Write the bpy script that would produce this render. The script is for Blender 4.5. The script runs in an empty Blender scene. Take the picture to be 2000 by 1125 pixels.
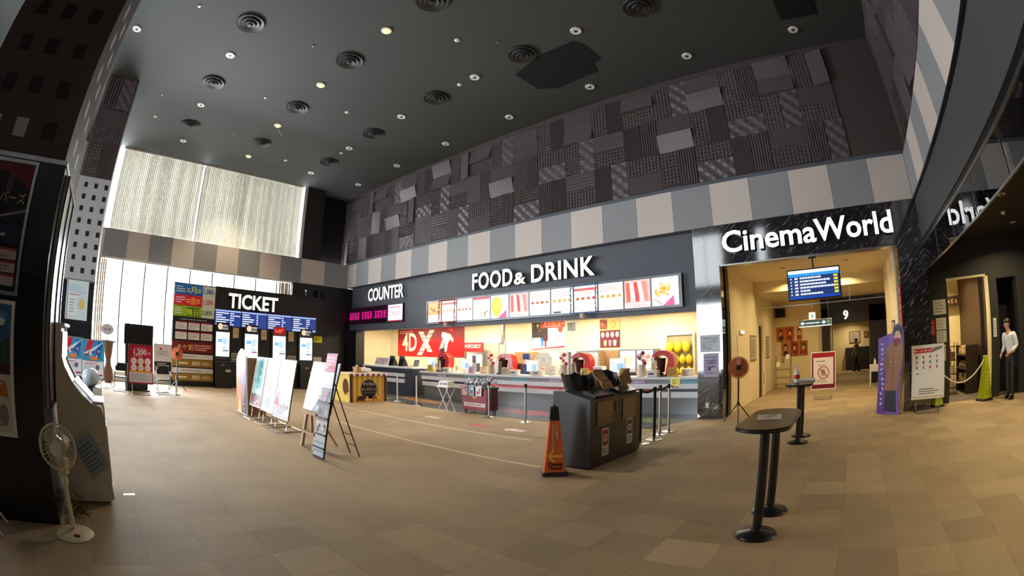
import bpy, math, random
from mathutils import Vector, Matrix
random.seed(7)
SC = bpy.context.scene
COL = SC.collection
PI = math.pi
def R(d): return math.radians(d)
def lin(c):
    if isinstance(c, str):
        c = c.lstrip('#'); c = tuple(int(c[i:i+2], 16) for i in (0, 2, 4))
    return tuple(((v/255)/12.92 if v/255 <= .04045 else ((v/255+.055)/1.055)**2.4) for v in c[:3])

# ------------------------------------------------------------------ camera
cam = bpy.data.cameras.new('camera')
cam.type = 'PANO'
cam.panorama_type = 'FISHEYE_EQUISOLID'
cam.sensor_fit = 'HORIZONTAL'
cam.sensor_width = 36.0
cam.sensor_height = 20.25
cam.fisheye_lens = 936.02*36/2000
cam.fisheye_fov = PI
cam.clip_start = .05; cam.clip_end = 200
camo = bpy.data.objects.new('camera', cam); COL.objects.link(camo)
YAW, PITCH, ROLL = -.705078, .139995, -.00148
fwd = Vector((math.sin(YAW)*math.cos(PITCH), math.cos(YAW)*math.cos(PITCH), math.sin(PITCH)))
rt = Vector((math.cos(YAW), -math.sin(YAW), 0)); up = rt.cross(fwd)
rt, up = rt*math.cos(ROLL)+up*math.sin(ROLL), -rt*math.sin(ROLL)+up*math.cos(ROLL)
CAMZ = 1.6
camo.matrix_world = Matrix(((rt.x, up.x, -fwd.x, 0), (rt.y, up.y, -fwd.y, 0), (rt.z, up.z, -fwd.z, CAMZ), (0, 0, 0, 1)))
SC.camera = camo

# ------------------------------------------------------------------ world, daylight, exposure
W = bpy.data.worlds.new('overcast_sky'); SC.world = W; W.use_nodes = True
W.node_tree.nodes['Background'].inputs[0].default_value = (.92, .96, 1, 1)
W.node_tree.nodes['Background'].inputs[1].default_value = 5.5
SC.view_settings.view_transform = 'Standard'; SC.view_settings.look = 'None'
SC.view_settings.exposure = 0.08; SC.view_settings.gamma = 1.0
SC.view_settings.use_curve_mapping = False
SC.cycles.use_denoising = True
SC.cycles.max_bounces = 7; SC.cycles.diffuse_bounces = 4; SC.cycles.glossy_bounces = 3; SC.cycles.use_adaptive_sampling = True; SC.cycles.adaptive_threshold = .02; SC.cycles.transparent_max_bounces = 12
SC.cycles.sample_clamp_indirect = 6.0

def area(name, loc, rot, sx, sy, power, color=(1, 1, 1), spread=PI, shape='RECTANGLE'):
    l = bpy.data.lights.new(name, 'AREA'); l.shape = shape; l.size = sx; l.size_y = sy
    l.energy = power; l.color = color; l.spread = spread
    o = bpy.data.objects.new(name, l); COL.objects.link(o); o.location = loc; o.rotation_euler = rot
    return o
# overcast daylight outside the glazed west wall (faces +x)
DAY = (.92, .96, 1)
area('daylight_lower_windows', (-20.3, 3.9, 2.55), (0, R(-90), 0), 4.6, 11.5, 6200, DAY)
area('daylight_upper_windows', (-20.3, 3.9, 7.2), (0, R(-90), 0), 3.6, 10.5, 2600, DAY)
area('daylight_entrance', (-20.3, -4.6, 3.0), (0, R(-90), 0), 5.4, 4.6, 600, DAY)
# the glazed entrance in the front wall behind the camera (faces +y)
area('daylight_front', (-9.0, -8.0, 2.5), (R(90), 0, 0), 3.2, 4.4, 420, DAY)

# ------------------------------------------------------------------ node materials
MATS = {}
def _new(name):
    m = bpy.data.materials.new(name); m.use_nodes = True
    nt = m.node_tree; b = nt.nodes['Principled BSDF']
    return m, nt, b
def mat(name, color, rough=.5, metal=0., vary=.08, scale=8., bump=0., bscale=60., spec=.5, coat=0.):
    """plain painted / plastic / metal surface with a procedural tone variation and fine relief"""
    if name in MATS: return MATS[name]
    m, nt, b = _new(name); n = nt.nodes; l = nt.links
    c = lin(color)
    tc = n.new('ShaderNodeTexCoord'); no = n.new('ShaderNodeTexNoise'); no.inputs['Scale'].default_value = scale
    no.inputs['Detail'].default_value = 3
    l.new(tc.outputs['Object'], no.inputs['Vector'])
    rp = n.new('ShaderNodeMapRange'); rp.inputs['To Min'].default_value = 1-vary; rp.inputs['To Max'].default_value = 1+vary
    l.new(no.outputs['Fac'], rp.inputs['Value'])
    mx = n.new('ShaderNodeVectorMath'); mx.operation = 'SCALE'; mx.inputs[0].default_value = c
    l.new(rp.outputs[0], mx.inputs['Scale']); l.new(mx.outputs[0], b.inputs['Base Color'])
    b.inputs['Roughness'].default_value = rough; b.inputs['Metallic'].default_value = metal
    b.inputs['Specular IOR Level'].default_value = spec; b.inputs['Coat Weight'].default_value = coat
    if bump:
        nb = n.new('ShaderNodeTexNoise'); nb.inputs['Scale'].default_value = bscale; l.new(tc.outputs['Object'], nb.inputs['Vector'])
        bp = n.new('ShaderNodeBump'); bp.inputs['Strength'].default_value = bump; bp.inputs['Distance'].default_value = .01
        l.new(nb.outputs['Fac'], bp.inputs['Height']); l.new(bp.outputs[0], b.inputs['Normal'])
    MATS[name] = m; return m
def emit(name, color, strength, base=None):
    if name in MATS: return MATS[name]
    m, nt, b = _new(name); c = lin(color)
    tc = nt.nodes.new('ShaderNodeTexCoord'); no = nt.nodes.new('ShaderNodeTexNoise'); no.inputs['Scale'].default_value = 3
    nt.links.new(tc.outputs['Object'], no.inputs['Vector'])
    rp = nt.nodes.new('ShaderNodeMapRange'); rp.inputs['To Min'].default_value = strength*.95; rp.inputs['To Max'].default_value = strength*1.05
    nt.links.new(no.outputs['Fac'], rp.inputs['Value']); nt.links.new(rp.outputs[0], b.inputs['Emission Strength'])
    b.inputs['Base Color'].default_value = (*(lin(base) if base else c), 1)
    b.inputs['Emission Color'].default_value = (*c, 1)
    MATS[name] = m; return m
def glass(name, tint=(1, 1, 1), refl=.5, rough=.0):
    if name in MATS: return MATS[name]
    m, nt, b = _new(name); n = nt.nodes; l = nt.links; n.remove(b)
    t = n.new('ShaderNodeBsdfTransparent'); t.inputs[0].default_value = (*tint, 1)
    g = n.new('ShaderNodeBsdfGlossy'); g.inputs['Roughness'].default_value = rough
    f = n.new('ShaderNodeFresnel'); f.inputs['IOR'].default_value = 1.45
    k = n.new('ShaderNodeMath'); k.operation = 'MULTIPLY'; k.inputs[1].default_value = 2*refl
    l.new(f.outputs[0], k.inputs[0])
    mx = n.new('ShaderNodeMixShader'); l.new(k.outputs[0], mx.inputs[0]); l.new(t.outputs[0], mx.inputs[1]); l.new(g.outputs[0], mx.inputs[2])
    l.new(mx.outputs[0], n['Material Output'].inputs['Surface']); MATS[name] = m; return m
def printed(name, emission=0., rough=.45):
    """flat print: colour comes from the sheet's own ink (face colour attribute)"""
    if name in MATS: return MATS[name]
    m, nt, b = _new(name); n = nt.nodes; l = nt.links
    a = n.new('ShaderNodeAttribute'); a.attribute_name = 'ink'
    b.inputs['Roughness'].default_value = rough; b.inputs['Specular IOR Level'].default_value = .35
    dk = n.new('ShaderNodeVectorMath'); dk.operation = 'SCALE'; dk.inputs['Scale'].default_value = .15 if emission else 1.
    l.new(a.outputs['Color'], dk.inputs[0]); l.new(dk.outputs[0], b.inputs['Base Color'])
    if emission:
        l.new(a.outputs['Color'], b.inputs['Emission Color']); b.inputs['Emission Strength'].default_value = emission
    MATS[name] = m; return m
def translucent(name, color, trans):
    m, nt, b = _new(name); n = nt.nodes; l = nt.links; n.remove(b)
    d = n.new('ShaderNodeBsdfDiffuse'); d.inputs[0].default_value = (*lin(color), 1)
    t = n.new('ShaderNodeBsdfTranslucent')
    tc = n.new('ShaderNodeTexCoord'); no = n.new('ShaderNodeTexNoise'); no.inputs['Scale'].default_value = 2.
    oi = n.new('ShaderNodeObjectInfo'); ad = n.new('ShaderNodeMath'); ad.operation = 'ADD'
    l.new(tc.outputs['Object'], no.inputs['Vector']); nk = n.new('ShaderNodeMath'); nk.operation = 'MULTIPLY_ADD'; nk.inputs[1].default_value = .25; nk.inputs[2].default_value = .35; l.new(no.outputs['Fac'], nk.inputs[0]); l.new(nk.outputs[0], ad.inputs[0]); l.new(oi.outputs['Random'], ad.inputs[1])
    rp = n.new('ShaderNodeMapRange'); rp.inputs['From Max'].default_value = 2; rp.inputs['To Min'].default_value = .7; rp.inputs['To Max'].default_value = 1.3
    l.new(ad.outputs[0], rp.inputs['Value'])
    v = n.new('ShaderNodeVectorMath'); v.operation = 'SCALE'; v.inputs[0].default_value = trans; l.new(rp.outputs[0], v.inputs['Scale'])
    l.new(v.outputs[0], t.inputs[0])
    mx = n.new('ShaderNodeAddShader'); l.new(d.outputs[0], mx.inputs[0]); l.new(t.outputs[0], mx.inputs[1])
    l.new(mx.outputs[0], n['Material Output'].inputs['Surface']); return m
def carpet_mat():
    m, nt, b = _new('carpet'); n = nt.nodes; l = nt.links
    tc = n.new('ShaderNodeTexCoord'); oi = n.new('ShaderNodeObjectInfo'); at = n.new('ShaderNodeAttribute'); at.attribute_name = 'ink'
    geo = n.new('ShaderNodeNewGeometry')
    no = n.new('ShaderNodeTexNoise'); no.inputs['Scale'].default_value = 1.1; no.inputs['Detail'].default_value = 4
    l.new(geo.outputs['Position'], no.inputs['Vector'])
    fine = n.new('ShaderNodeTexNoise'); fine.inputs['Scale'].default_value = 160; l.new(geo.outputs['Position'], fine.inputs['Vector'])
    vo = n.new('ShaderNodeTexVoronoi'); vo.inputs['Scale'].default_value = 24; vo.inputs['Randomness'].default_value = .75
    l.new(geo.outputs['Position'], vo.inputs['Vector'])
    sp = n.new('ShaderNodeMapRange'); sp.inputs['From Min'].default_value = .16; sp.inputs['From Max'].default_value = .24
    sp.inputs['To Min'].default_value = .72; sp.inputs['To Max'].default_value = 1.; l.new(vo.outputs['Distance'], sp.inputs['Value'])
    r1 = n.new('ShaderNodeMapRange'); r1.inputs['To Min'].default_value = .74; r1.inputs['To Max'].default_value = 1.26; l.new(no.outputs['Fac'], r1.inputs['Value'])
    r2 = n.new('ShaderNodeMapRange'); r2.inputs['To Min'].default_value = .85; r2.inputs['To Max'].default_value = 1.15; l.new(fine.outputs['Fac'], r2.inputs['Value'])
    m1 = n.new('ShaderNodeMath'); m1.operation = 'MULTIPLY'; l.new(r1.outputs[0], m1.inputs[0]); l.new(r2.outputs[0], m1.inputs[1])
    m2 = n.new('ShaderNodeMath'); m2.operation = 'MULTIPLY'; l.new(m1.outputs[0], m2.inputs[0]); l.new(sp.outputs[0], m2.inputs[1])
    mul = n.new('ShaderNodeVectorMath'); mul.operation = 'MULTIPLY'; l.new(oi.outputs['Color'], mul.inputs[0]); l.new(at.outputs['Color'], mul.inputs[1])
    sc = n.new('ShaderNodeVectorMath'); sc.operation = 'SCALE'; l.new(mul.outputs[0], sc.inputs[0]); l.new(m2.outputs[0], sc.inputs['Scale'])
    l.new(sc.outputs[0], b.inputs['Base Color']); b.inputs['Roughness'].default_value = .72; b.inputs['Specular IOR Level'].default_value = .35; b.inputs['Sheen Weight'].default_value = .05
    bp = n.new('ShaderNodeBump'); bp.inputs['Strength'].default_value = .35; bp.inputs['Distance'].default_value = .006
    l.new(fine.outputs['Fac'], bp.inputs['Height']); l.new(bp.outputs[0], b.inputs['Normal'])
    return m
def marble_mat():
    m, nt, b = _new('black_marble'); n = nt.nodes; l = nt.links
    geo = n.new('ShaderNodeNewGeometry')
    rm = n.new('ShaderNodeMapping'); rm.inputs['Rotation'].default_value = (0, R(42), 0); l.new(geo.outputs['Position'], rm.inputs['Vector'])
    mp = n.new('ShaderNodeMapping'); mp.inputs['Scale'].default_value = (4, 9, 30)
    l.new(rm.outputs[0], mp.inputs['Vector'])
    no = n.new('ShaderNodeTexNoise'); no.inputs['Scale'].default_value = 1.3; no.inputs['Detail'].default_value = 5; no.inputs['Distortion'].default_value = .5
    l.new(mp.outputs[0], no.inputs['Vector'])
    cr = n.new('ShaderNodeValToRGB'); e = cr.color_ramp.elements
    e[0].position = .48; e[0].color = (.016, .015, .018, 1); e[1].position = .7; e[1].color = (.36, .35, .38, 1)
    e2 = e.new(.61); e2.color = (.035, .033, .038, 1)
    l.new(no.outputs['Fac'], cr.inputs[0]); l.new(cr.outputs[0], b.inputs['Base Color'])
    b.inputs['Roughness'].default_value = .07; b.inputs['IOR'].default_value = 2.1
    return m

# ------------------------------------------------------------------ mesh helpers
class MB:
    def __init__(s): s.v = []; s.f = []; s.c = []; s.cur = None
    def add(s, vs, fs):
        k = len(s.v); s.v += [tuple(v) for v in vs]; s.f += [tuple(i+k for i in f) for f in fs]; s.c += [s.cur]*len(fs); return s
    def box(s, x0, y0, z0, x1, y1, z1):
        if x0 > x1: x0, x1 = x1, x0
        if y0 > y1: y0, y1 = y1, y0
        if z0 > z1: z0, z1 = z1, z0
        return s.add([(x0,y0,z0),(x1,y0,z0),(x1,y1,z0),(x0,y1,z0),(x0,y0,z1),(x1,y0,z1),(x1,y1,z1),(x0,y1,z1)],
                     [(0,3,2,1),(4,5,6,7),(0,1,5,4),(1,2,6,5),(2,3,7,6),(3,0,4,7)])
    def rbox(s, x0, y0, z0, x1, y1, z1, b=.01):
        """box with chamfered edges"""
        if x0 > x1: x0, x1 = x1, x0
        if y0 > y1: y0, y1 = y1, y0
        if z0 > z1: z0, z1 = z1, z0
        b = min(b, (x1-x0)/2.01, (y1-y0)/2.01, (z1-z0)/2.01)
        vs = []; ids = {}
        for i, X in enumerate((x0, x1)):
            for j, Y in enumerate((y0, y1)):
                for k, Z in enumerate((z0, z1)):
                    dx, dy, dz = (1, -1)[i]*b, (1, -1)[j]*b, (1, -1)[k]*b
                    ids[i,j,k] = len(vs); vs += [(X, Y+dy, Z+dz), (X+dx, Y, Z+dz), (X+dx, Y+dy, Z)]
        f = []
        for i in (0, 1): f.append([ids[i,0,0], ids[i,1,0], ids[i,1,1], ids[i,0,1]])
        for j in (0, 1): f.append([ids[0,j,0]+1, ids[1,j,0]+1, ids[1,j,1]+1, ids[0,j,1]+1])
        for k in (0, 1): f.append([ids[0,0,k]+2, ids[1,0,k]+2, ids[1,1,k]+2, ids[0,1,k]+2])
        for j in (0, 1):
            for k in (0, 1): f.append([ids[0,j,k]+1, ids[1,j,k]+1, ids[1,j,k]+2, ids[0,j,k]+2])
        for i in (0, 1):
            for k in (0, 1): f.append([ids[i,0,k], ids[i,1,k], ids[i,1,k]+2, ids[i,0,k]+2])
        for i in (0, 1):
            for j in (0, 1): f.append([ids[i,j,0], ids[i,j,1], ids[i,j,1]+1, ids[i,j,0]+1])
        for t in ids.values(): f.append([t, t+1, t+2])
        c = Vector(((x0+x1)/2, (y0+y1)/2, (z0+z1)/2)); out = []
        for p in f:
            a, b_, c_ = (Vector(vs[q]) for q in p[:3]); n = (b_-a).cross(c_-a)
            ctr = sum((Vector(vs[q]) for q in p), Vector())/len(p)
            out.append(tuple(p) if n.dot(ctr-c) > 0 else tuple(reversed(p)))
        return s.add(vs, out)
    def cyl(s, p0, p1, r0, r1=None, n=16, caps=True):
        r1 = r0 if r1 is None else r1
        p0, p1 = Vector(p0), Vector(p1); d = (p1-p0).normalized()
        a = d.orthogonal().normalized(); b = d.cross(a); vs = []
        for p, r in ((p0, r0), (p1, r1)):
            for i in range(n):
                t = 2*PI*i/n; vs.append(p+a*math.cos(t)*r+b*math.sin(t)*r)
        fs = [(i, (i+1) % n, n+(i+1) % n, n+i) for i in range(n)]
        if caps: fs += [tuple(reversed(range(n))), tuple(range(n, 2*n))]
        return s.add(vs, fs)
    def tube(s, pts, r, n=8, closed=False):
        pts = [Vector(p) for p in pts]; m = len(pts); vs = []; fs = []; prev = None
        for i, p in enumerate(pts):
            if closed: d = (pts[(i+1) % m]-pts[i-1]).normalized()
            else: d = (pts[min(i+1, m-1)]-pts[max(i-1, 0)]).normalized()
            if prev is None: a = d.orthogonal().normalized()
            else:
                a = prev-d*prev.dot(d); a = a.normalized() if a.length > 1e-6 else d.orthogonal().normalized()
            prev = a; b = d.cross(a)
            for k in range(n):
                t = 2*PI*k/n; vs.append(p+a*math.cos(t)*r+b*math.sin(t)*r)
        for i in range(m if closed else m-1):
            j = (i+1) % m
            for k in range(n): fs.append((i*n+k, i*n+(k+1) % n, j*n+(k+1) % n, j*n+k))
        if not closed: fs += [tuple(reversed(range(n))), tuple(range((m-1)*n, m*n))]
        return s.add(vs, fs)
    def lathe(s, prof, c=(0, 0, 0), n=24, sx=1., sy=1.):
        vs = []; fs = []; c = Vector(c)
        for r, z in prof:
            for k in range(n):
                t = 2*PI*k/n; vs.append(c+Vector((r*math.cos(t)*sx, r*math.sin(t)*sy, z)))
        for i in range(len(prof)-1):
            for k in range(n): fs.append((i*n+k, i*n+(k+1) % n, (i+1)*n+(k+1) % n, (i+1)*n+k))
        fs += [tuple(reversed(range(n))), tuple(range((len(prof)-1)*n, len(prof)*n))]
        return s.add(vs, fs)
    def prism(s, poly, axis, a, b):
        """extrude a 2-D polygon along axis x, y or z from a to b"""
        n = len(poly)
        def P(u, v, t): return {'x': (t, u, v), 'y': (u, t, v), 'z': (u, v, t)}[axis]
        ar = sum(poly[i][0]*poly[(i+1) % n][1]-poly[(i+1) % n][0]*poly[i][1] for i in range(n))
        if (ar < 0) ^ (axis == 'y') ^ (a > b): poly = poly[::-1]
        vs = [P(u, v, a) for u, v in poly]+[P(u, v, b) for u, v in poly]
        return s.add(vs, [(i, (i+1) % n, n+(i+1) % n, n+i) for i in range(n)]+[tuple(reversed(range(n))), tuple(range(n, 2*n))])
    def sphere(s, c, r, n=12, m=8, sx=1, sy=1, sz=1):
        prof = [(max(1e-4, r*math.sin(PI*i/m)), -r*math.cos(PI*i/m)*sz) for i in range(m+1)]
        return s.lathe(prof, c, n, sx, sy)
    def xf(s, M, start=0):
        s.v[start:] = [tuple(M @ Vector(v)) for v in s.v[start:]]; return s
    def mesh(s, name):
        me = bpy.data.meshes.new(name); me.from_pydata(s.v, [], s.f); me.update(); return me
    def build(s, name, m, parent=None, smooth=False, loc=None):
        me = s.mesh(name)
        if smooth:
            me.shade_smooth()
            try: me.set_sharp_from_angle(angle=R(40))
            except Exception: pass
        if any(c is not None for c in s.c):
            at = me.color_attributes.new('ink', 'FLOAT_COLOR', 'CORNER')
            for p, c in zip(me.polygons, s.c):
                for li in p.loop_indices: at.data[li].color = (*(c or (1, 1, 1)), 1)
        me.materials.append(m if not isinstance(m, str) else MATS[m])
        return link(name, me, parent, loc)
def link(name, me, parent=None, loc=None):
    o = bpy.data.objects.new(name, me); COL.objects.link(o); o.parent = parent
    if loc: o.location = loc
    return o
def tag(o, label, cat, group=None):
    o['label'] = label; o['category'] = cat
    if group: o['group'] = group
    return o
def thing(name, label, cat, loc=(0, 0, 0), rz=0., group=None):
    o = bpy.data.objects.new(name, None); COL.objects.link(o); o.location = loc; o.rotation_euler = (0, 0, rz)
    o.empty_display_size = .1
    return tag(o, label, cat, group)
def struct(o, label=None):
    o['kind'] = 'structure'
    if label: o['label'] = label
    return o
def sgroup(name, label=None, loc=(0, 0, 0)):
    o = bpy.data.objects.new(name, None); COL.objects.link(o); o.location = loc; o.empty_display_size = .1
    return struct(o, label)
def kids(o): return [c for c in COL.objects if c.parent == o]
def copy_tree(o, parent=None):
    c = o.copy(); COL.objects.link(c); c.parent = parent
    for ch in o.children: copy_tree(ch, c)
    return c
def B(name, m, x0, y0, z0, x1, y1, z1, parent=None, b=0.):
    mb = MB(); (mb.rbox(x0, y0, z0, x1, y1, z1, b) if b else mb.box(x0, y0, z0, x1, y1, z1))
    return mb.build(name, m, parent)

# ------------------------------------------------------------------ text and flat print
_tc = {}
def text_mesh(body, size=1., extrude=0., offset=0., align='LEFT', sx=1., spacing=1.):
    key = (body, size, extrude, offset, align, sx, spacing)
    if key in _tc: return _tc[key]
    cu = bpy.data.curves.new('t', 'FONT'); cu.body = body; cu.size = size; cu.extrude = extrude; cu.offset = offset
    cu.align_x = align; cu.resolution_u = 3; cu.space_character = spacing
    o = bpy.data.objects.new('t', cu); COL.objects.link(o)
    bpy.context.view_layer.update()
    me = bpy.data.meshes.new_from_object(o.evaluated_get(bpy.context.evaluated_depsgraph_get()))
    vs = [(v.co.x*sx, v.co.y, v.co.z) for v in me.vertices]; fs = [tuple(p.vertices) for p in me.polygons]
    bpy.data.objects.remove(o); bpy.data.curves.remove(cu); bpy.data.meshes.remove(me)
    _tc[key] = (vs, fs); return vs, fs
class Art:
    """a sheet of flat print drawn in its own (u, v) plane; w is the ink layer"""
    def __init__(s): s.mb = MB(); s.k = 0
    def _l(s, layer): return layer*.0011
    def poly(s, pts, col, layer=1):
        s.mb.cur = lin(col); n = len(pts)
        ar = sum(pts[i][0]*pts[(i+1) % n][1]-pts[(i+1) % n][0]*pts[i][1] for i in range(n))
        if ar < 0: pts = pts[::-1]
        s.mb.add([(u, v, s._l(layer)) for u, v in pts], [tuple(range(n))]); return s
    def rect(s, u0, v0, u1, v1, col, layer=1): return s.poly([(u0, v0), (u1, v0), (u1, v1), (u0, v1)], col, layer)
    def ell(s, u, v, a, b, col, layer=1, n=20, t0=0, t1=2*PI):
        return s.poly([(u+a*math.cos(t0+(t1-t0)*i/n), v+b*math.sin(t0+(t1-t0)*i/n)) for i in range(n+(t1-t0 < 6.2))], col, layer)
    def ring(s, u, v, r, w, col, layer=1, n=28):
        s.mb.cur = lin(col); z = s._l(layer); vs = []
        for i in range(n):
            t = 2*PI*i/n; vs += [(u+(r-w)*math.cos(t), v+(r-w)*math.sin(t), z), (u+r*math.cos(t), v+r*math.sin(t), z)]
        s.mb.add(vs, [(2*i, 2*i+1, 2*((i+1) % n)+1, 2*((i+1) % n)) for i in range(n)]); return s
    def line(s, u0, v0, u1, v1, w, col, layer=1):
        d = Vector((u1-u0, v1-v0)).normalized(); p = Vector((-d.y, d.x))*w/2
        return s.poly([(u0+p.x, v0+p.y), (u0-p.x, v0-p.y), (u1-p.x, v1-p.y), (u1+p.x, v1+p.y)], col, layer)
    def text(s, body, u, v, size, col, layer=2, align='CENTER', offset=0., sx=1., rot=0.):
        vs, fs = text_mesh(body, size, 0, offset, align, sx); s.mb.cur = lin(col); c, q = math.cos(rot), math.sin(rot)
        s.mb.add([(u+x*c-y*q, v+x*q+y*c, s._l(layer)) for x, y, z in vs], fs); return s
    def bars(s, u0, v0, u1, v1, rows, col, layer=2, seed=1, fill=.45, ragged=.4):
        """rows of print too small to read"""
        rnd = random.Random(seed); h = (v1-v0)/rows
        for i in range(rows):
            v = v1-h*(i+.5); e = u1-(u1-u0)*rnd.random()*ragged; u = u0
            while u < e:
                w = (u1-u0)*rnd.uniform(.04, .16); s.rect(u, v-h*fill/2, min(u+w, e), v+h*fill/2, col, layer); u += w+(u1-u0)*.025
        return s
    def glyphs(s, u, v, size, n, col, layer=2, seed=1, vertical=False, weight=.1):
        """a run of brush strokes standing for writing that cannot be read"""
        rnd = random.Random(seed)
        for k in range(n):
            cu, cv = (u, v-size*1.08*k) if vertical else (u+size*1.05*k, v)
            for q in range(rnd.choice((3, 4, 5))):
                if rnd.random() < .55: y = cv+size*rnd.uniform(-.42, .42); s.line(cu-size*rnd.uniform(.2, .42), y, cu+size*rnd.uniform(.2, .42), y+size*rnd.uniform(-.12, .12), size*weight, col, layer+.1*q)
                else: x = cu+size*rnd.uniform(-.35, .35); s.line(x, cv+size*rnd.uniform(.1, .45), x+size*rnd.uniform(-.2, .2), cv-size*rnd.uniform(.1, .45), size*weight, col, layer+.1*q)
        return s
    def blobs(s, u0, v0, u1, v1, n, cols, layer=1, seed=1, r=(.05, .15)):
        rnd = random.Random(seed); d = min(u1-u0, v1-v0)
        for i in range(n):
            a, b = d*rnd.uniform(*r), d*rnd.uniform(*r)
            a = min(a, (u1-u0)/2.05); b = min(b, (v1-v0)/2.05)
            u = rnd.uniform(u0+a, u1-a); v = rnd.uniform(v0+b, v1-b); t = rnd.uniform(0, PI)
            k = rnd.choice((3, 4, 5, 8)); s.poly([(u+a*.98*math.cos(t+2*PI*j/k), v+b*.98*math.sin(t+2*PI*j/k)) for j in range(k)], rnd.choice(cols), layer+.02*i)
        return s
    def put(s, name, parent=None, M=None, m='print'):
        if M is not None: s.mb.xf(M)
        s.mb.cur = None
        return s.mb.build(name, MATS[m], parent)
def face(o, u, v=(0, 0, 1)):
    """matrix of a sheet whose lower-left corner is at o, u to the right, v up"""
    u = Vector(u).normalized(); v = Vector(v).normalized(); w = u.cross(v); o = Vector(o)
    return Matrix(((u.x, v.x, w.x, o.x), (u.y, v.y, w.y, o.y), (u.z, v.z, w.z, o.z), (0, 0, 0, 1)))
def letters(parent, body, o, u, size, depth, m, offset=.0, sx=1., spacing=1., v=(0, 0, 1), side=None, width=None):
    """raised sign letters, each its own part"""
    def mx(t):
        vs, _ = text_mesh(t, size, 0, offset, 'LEFT', sx, spacing); return max(p[0] for p in vs)
    if width:
        vs, _ = text_mesh(body, size, 0, offset, 'LEFT', 1., spacing); sx = width/max(p[0] for p in vs)
    M = face(o, u, v); ref = mx('H')
    for i, ch in enumerate(body):
        if ch == ' ': continue
        x = mx(body[:i]+'H')-ref if i else 0
        vs, fs = text_mesh(ch, size, depth/2, offset, 'LEFT', sx, spacing)
        mb = MB().add([(p[0]+x, p[1], p[2]+depth/2) for p in vs], fs)
        mb.xf(M); ob = mb.build('letter', m, parent)
        if side:
            ob.data.materials.append(side); n = (M.to_3x3() @ Vector((0, 0, 1)))
            for p in ob.data.polygons:
                if abs(p.normal.dot(n)) < .7: p.material_index = 1

printed('print'); printed('screen', 1.3, .25); printed('lightbox', 1.35, .3); printed('glossprint', 0, .42)
# ================================================================== SETTING
CARPET = carpet_mat(); MARBLE = marble_mat(); MATS['marble'] = MARBLE
mat('ceiling_paint', '#404342', .75, vary=.06, scale=.6, bump=.05)
mat('acoustic', '#615759', .3, vary=.06, scale=3)
mat('acoustic_wall', '#4c4040', .7, vary=.05, scale=2)
mat('panel_beige', '#d8cec6', .55, vary=.04, scale=1.5, bump=.03)
mat('panel_grey', '#999b9f', .55, vary=.04, scale=1.5, bump=.03)
mat('fascia_grey', '#5a5e68', .5, vary=.05, scale=1)
mat('dark_wall', '#2c2a2b', .6, vary=.08, scale=1.2)
mat('black_wall', '#171618', .45, vary=.1, scale=1.5)
mat('beam_grey', '#4b4d50', .6, vary=.05, scale=.7)
mat('cream_wall', '#e8d9b4', .6, vary=.03, scale=1, bump=.03)
mat('cream_ceiling', '#e0cfa8', .7, vary=.03, scale=1)
mat('shop_wall', '#f0e2b8', .6, vary=.03, scale=1)
mat('brushed_steel', '#b8babc', .28, 1., vary=.05, scale=30)
mat('chrome', '#d4d6d8', .12, 1., vary=.02)
mat('black_metal', '#1c1c1e', .4, .3, vary=.06)
mat('white_paint', '#e9e9e6', .4, vary=.03)
mat('black_plastic', '#151517', .35, vary=.08)
mat('white_plastic', '#e6e3dc', .35, vary=.03)
mat('vinyl_tile', '#5b5d60', .16, vary=.1, scale=1.2)
mat('wood_strip', '#8a6b4a', .5, vary=.12, scale=9)
mat('curtain_beige', '#bda98a', .8, vary=.1, scale=12)
mat('window_frame', '#8b8a88', .4, .4, vary=.05)
mat('frame_dark', '#4a4846', .4, .4); mat('ledge_white', '#e6e2da', .5, vary=.03)
mat('col_brown', '#4a4245', .55, vary=.06, scale=2)
mat('col_grey', '#b4b4b6', .5, vary=.04, scale=2)
mat('hole_dark', '#1b1a1c', .5)
mat('black_tile', '#161518', .2, vary=.1, scale=1.5)
GLASS = glass('window_glass', (.97, .98, .98), .35); SGLASS = glass('smoke_glass', (.8, .83, .84), 1.3)
BLIND = translucent('blind_fabric', '#d8d6cc', (.085, .085, .081)); MATS['blind'] = BLIND
SHEER = translucent('sheer_fabric', '#dcd8cc', (.34, .335, .32)); MATS['sheer'] = SHEER

# ---- floor: carpet tiles
floor = struct(B('floor', mat('screed', '#5b5248', .9), -19.3, -7, -.12, 7.0, 30, -.0065))
BASE = lin('#a28c6e')
_tile = MB(); _tile.cur = (1, 1, 1); _tile.rbox(.0004, .0004, -.0065, .4996, .4996, 0, .0008)
proto = _tile.build('carpet_tile', CARPET, floor); TM = proto.data; bpy.data.objects.remove(proto)
def in_frame(x, y):
    d = Vector((x, y, -CAMZ)); z = d.dot(fwd); a, b = d.dot(rt), d.dot(up); h = math.hypot(a, b)
    r = 2*936.02*math.sin(math.atan2(h, z)/2); return abs(a/h*r) < 1060 and abs(b/h*r) < 620
special = {(-1.4, 3.15): 1.28, (-.4, 7.35): 1.25, (-.4, 7.85): 1.12, (-.4, 5.15): 1.12, (-.4, 4.65): .82, (.1, 5.15): 1.12, (.1, 5.65): 1.16, (.1, 6.15): 1.1,
           (-.4, 6.85): .9, (-.4, 5.65): .88, (.1, 4.15): .88, (.1, 3.15): .82, (1.1, 3.65): .84, (.6, 3.15): 1.1, (.1, 7.35): .9, (-.4, 6.35): 1.1, (-3.9, 4.15): 1.12, (-3.4, 4.65): 1.14,
           (1.1, 5.15): .92, (1.6, 4.15): .86, (-1.9, 4.15): .93, (-.9, 3.65): .88}
allt = []
rng = random.Random(3)
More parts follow.
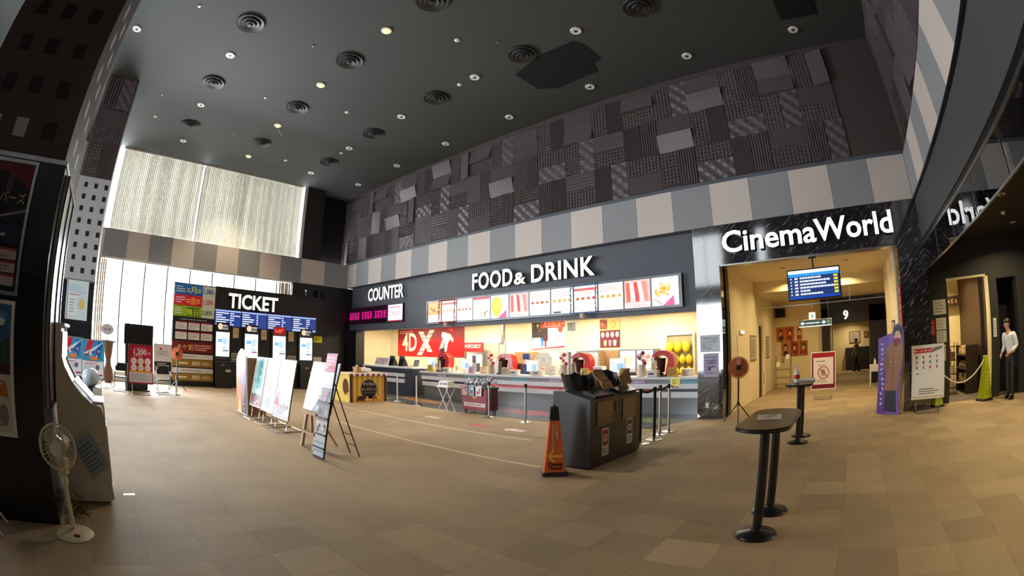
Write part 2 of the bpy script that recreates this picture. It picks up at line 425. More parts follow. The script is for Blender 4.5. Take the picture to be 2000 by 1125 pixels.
xs = [round(.1+.5*i, 2) for i in range(-38, 14)]; ys = [round(3.15+.5*i, 2) for i in range(-20, 54)]
for x in xs:
    for y in ys:
        cx, cy = x+.25, y+.25
        if cy > 11.0 and not (-2.95 < cx < 1.5 or (cx > 2.3 and cy < 11.65)): continue
        if cy > 9.2 and -14 < cx < -3.65 and cx < -4.25+(cy-9.23)*.48+.15: continue
        if cx < -14 and cy > 11.3: continue
        s = special.get((x, y))
        if s is None: s = 1+rng.uniform(-.12, .12)*(1 if cx > -4.5 else .22)
        allt.append((math.hypot(cx, cy), x, y, s))
allt.sort()
near = [t for t in allt if in_frame(t[1]+.25, t[2]+.25)][:300]; ns = set((t[1], t[2]) for t in near)
for d, x, y, s in near:
    o = link('carpet_tile', TM, floor, (x, y, 0)); h = rng.uniform(-.02, .02)
    o.color = (BASE[0]*s*(1+h), BASE[1]*s, BASE[2]*s*(1-h), 1)
rest = MB()
for d, x, y, s in allt:
    if (x, y) in ns: continue
    rest.cur = (s, s, s); k = len(rest.v); rest.rbox(x+.0004, y+.0004, -.0065, x+.4996, y+.4996, 0, .0008)
ro = rest.build('carpet_tile_field', CARPET, floor); ro.color = (*BASE, 1); ro['kind'] = 'stuff'
# polished floor in front of the counters, with coloured patches
vf = MB().prism([(-19.2, 9.9), (-14, 9.9), (-14, 9.2), (-4.25, 9.2), (-3.57, 10.62), (-3.57, 13.9), (-19.2, 13.9)], 'z', -.0065, .001)
struct(vf.build('floor_counter_strip', 'vinyl_tile'), 'polished grey floor in front of the counters')

# ---- ceiling
ceil = struct(B('ceiling', 'ceiling_paint', -19.9, -7, 8.85, 2.4, 11.2, 9.05))
# ---- walls of the hall
wf = sgroup('wall_front', 'front wall behind the camera with a glazed entrance'); mat('front_wall', '#6f6862', .7)
B('solid_part', 'front_wall', -4.6, -7.2, 0, 7.0, -7, 9.05, wf); B('solid_part', 'front_wall', -19.3, -7.2, 0, -11.0, -7, 9.05, wf); B('solid_pier', 'front_wall', -7.5, -7.2, 0, -5.4, -7, 9.05, wf)
B('beam_band', 'panel_grey', -11.0, -7.2, 4.46, -4.6, -7, 5.6, wf); B('plinth', 'dark_wall', -11.0, -7.2, 0, -4.6, -7, .36, wf); B('head', 'front_wall', -11.0, -7.2, 8.8, -4.6, -7, 9.05, wf)
w9 = sgroup('window_4', 'front glazing behind the camera')
for k in range(3):
    x0 = -11.0+1.17*k
    for z0, z1 in ((.36, 4.46), (5.6, 8.8)): B('pane', glass('window_glass', (.97, .98, .98), .35), x0+.02, -7.12, z0, x0+1.15, -7.11, z1, w9); B('mullion', mat('window_frame', '#8b8a88', .4, .4), x0+1.15, -7.15, z0, x0+1.19, -7.08, z1, w9)
for z0, z1 in ((.36, 4.46), (5.6, 8.8)): B('pane', MATS['window_glass'], -5.4, -7.12, z0, -4.6, -7.11, z1, w9)
wb = struct(B('wall_back', 'acoustic_wall', -19.9, 10.97, 5.58, 2.4, 11.17, 8.85))
wr = struct(B('wall_right', 'acoustic_wall', 2.2, -7, 5.58, 2.4, 10.97, 8.85))
# acoustic relief tiles (1 x 0.5 m), checkerboard of flat pairs and upright pairs
def relief(kind):
    mb = MB(); L, S, g = .496, .247, .004
    def grid(n, m, fn):
        vs = []; fs = []
        for j in range(m+1):
            for i in range(n+1):
                u, v = -L+2*L*i/n, -S+2*S*j/m; vs.append((u, v, fn(i/n, j/m)))
        for j in range(m):
            for i in range(n): a = j*(n+1)+i; fs.append((a, a+1, a+n+2, a+n+1))
        mb.add(vs, fs)
    def ridges(n, h, flat):
        p = [(-S, 0)]
        for i in range(n):
            a = -S+2*S*i/n; w = 2*S/n
            p += [(a+w*.08, .012), (a+w*(.5-flat/2), h), (a+w*(.5+flat/2), h), (a+w*.92, .012)]
        p += [(S, 0)]
        mb.prism(p, 'x', -L, L)
    if kind == 'R': ridges(5, .062, .3)
    elif kind == 'F': ridges(11, .042, .25)
    elif kind == 'E': ridges(7, .05, .4)
    elif kind == 'P':
        mb.box(-L, -S, 0, L, S, .012)
        for i in range(10):
            for j in range(5):
                u, v, a = -L+2*L*(i+.5)/10, -S+2*S*(j+.5)/5, .046
                mb.add([(u-a, v-a, .012), (u+a, v-a, .012), (u+a, v+a, .012), (u-a, v+a, .012), (u, v, .068)], [(0, 1, 4), (1, 2, 4), (2, 3, 4), (3, 0, 4)])
    elif kind == 'G':
        mb.box(-L, -S, 0, L, S, .012)
        for i in range(10):
            for j in range(5):
                u, v, a, c = -L+2*L*(i+.5)/10, -S+2*S*(j+.5)/5, .043, .03
                mb.add([(u-a, v-a, .012), (u+a, v-a, .012), (u+a, v+a, .012), (u-a, v+a, .012), (u-c, v-c, .05), (u+c, v-c, .05), (u+c, v+c, .05), (u-c, v+c, .05)],
                       [(4, 5, 6, 7), (0, 1, 5, 4), (1, 2, 6, 5), (2, 3, 7, 6), (3, 0, 4, 7)])
    elif kind == 'W': grid(28, 12, lambda a, b: .03+.022*math.sin(a*2*PI*3+math.floor(b*3-1e-6)*PI)*abs(math.sin(b*3*PI)))
    elif kind in 'DU':
        h0, h1 = ((.01, .12) if kind == 'D' else (.12, .01))
        mb.prism([(-S, 0), (S, 0), (S, h1), (-S, h0)], 'x', -L, L)
    me = mb.mesh('acoustic_tile'); me.materials.append(MATS['acoustic'])
    if kind == 'W': me.shade_smooth()
    return me
RM = {k: relief(k) for k in 'RFEPGWDU'}
ROWS = [8.17, 7.18, 6.19]
PAT = ['FE RR UU', 'FU PW RG', 'GU RP DF', 'UP DE FF', 'GW FD PE', 'RD GU PW', 'PF GW UD', 'DU PW RG', 'GU RP DW', 'UP DE GF', 'GW FD PE', 'RF GE PW', 'PF GW EF',
       'FU PW RG', 'GF RP FW', 'UP FE GF', 'GW FD PE', 'RD GF PW', 'PE GW FE', 'DU PW FG', 'GU FP EW']
# upright wedges: first letter D faces the windows, U faces away
def lay(wall, ci, ri, pair, origin, along, out):
    """origin: block centre; along: direction of the wall to the right; out: outward normal"""
    along, out = Vector(along), Vector(out); up_ = Vector((0, 0, 1)); horiz = (ci+ri) % 2 == 1
    for k, ch in enumerate(pair):
        if horiz: u, v, off = along, up_, up_*(.248 if k == 0 else -.248)
        else: u, v, off = up_, -along, along*(-.25 if k == 0 else .25)
        o = link('acoustic_tile', RM[ch], wall); p = Vector(origin)+off
        if not horiz and u.cross(v).dot(out) < 0: u = -u
        o.matrix_world = Matrix(((u.x, v.x, out.x, p.x), (u.y, v.y, out.y, p.y), (u.z, v.z, out.z, p.z), (0, 0, 0, 1)))
for c, row in enumerate(PAT):
    x = -18.75+(c-1)
    for r, pair in enumerate(row.split()): lay(wb, c, r, pair, (x, 10.97, ROWS[r]), (1, 0, 0), (0, -1, 0))
for c in range(10):
    for r, pair in enumerate(PAT[(c*3+1) % 21 // 2*2 + (c % 2)].split()): lay(wr, c, r, pair, (2.2, 9.9-c, ROWS[r]), (0, -1, 0), (-1, 0, 0))

# ---- two-tone panel bands
def band(name, panels, box_of, label):
    g = sgroup(name, label)
    for a, b, col in panels: box_of(a, b, col, g)
    return g
px = [1.11-1.027*k for k in range(0, 21)]
pan = [(1.11, 2.12, 'panel_beige')]
for k in range(19): pan.append((px[k+1], px[k], ('panel_grey', 'panel_beige')[k % 2]))
pan.append((-19.18, px[19], 'panel_beige' if 19 % 2 else 'panel_grey'))
t1 = band('trim_1', pan, lambda a, b, c, g: B('band_panel', c, a+.004, 10.9, 4.525, b-.004, 10.96, 5.575, g), 'band of beige and grey panels above the counters')
B('band_backing', 'fascia_grey', -19.3, 10.93, 4.52, 2.2, 11.3, 5.58, t1)
B('band_cap', 'fascia_grey', -19.2, 10.93, 5.58, 2.16, 11.0, 5.68, t1)
pw = [(-.61, .45)]+[(.45+1.001*k, .45+1.001*(k+1)) for k in range(8)]+[(8.46, 9.66), (9.66, 10.89)]
t2 = band('trim_2', [(a, b, ('panel_grey', 'panel_beige')[i % 2]) for i, (a, b) in enumerate(pw)],
          lambda a, b, c, g: B('band_panel', c, -19.24, a+.004, 4.525, -19.18, b-.004, 5.575, g), 'band of beige and grey panels between the window rows')
B('band_backing', 'ledge_white', -19.55, -.76, 4.45, -19.215, 10.95, 5.58, t2)
pr = [(10.87-1.01*k, 10.87-1.01*(k+1)) for k in range(16)]
t3 = band('trim_3', [(b, a, ('panel_grey', 'panel_beige')[i % 2]) for i, (a, b) in enumerate(pr)],
          lambda a, b, c, g: B('band_panel', c, 2.12, a+.004, 4.525, 2.18, b-.004, 5.575, g), 'band of beige and grey panels on the right wall')
B('band_backing', 'acoustic_wall', 2.15, -6.9, 4.52, 2.4, 10.9, 5.58, t3)
B('band_foot', 'black_metal', 2.1, -6.9, 4.49, 2.16, 10.88, 4.522, t3)

# ---- window wall (west)
wl = sgroup('wall_left', 'window wall')
B('plinth', 'ledge_white', -19.5, -7, 0, -19.2, 8.1, .3, wl); B('sill', 'ledge_white', -19.5, -7, .3, -19.12, 8.1, .36, wl)
B('dark_panel', 'dark_wall', -19.5, 8.45, 5.58, -19.2, 9.4, 8.85, wl)
B('dark_recess', 'black_wall', -20.1, 9.38, 5.58, -19.85, 11.1, 8.85, wl); B('recess_side', 'black_wall', -20.0, 9.3, 5.58, -19.3, 9.4, 8.85, wl)
B('black_panel', 'black_wall', -19.5, 8.1, 0, -19.2, 11.3, 4.5, wl)
B('end_pier', 'black_tile', -19.6, -1.6, 0, -19.2, -.78, 8.85, wl)
B('upper_end', 'ledge_white', -19.6, -7, 5.7, -19.4, -1.6, 8.85, wl)
w1 = sgroup('window_1', 'tall lower windows behind the ticket wall')
for k in range(9):
    y0 = -.62+1.0*k; y1 = y0+1.0
    if k == 8: y1 = 8.1
    B('pane', GLASS, -19.4, y0+.02, .36, -19.39, y1-.02, 4.46, w1)
    B('mullion', 'frame_dark', -19.38, y1-.028, .36, -19.3, y1+.028, 4.46, w1)
B('jamb', 'ledge_white', -19.48, -.78, .36, -19.2, -.62, 4.46, w1)
for k in range(3):
    B('edge_curtain', 'curtain_beige', -19.33+.02*(k % 2), -.6+.09*k, .38, -19.3+.02*(k % 2), -.53+.09*k, 4.44, w1)
for k in range(6):
    B('edge_curtain', 'curtain_beige', -19.33+.02*(k % 2), 7.5+.09*k, .38, -19.3+.02*(k % 2), 7.58+.09*k, 4.44, w1)
w2 = sgroup('window_2', 'high windows with closed vertical blinds')
for a, b in ((-.6, 2.3), (2.3, 5.3), (5.3, 8.45)):
    B('pane', GLASS, -19.5, a+.02, 5.6, -19.49, b-.02, 8.8, w2)
    B('mullion', 'window_frame', -19.53, b-.04, 5.58, -19.46, b+.03, 8.85, w2)
B('jamb', 'ledge_white', -19.5, -.8, 5.58, -19.22, -.72, 8.85, w2); B('jamb', 'ledge_white', -19.46, 8.3, 5.58, -19.2, 8.46, 8.85, w2)
B('head_rail', 'white_paint', -19.36, -.5, 8.78, -19.26, 8.2, 8.85, w2)
sm = MB().add([(-.012, -.046, 5.6), (.012, .046, 5.6), (.012, .046, 8.79), (-.012, -.046, 8.79)], [(0, 1, 2, 3)])
sm.add([(-.013, -.046, 5.6), (.011, .046, 5.6), (.011, .046, 8.79), (-.013, -.046, 8.79)], [(3, 2, 1, 0)])
SLM = sm.mesh('blind_slat'); SLM.materials.append(BLIND)
y = -.40; k = 0
while y < 8.17:
    if not 3.27 < y < 3.40:
        o = link('blind_slat', SLM, w2, (-19.31, y, 0)); o.rotation_euler = (0, 0, R(rng.uniform(-5, 5)))
    y += .083; k += 1
w3 = sgroup('window_3', 'entrance glazing beyond the columns')
for k in range(4):
    y0 = -6.6+1.25*k
    B('pane', GLASS, -19.4, y0+.03, .36, -19.39, y0+1.22, 5.6, w3); B('mullion', 'window_frame', -19.45, y0-.03, .36, -19.36, y0+.03, 5.6, w3)
B('transom', 'window_frame', -19.45, -6.9, 2.6, -19.36, -1.6, 2.68, w3)

# ---- food counter front: fascia, marble portal
fas = sgroup('wall_fascia', 'grey sign fascia above the counters')
B('fascia_upper', 'fascia_grey', -19.2, 11.22, 3.6, -3.57, 11.42, 4.52, fas)
B('fascia_lower', 'fascia_grey', -19.2, 11.12, 2.6, -3.57, 11.42, 3.585, fas)
B('soffit_trim', 'fascia_grey', -19.2, 11.12, 2.57, -3.57, 11.42, 2.6, fas)
B('fascia_left_return', 'black_wall', -19.3, 10.97, 0, -18.35, 11.42, 2.58, fas)
por = sgroup('wall_portal', 'black veined marble portal')
B('marble_pier', 'marble', -3.57, 10.9, 0, -2.93, 11.55, 4.52, por)
B('marble_lintel', 'marble', -2.93, 10.9, 3.57, 1.49, 11.3, 4.52, por)
B('marble_pier', 'marble', 1.49, 10.9, 0, 2.2, 11.65, 4.52, por)
B('soffit_edge', 'brushed_steel', -2.93, 10.93, 3.545, 1.49, 11.28, 3.57, por)

# ---- shop behind the counters
sh = sgroup('wall_shop', 'cream walls of the shop behind the counters')
B('shop_back', 'shop_wall', -19.5, 13.6, 0, -3.0, 13.75, 2.95, sh)
B('shop_left', 'shop_wall', -19.5, 11.42, 0, -19.35, 13.6, 2.95, sh)
B('shop_right', 'shop_wall', -3.57, 11.55, 0, -3.42, 13.6, 2.95, sh)
struct(B('ceiling_shop', 'shop_wall', -19.5, 11.42, 2.9, -3.4, 13.75, 3.0))
TUBE = emit('tube_white', '#fff0cf', 6.0)
for i, x in enumerate((-17.4, -15.0, -12.6, -10.2, -7.8, -5.4)):
    g = thing('ceiling_lamp', 'white strip lamp on the shop ceiling above the counter', 'lamp', (x, 12.5, 2.9), 0, 'strip lamps over the shop')
    B('housing', 'white_paint', -.65, -.1, -.05, .65, .1, 0, g); B('diffuser', TUBE, -.62, -.085, -.075, .62, .085, -.05, g)
    l = area('shop_lamp_light', (x, 12.5, 2.81), (0, 0, 0), 1.2, .2, 70, (1, .9, .7))

# ---- cinema corridor
co = sgroup('wall_corridor', 'cream corridor walls')
B('corridor_left', 'cream_wall', -3.1, 11.55, 0, -2.92, 19.4, 3.75, co)
B('black_jamb', 'black_wall', -2.96, 11.3, 0, -2.9, 11.6, 3.57, co)
B('corridor_right', 'cream_wall', 1.45, 11.65, 0, 1.6, 14.6, 3.75, co)
B('corridor_right_far', 'cream_wall', 1.85, 14.6, 0, 2.0, 19.4, 3.75, co); B('corridor_right_step', 'cream_wall', 1.45, 14.6, 0, 2.0, 14.75, 3.75, co)
B('beam', 'cream_ceiling', -2.92, 15.0, 3.28, 1.85, 15.3, 3.62, co)
B('poster_wall', 'cream_wall', -3.1, 19.3, 0, -.9, 19.5, 3.3, co)
struct(B('ceiling_corridor', 'cream_ceiling', -3.1, 11.3, 3.62, 2.0, 15.0, 3.75)); struct(B('ceiling_corridor_far', 'cream_ceiling', -3.1, 15.3, 3.28, 2.0, 19.4, 3.4))
pt = sgroup('door_1', 'black portal of screen nine')
B('jamb', 'black_wall', -.91, 19.0, 0, -.6, 19.6, 2.9, pt); B('jamb', 'black_wall', 1.12, 19.0, 0, 1.85, 19.6, 2.9, pt)
B('lintel', 'black_wall', -.91, 19.0, 2.3, 1.85, 19.6, 3.28, pt)
inn = sgroup('wall_inner_hall', 'cream hall beyond the portal')
B('inner_left', 'cream_wall', -.75, 19.6, 0, -.6, 28.6, 2.8, inn); B('inner_right', 'dark_wall', 1.7, 19.6, 0, 1.85, 28.6, 2.8, inn)
B('inner_back', 'cream_wall', -.75, 28.6, 0, 1.85, 28.8, 2.8, inn)
struct(B('ceiling_inner_hall', 'cream_ceiling', -.75, 19.6, 2.8, 1.85, 28.8, 2.9))
B('dark_low_wall', 'dark_wall', .1, 28.2, 0, 1.65, 28.55, 1.25, inn)
LAMP = emit('lamp_warm', '#ffd9a0', 14.)
def downlight(name, label, loc, r, power, color, group, spread=R(150)):
    g = thing(name, label, 'light', loc, 0, group)
    MB().lathe([(r*1.25, -.012), (r*1.25, 0), (r*.9, 0), (r*.85, -.012)], n=20).build('trim_ring', 'white_paint', g, True)
    MB().lathe([(r*.85, -.004), (r*.85, -.001)], n=16).build('lamp_lens', LAMP, g)
    area(name+'_glow', (loc[0], loc[1], loc[2]-.02), (0, 0, 0), r*1.6, r*1.6, power, color, spread, 'DISK'); return g
WARM = (1, .79, .42)
for i, (x, y, z, p) in enumerate([(-1.6, 12.6, 3.62, 26), (.2, 12.5, 3.62, 26), (-1.7, 14.6, 3.62, 26), (.15, 14.6, 3.62, 26), (-1.6, 17.2, 3.28, 22), (.2, 17.0, 3.28, 22), (.5, 22.5, 2.8, 16), (.5, 27.6, 2.8, 24)]):
    downlight('corridor_downlight', ['warm corridor downlight left of the television', 'warm corridor downlight right of the television', 'warm downlight lighting the left of the corridor beam', 'warm downlight lighting the right of the corridor beam', 'warm corridor downlight beyond the beam on the left', 'warm corridor downlight beyond the beam on the right', 'warm downlight just inside the portal marked 9', 'warm downlight at the far end of the inner hall'][i], (x, y, z), .075, p, WARM, 'corridor downlights')

# ---- open lobby on the right, under the beam
be = sgroup('wall_beam', 'dark beam and glass smoke curtain on the right')
B('beam_face', 'beam_grey', 2.17, -6.9, 3.62, 2.45, 10.9, 4.49, be); B('beam_shadow_gap', 'black_metal', 2.19, -6.9, 3.53, 2.4, 10.9, 3.62, be)
B('track', 'brushed_steel', 2.18, -6.9, 3.5, 2.225, 10.9, 3.53, be)
yy = 10.88
while yy > -6:
    B('glass_panel', SGLASS, 2.198, yy-1.52, 2.965, 2.206, yy-.008, 3.5, be); B('glass_clip', 'brushed_steel', 2.19, yy-1.53, 2.965, 2.212, yy-1.515, 3.5, be); yy -= 1.55
B('bottom_rail', 'brushed_steel', 2.185, -6.9, 2.945, 2.217, 10.88, 2.967, be)
struct(B('ceiling_lobby', mat('lobby_ceiling', '#1d1c1d', .7), 2.2, -7, 3.62, 7.0, 11.75, 3.75))
wo = sgroup('wall_lobby', 'dark wall with the shop and staff openings')
for a, b, z0, z1 in ((2.2, 2.85, 0, 3.62), (2.85, 4.08, 2.77, 3.62), (4.08, 4.36, 0, 3.62), (4.36, 5.0, 2.65, 3.62), (5.0, 7.0, 0, 3.62)):
    B('dark_panel', 'dark_wall', a, 11.6, z0, b, 11.75, z1, wo)
B('near_pier', 'black_wall', 4.75, 9.35, 0, 7.0, 9.6, 3.62, wo); B('lobby_side', 'dark_wall', 6.85, -7, 0, 7.0, 11.7, 3.62, wo)
B('opening_trim', 'shop_wall', 4.03, 11.58, 0, 4.09, 11.76, 2.78, wo); B('opening_trim', 'shop_wall', 2.84, 11.58, 2.74, 4.09, 11.76, 2.78, wo)
B('staff_recess', 'black_wall', 4.2, 12.4, 0, 5.2, 12.5, 2.8, wo); B('staff_recess_side', 'black_wall', 4.95, 11.75, 0, 5.1, 12.4, 2.8, wo); B('staff_recess_side', 'black_wall', 4.2, 11.75, 0, 4.36, 12.4, 2.8, wo); B('staff_recess_top', 'black_wall', 4.2, 11.75, 2.8, 5.1, 12.5, 2.9, wo)
gs = sgroup('wall_gift_shop', 'yellow walls of the shop beyond the opening')
B('gift_left', 'shop_wall', 2.3, 11.75, 0, 2.45, 15.2, 3.1, gs); B('gift_back', 'shop_wall', 2.3, 15.2, 0, 5.8, 15.35, 3.1, gs); B('gift_right', mat('dark_wood', '#3d2c20', .5, vary=.15), 4.15, 12.75, 0, 4.3, 15.2, 3.1, gs)
B('gift_floor', 'screed', 2.3, 11.65, -.1, 5.8, 15.35, -.002, gs); B('gift_ceiling', 'shop_wall', 2.3, 11.75, 3.1, 5.8, 15.35, 3.2, gs)
for i, (x, y) in enumerate(((3.3, 12.6), (3.4, 14.0))): downlight('shop_downlight', ['warm downlight just inside the yellow shop', 'warm downlight at the back of the yellow shop'][i], (x, y, 3.1), .06, 38, (1, .76, .4), 'gift shop downlights')
for i, (x, y) in enumerate(((3.4, 7.9), (3.5, 5.4), (4.6, 10.3), (3.5, 2.5), (3.5, -.5))):
    downlight('lobby_downlight', ['warm downlight seen under the glass strip, beside the reflected letters', 'warm downlight in the black ceiling at the right picture edge', 'warm downlight in the black ceiling above the leaning person', 'warm lobby downlight beside the camera', 'warm lobby downlight behind the camera'][i], (x, y, 3.62), .07, 48, WARM, 'lobby downlights')
# ================================================================== CEILING FITTINGS
CZ = 8.847
mat('reflector', '#e2e2e0', .22, .5, vary=.02)
mat('diffuser_black', '#232423', .5, vary=.05)
def make_downlight():
    g = thing('recessed_downlight', 'x', 'light')
    MB().lathe([(.095, -.03), (.125, -.035), (.135, -.02), (.135, 0), (.08, 0)], n=24).build('rim', 'white_paint', g, True)
    MB().lathe([(.1, -.028), (.075, -.014), (.05, -.006), (.001, -.004)], n=24).build('reflector', 'reflector', g, True)
    MB().lathe([(.045, -.034), (.05, -.012), (.001, -.012)], n=14).build('lamp', 'diffuser_black', g, True)
    return g
d0 = make_downlight(); first = True
spots = [(-10.97, -1.1), (-11.0, 1.8), (-14.18, 1.82), (-17.34, 1.87), (-4.59, 7.68), (-7.84, 7.69), (-11.06, 7.69), (-14.26, 7.71), (-17.44, 7.71),
         (.21, 10.05), (-2.75, 10.05), (-5.71, 10.06), (-8.67, 10.07), (-11.6, 10.07), (-14.46, 10.06), (-17.37, 10.06)]
for i, (x, y) in enumerate(spots):
    o = d0 if i == 0 else copy_tree(d0); o.location = (x, y, CZ)
    row = 'along the tile wall' if y > 9 else ('beside the black vent' if y > 5 else 'by the columns')
    nth = ['first', 'second', 'third', 'fourth', 'fifth', 'sixth', 'seventh', 'eighth'][len([1 for a, b in spots if abs(b-y) < .6 and a < x-.1])]
    if y < 0: o['label'] = 'unlit white downlight partly beside the near brown column'
    else: o['label'] = f'unlit white downlight, {nth} from the windows in the row {row}'
    o['group'] = 'unlit white downlights'
def make_diffuser():
    g = thing('air_diffuser', 'x', 'vent')
    for k, (r, w, z) in enumerate(((.36, .07, -.05), (.25, .06, -.075), (.15, .05, -.095))):
        MB().lathe([(r-w, z+.02), (r, z-.005), (r+.012, z+.01), (r+.012, 0), (r-w, 0)], n=32).build('ring', 'diffuser_black', g, True)
    MB().lathe([(.001, -.11), (.06, -.1), (.075, -.07), (.075, 0)], n=20).build('centre_cone', 'diffuser_black', g, True)
    return g
v0 = make_diffuser()
dif = [(-9.41, 1.77), (-12.61, 1.8), (-15.8, 1.83), (-9.43, 4.7), (-12.62, 4.73), (-15.82, 4.75), (-6.25, 4.75), (-9.43, 7.69), (-12.67, 7.7), (-15.88, 7.72), (-2.93, 7.68), (-6.19, 7.68)]
for i, (x, y) in enumerate(dif):
    o = v0 if i == 0 else copy_tree(v0); o.location = (x, y, CZ)
    row = {1: 'nearest the left columns', 4: 'in the row of lit lamps', 7: 'in the row nearest the acoustic wall'}[min((1, 4, 7), key=lambda t: abs(t+.7-y))]
    nth = ['first', 'second', 'third', 'fourth', 'fifth'][len([1 for a, b in dif if abs(b-y) < .6 and a < x-.1])]
    o['label'] = f'round black ring air diffuser {row}, {nth} from the windows'; o['group'] = 'round ceiling air diffusers'
BULB = emit('bulb_amber', '#ffbe5c', 5.)
lamps = [(-7.79, 4.69), (-10.99, 4.7), (-14.15, 4.71), (-17.33, 4.75)]
for i, (x, y) in enumerate(lamps):
    g = thing('lit_spotlight', ['lit amber ceiling spotlight nearest the camera', 'lit amber ceiling spotlight, second from the camera', 'lit amber ceiling spotlight beside the hanging wire', 'lit amber ceiling spotlight nearest the blinds'][i], 'light', (x, y, CZ), 0, 'lit amber spotlights')
    MB().lathe([(.08, -.03), (.12, -.035), (.13, -.02), (.13, 0), (.08, 0)], n=24).build('rim', 'white_paint', g, True)
    MB().sphere((0, 0, -.035), .075, 14, 8, sz=.7).build('bulb', BULB, g, True)
    l = bpy.data.lights.new('spotlight_beam', 'SPOT'); l.energy = 700; l.spot_size = R(95); l.spot_blend = .7; l.color = (1, .82, .55); l.shadow_soft_size = .09
    lo = bpy.data.objects.new('spotlight_beam', l); COL.objects.link(lo); lo.location = (x, y, CZ-.12)
MB().tube([(0, 0, 0), (.1, .12, -.22)], .008, 6).tube([(.0, .0, 0), (-.42, .35, -.02)], .008, 6).build('hanging_wire', 'white_paint', tag(thing('hanging_wire', 'thin bent wire hanging beside a lit spotlight', 'wire', (-14.45, 4.85, CZ)), 'thin bent wire hanging beside a lit spotlight', 'wire'))
for i, (x, y, big) in enumerate([(-9.4, .33, 0), (-14.14, .38, 0), (-15.83, .41, 1), (-6.96, 6.19, 1), (-11.95, 6.2, 1), (-8.42, 7.69, 1), (-14.87, 7.72, 1), (-16.88, 6.24, 1), (-9.43, 3.58, 0), (-12.63, 3.59, 0), (-15.78, 3.6, 0), (-6.3, 6.9, 0)]):
    if big:
        g = thing('smoke_detector', f"small white dome detector on the dark ceiling, {['', '', 'close to the left column head', 'nearest the camera', 'between two lit spotlights', 'beside a diffuser ring in the right-hand row', 'beside a downlight far back', 'farthest, near the blinds'][i]}", 'detector', (x, y, CZ), 0, 'ceiling detectors')
        MB().lathe([(.055, 0), (.06, -.015), (.05, -.03), (.001, -.045)][::-1], n=16).build('dome', 'white_plastic', g, True); MB().lathe([(.075, 0), (.075, -.012), (.05, -.014)][::-1], n=16).build('base_plate', 'white_plastic', g, True)
    else:
        g = thing('sprinkler', 'tiny metal sprinkler head in the dark ceiling', 'sprinkler', (x, y, CZ), 0, 'ceiling sprinklers')
        MB().lathe([(.03, 0), (.03, -.01), (.012, -.012), (.012, -.03)][::-1], n=12).build('cup', 'brushed_steel', g); MB().cyl((0, 0, -.03), (0, 0, -.036), .026, n=12).build('deflector', 'brushed_steel', g)
hp = [(-6.2, 8.1), (-5.85, 8.0), (-4.9, 8.0), (-4.74, 8.25), (-4.73, 9.06), (-5.0, 9.1), (-5.1, 9.5), (-6.5, 9.62), (-6.6, 9.5), (-6.95, 9.33), (-6.95, 8.3)]
g = thing('smoke_vent', 'black stepped smoke vent panel in the ceiling near the tile wall', 'vent', (0, 0, 0))
MB().prism(hp, 'z', 8.84, 8.847).build('vent_panel', mat('vent_black', '#0c0c0d', .9), g)
g = thing('smoke_vent', 'black rectangular vent panel at the top right of the ceiling', 'vent', (0, 0, 0))
MB().prism([(-.04, 8.6), (.97, 8.65), (.97, 9.62), (-.02, 9.6)], 'z', 8.84, 8.847).build('vent_panel', MATS['vent_black'], g)

# ================================================================== COLUMNS
nc = sgroup('wall_near_column', 'dark column at the left edge')
c1 = B('column_core', 'col_brown', -5.5, -1.93, 2.96, -4.23, -.69, 8.85, nc)
B('column_base_cladding', 'black_tile', -5.54, -1.97, 0, -4.2, -.66, 2.92, nc); B('cladding_cap', 'brushed_steel', -5.55, -1.98, 2.92, -4.19, -.65, 2.96, nc)
for z in (1.05, 2.02): B('tile_joint', 'hole_dark', -4.205, -1.97, z, -4.197, -.66, z+.012, nc)
for r in range(14):
    for k in range(3):
        yc = -.95-.34*k; zc = 3.2+.405*r
        lit = (r == 0 and k in (1, 2))  # lit holes painted light; the rest are flat dark plates for shaded holes
        o = B('square_hole_plate', 'col_grey' if lit else 'hole_dark', -4.24, yc-.075, zc-.085, -4.227, yc+.075, zc+.085, nc)
for r in range(5):
    for k in range(2): B('square_hole_plate', 'panel_beige', -4.7-.4*k-.07, -.70, 3.18+.405*r, -4.7-.4*k+.07, -.687, 3.35+.405*r, nc)  # pale flat plates painted in place of holes
fc = sgroup('wall_far_column', 'clad column before the windows')
B('column_core', 'acoustic_wall', -14.85, -1.62, 0, -13.66, -.56, 8.85, fc)
PGC = B('perforated_panel', 'col_grey', -13.68, -1.61, 2.96, -13.6, -.555, 5.7, fc)
for r in range(8):
    for k in range(3): B('square_hole_plate', 'hole_dark', -13.605, -1.395+.34*k, 3.13+.325*r, -13.597, -1.275+.34*k, 3.27+.325*r, fc)  # flat dark plates paint the shade of the perforations
B('column_base_cladding', 'black_tile', -14.87, -1.63, 0, -13.6, -.55, 2.92, fc); B('cladding_cap', 'brushed_steel', -14.88, -1.64, 2.92, -13.59, -.54, 2.96, fc)
for r, (pair, hz) in enumerate((('RW', 0), ('FG', 1), ('PF', 0))): lay(fc, hz, 0, pair, (-13.66, -1.085, (8.3, 7.25, 6.22)[r]), (0, 1, 0), (1, 0, 0))

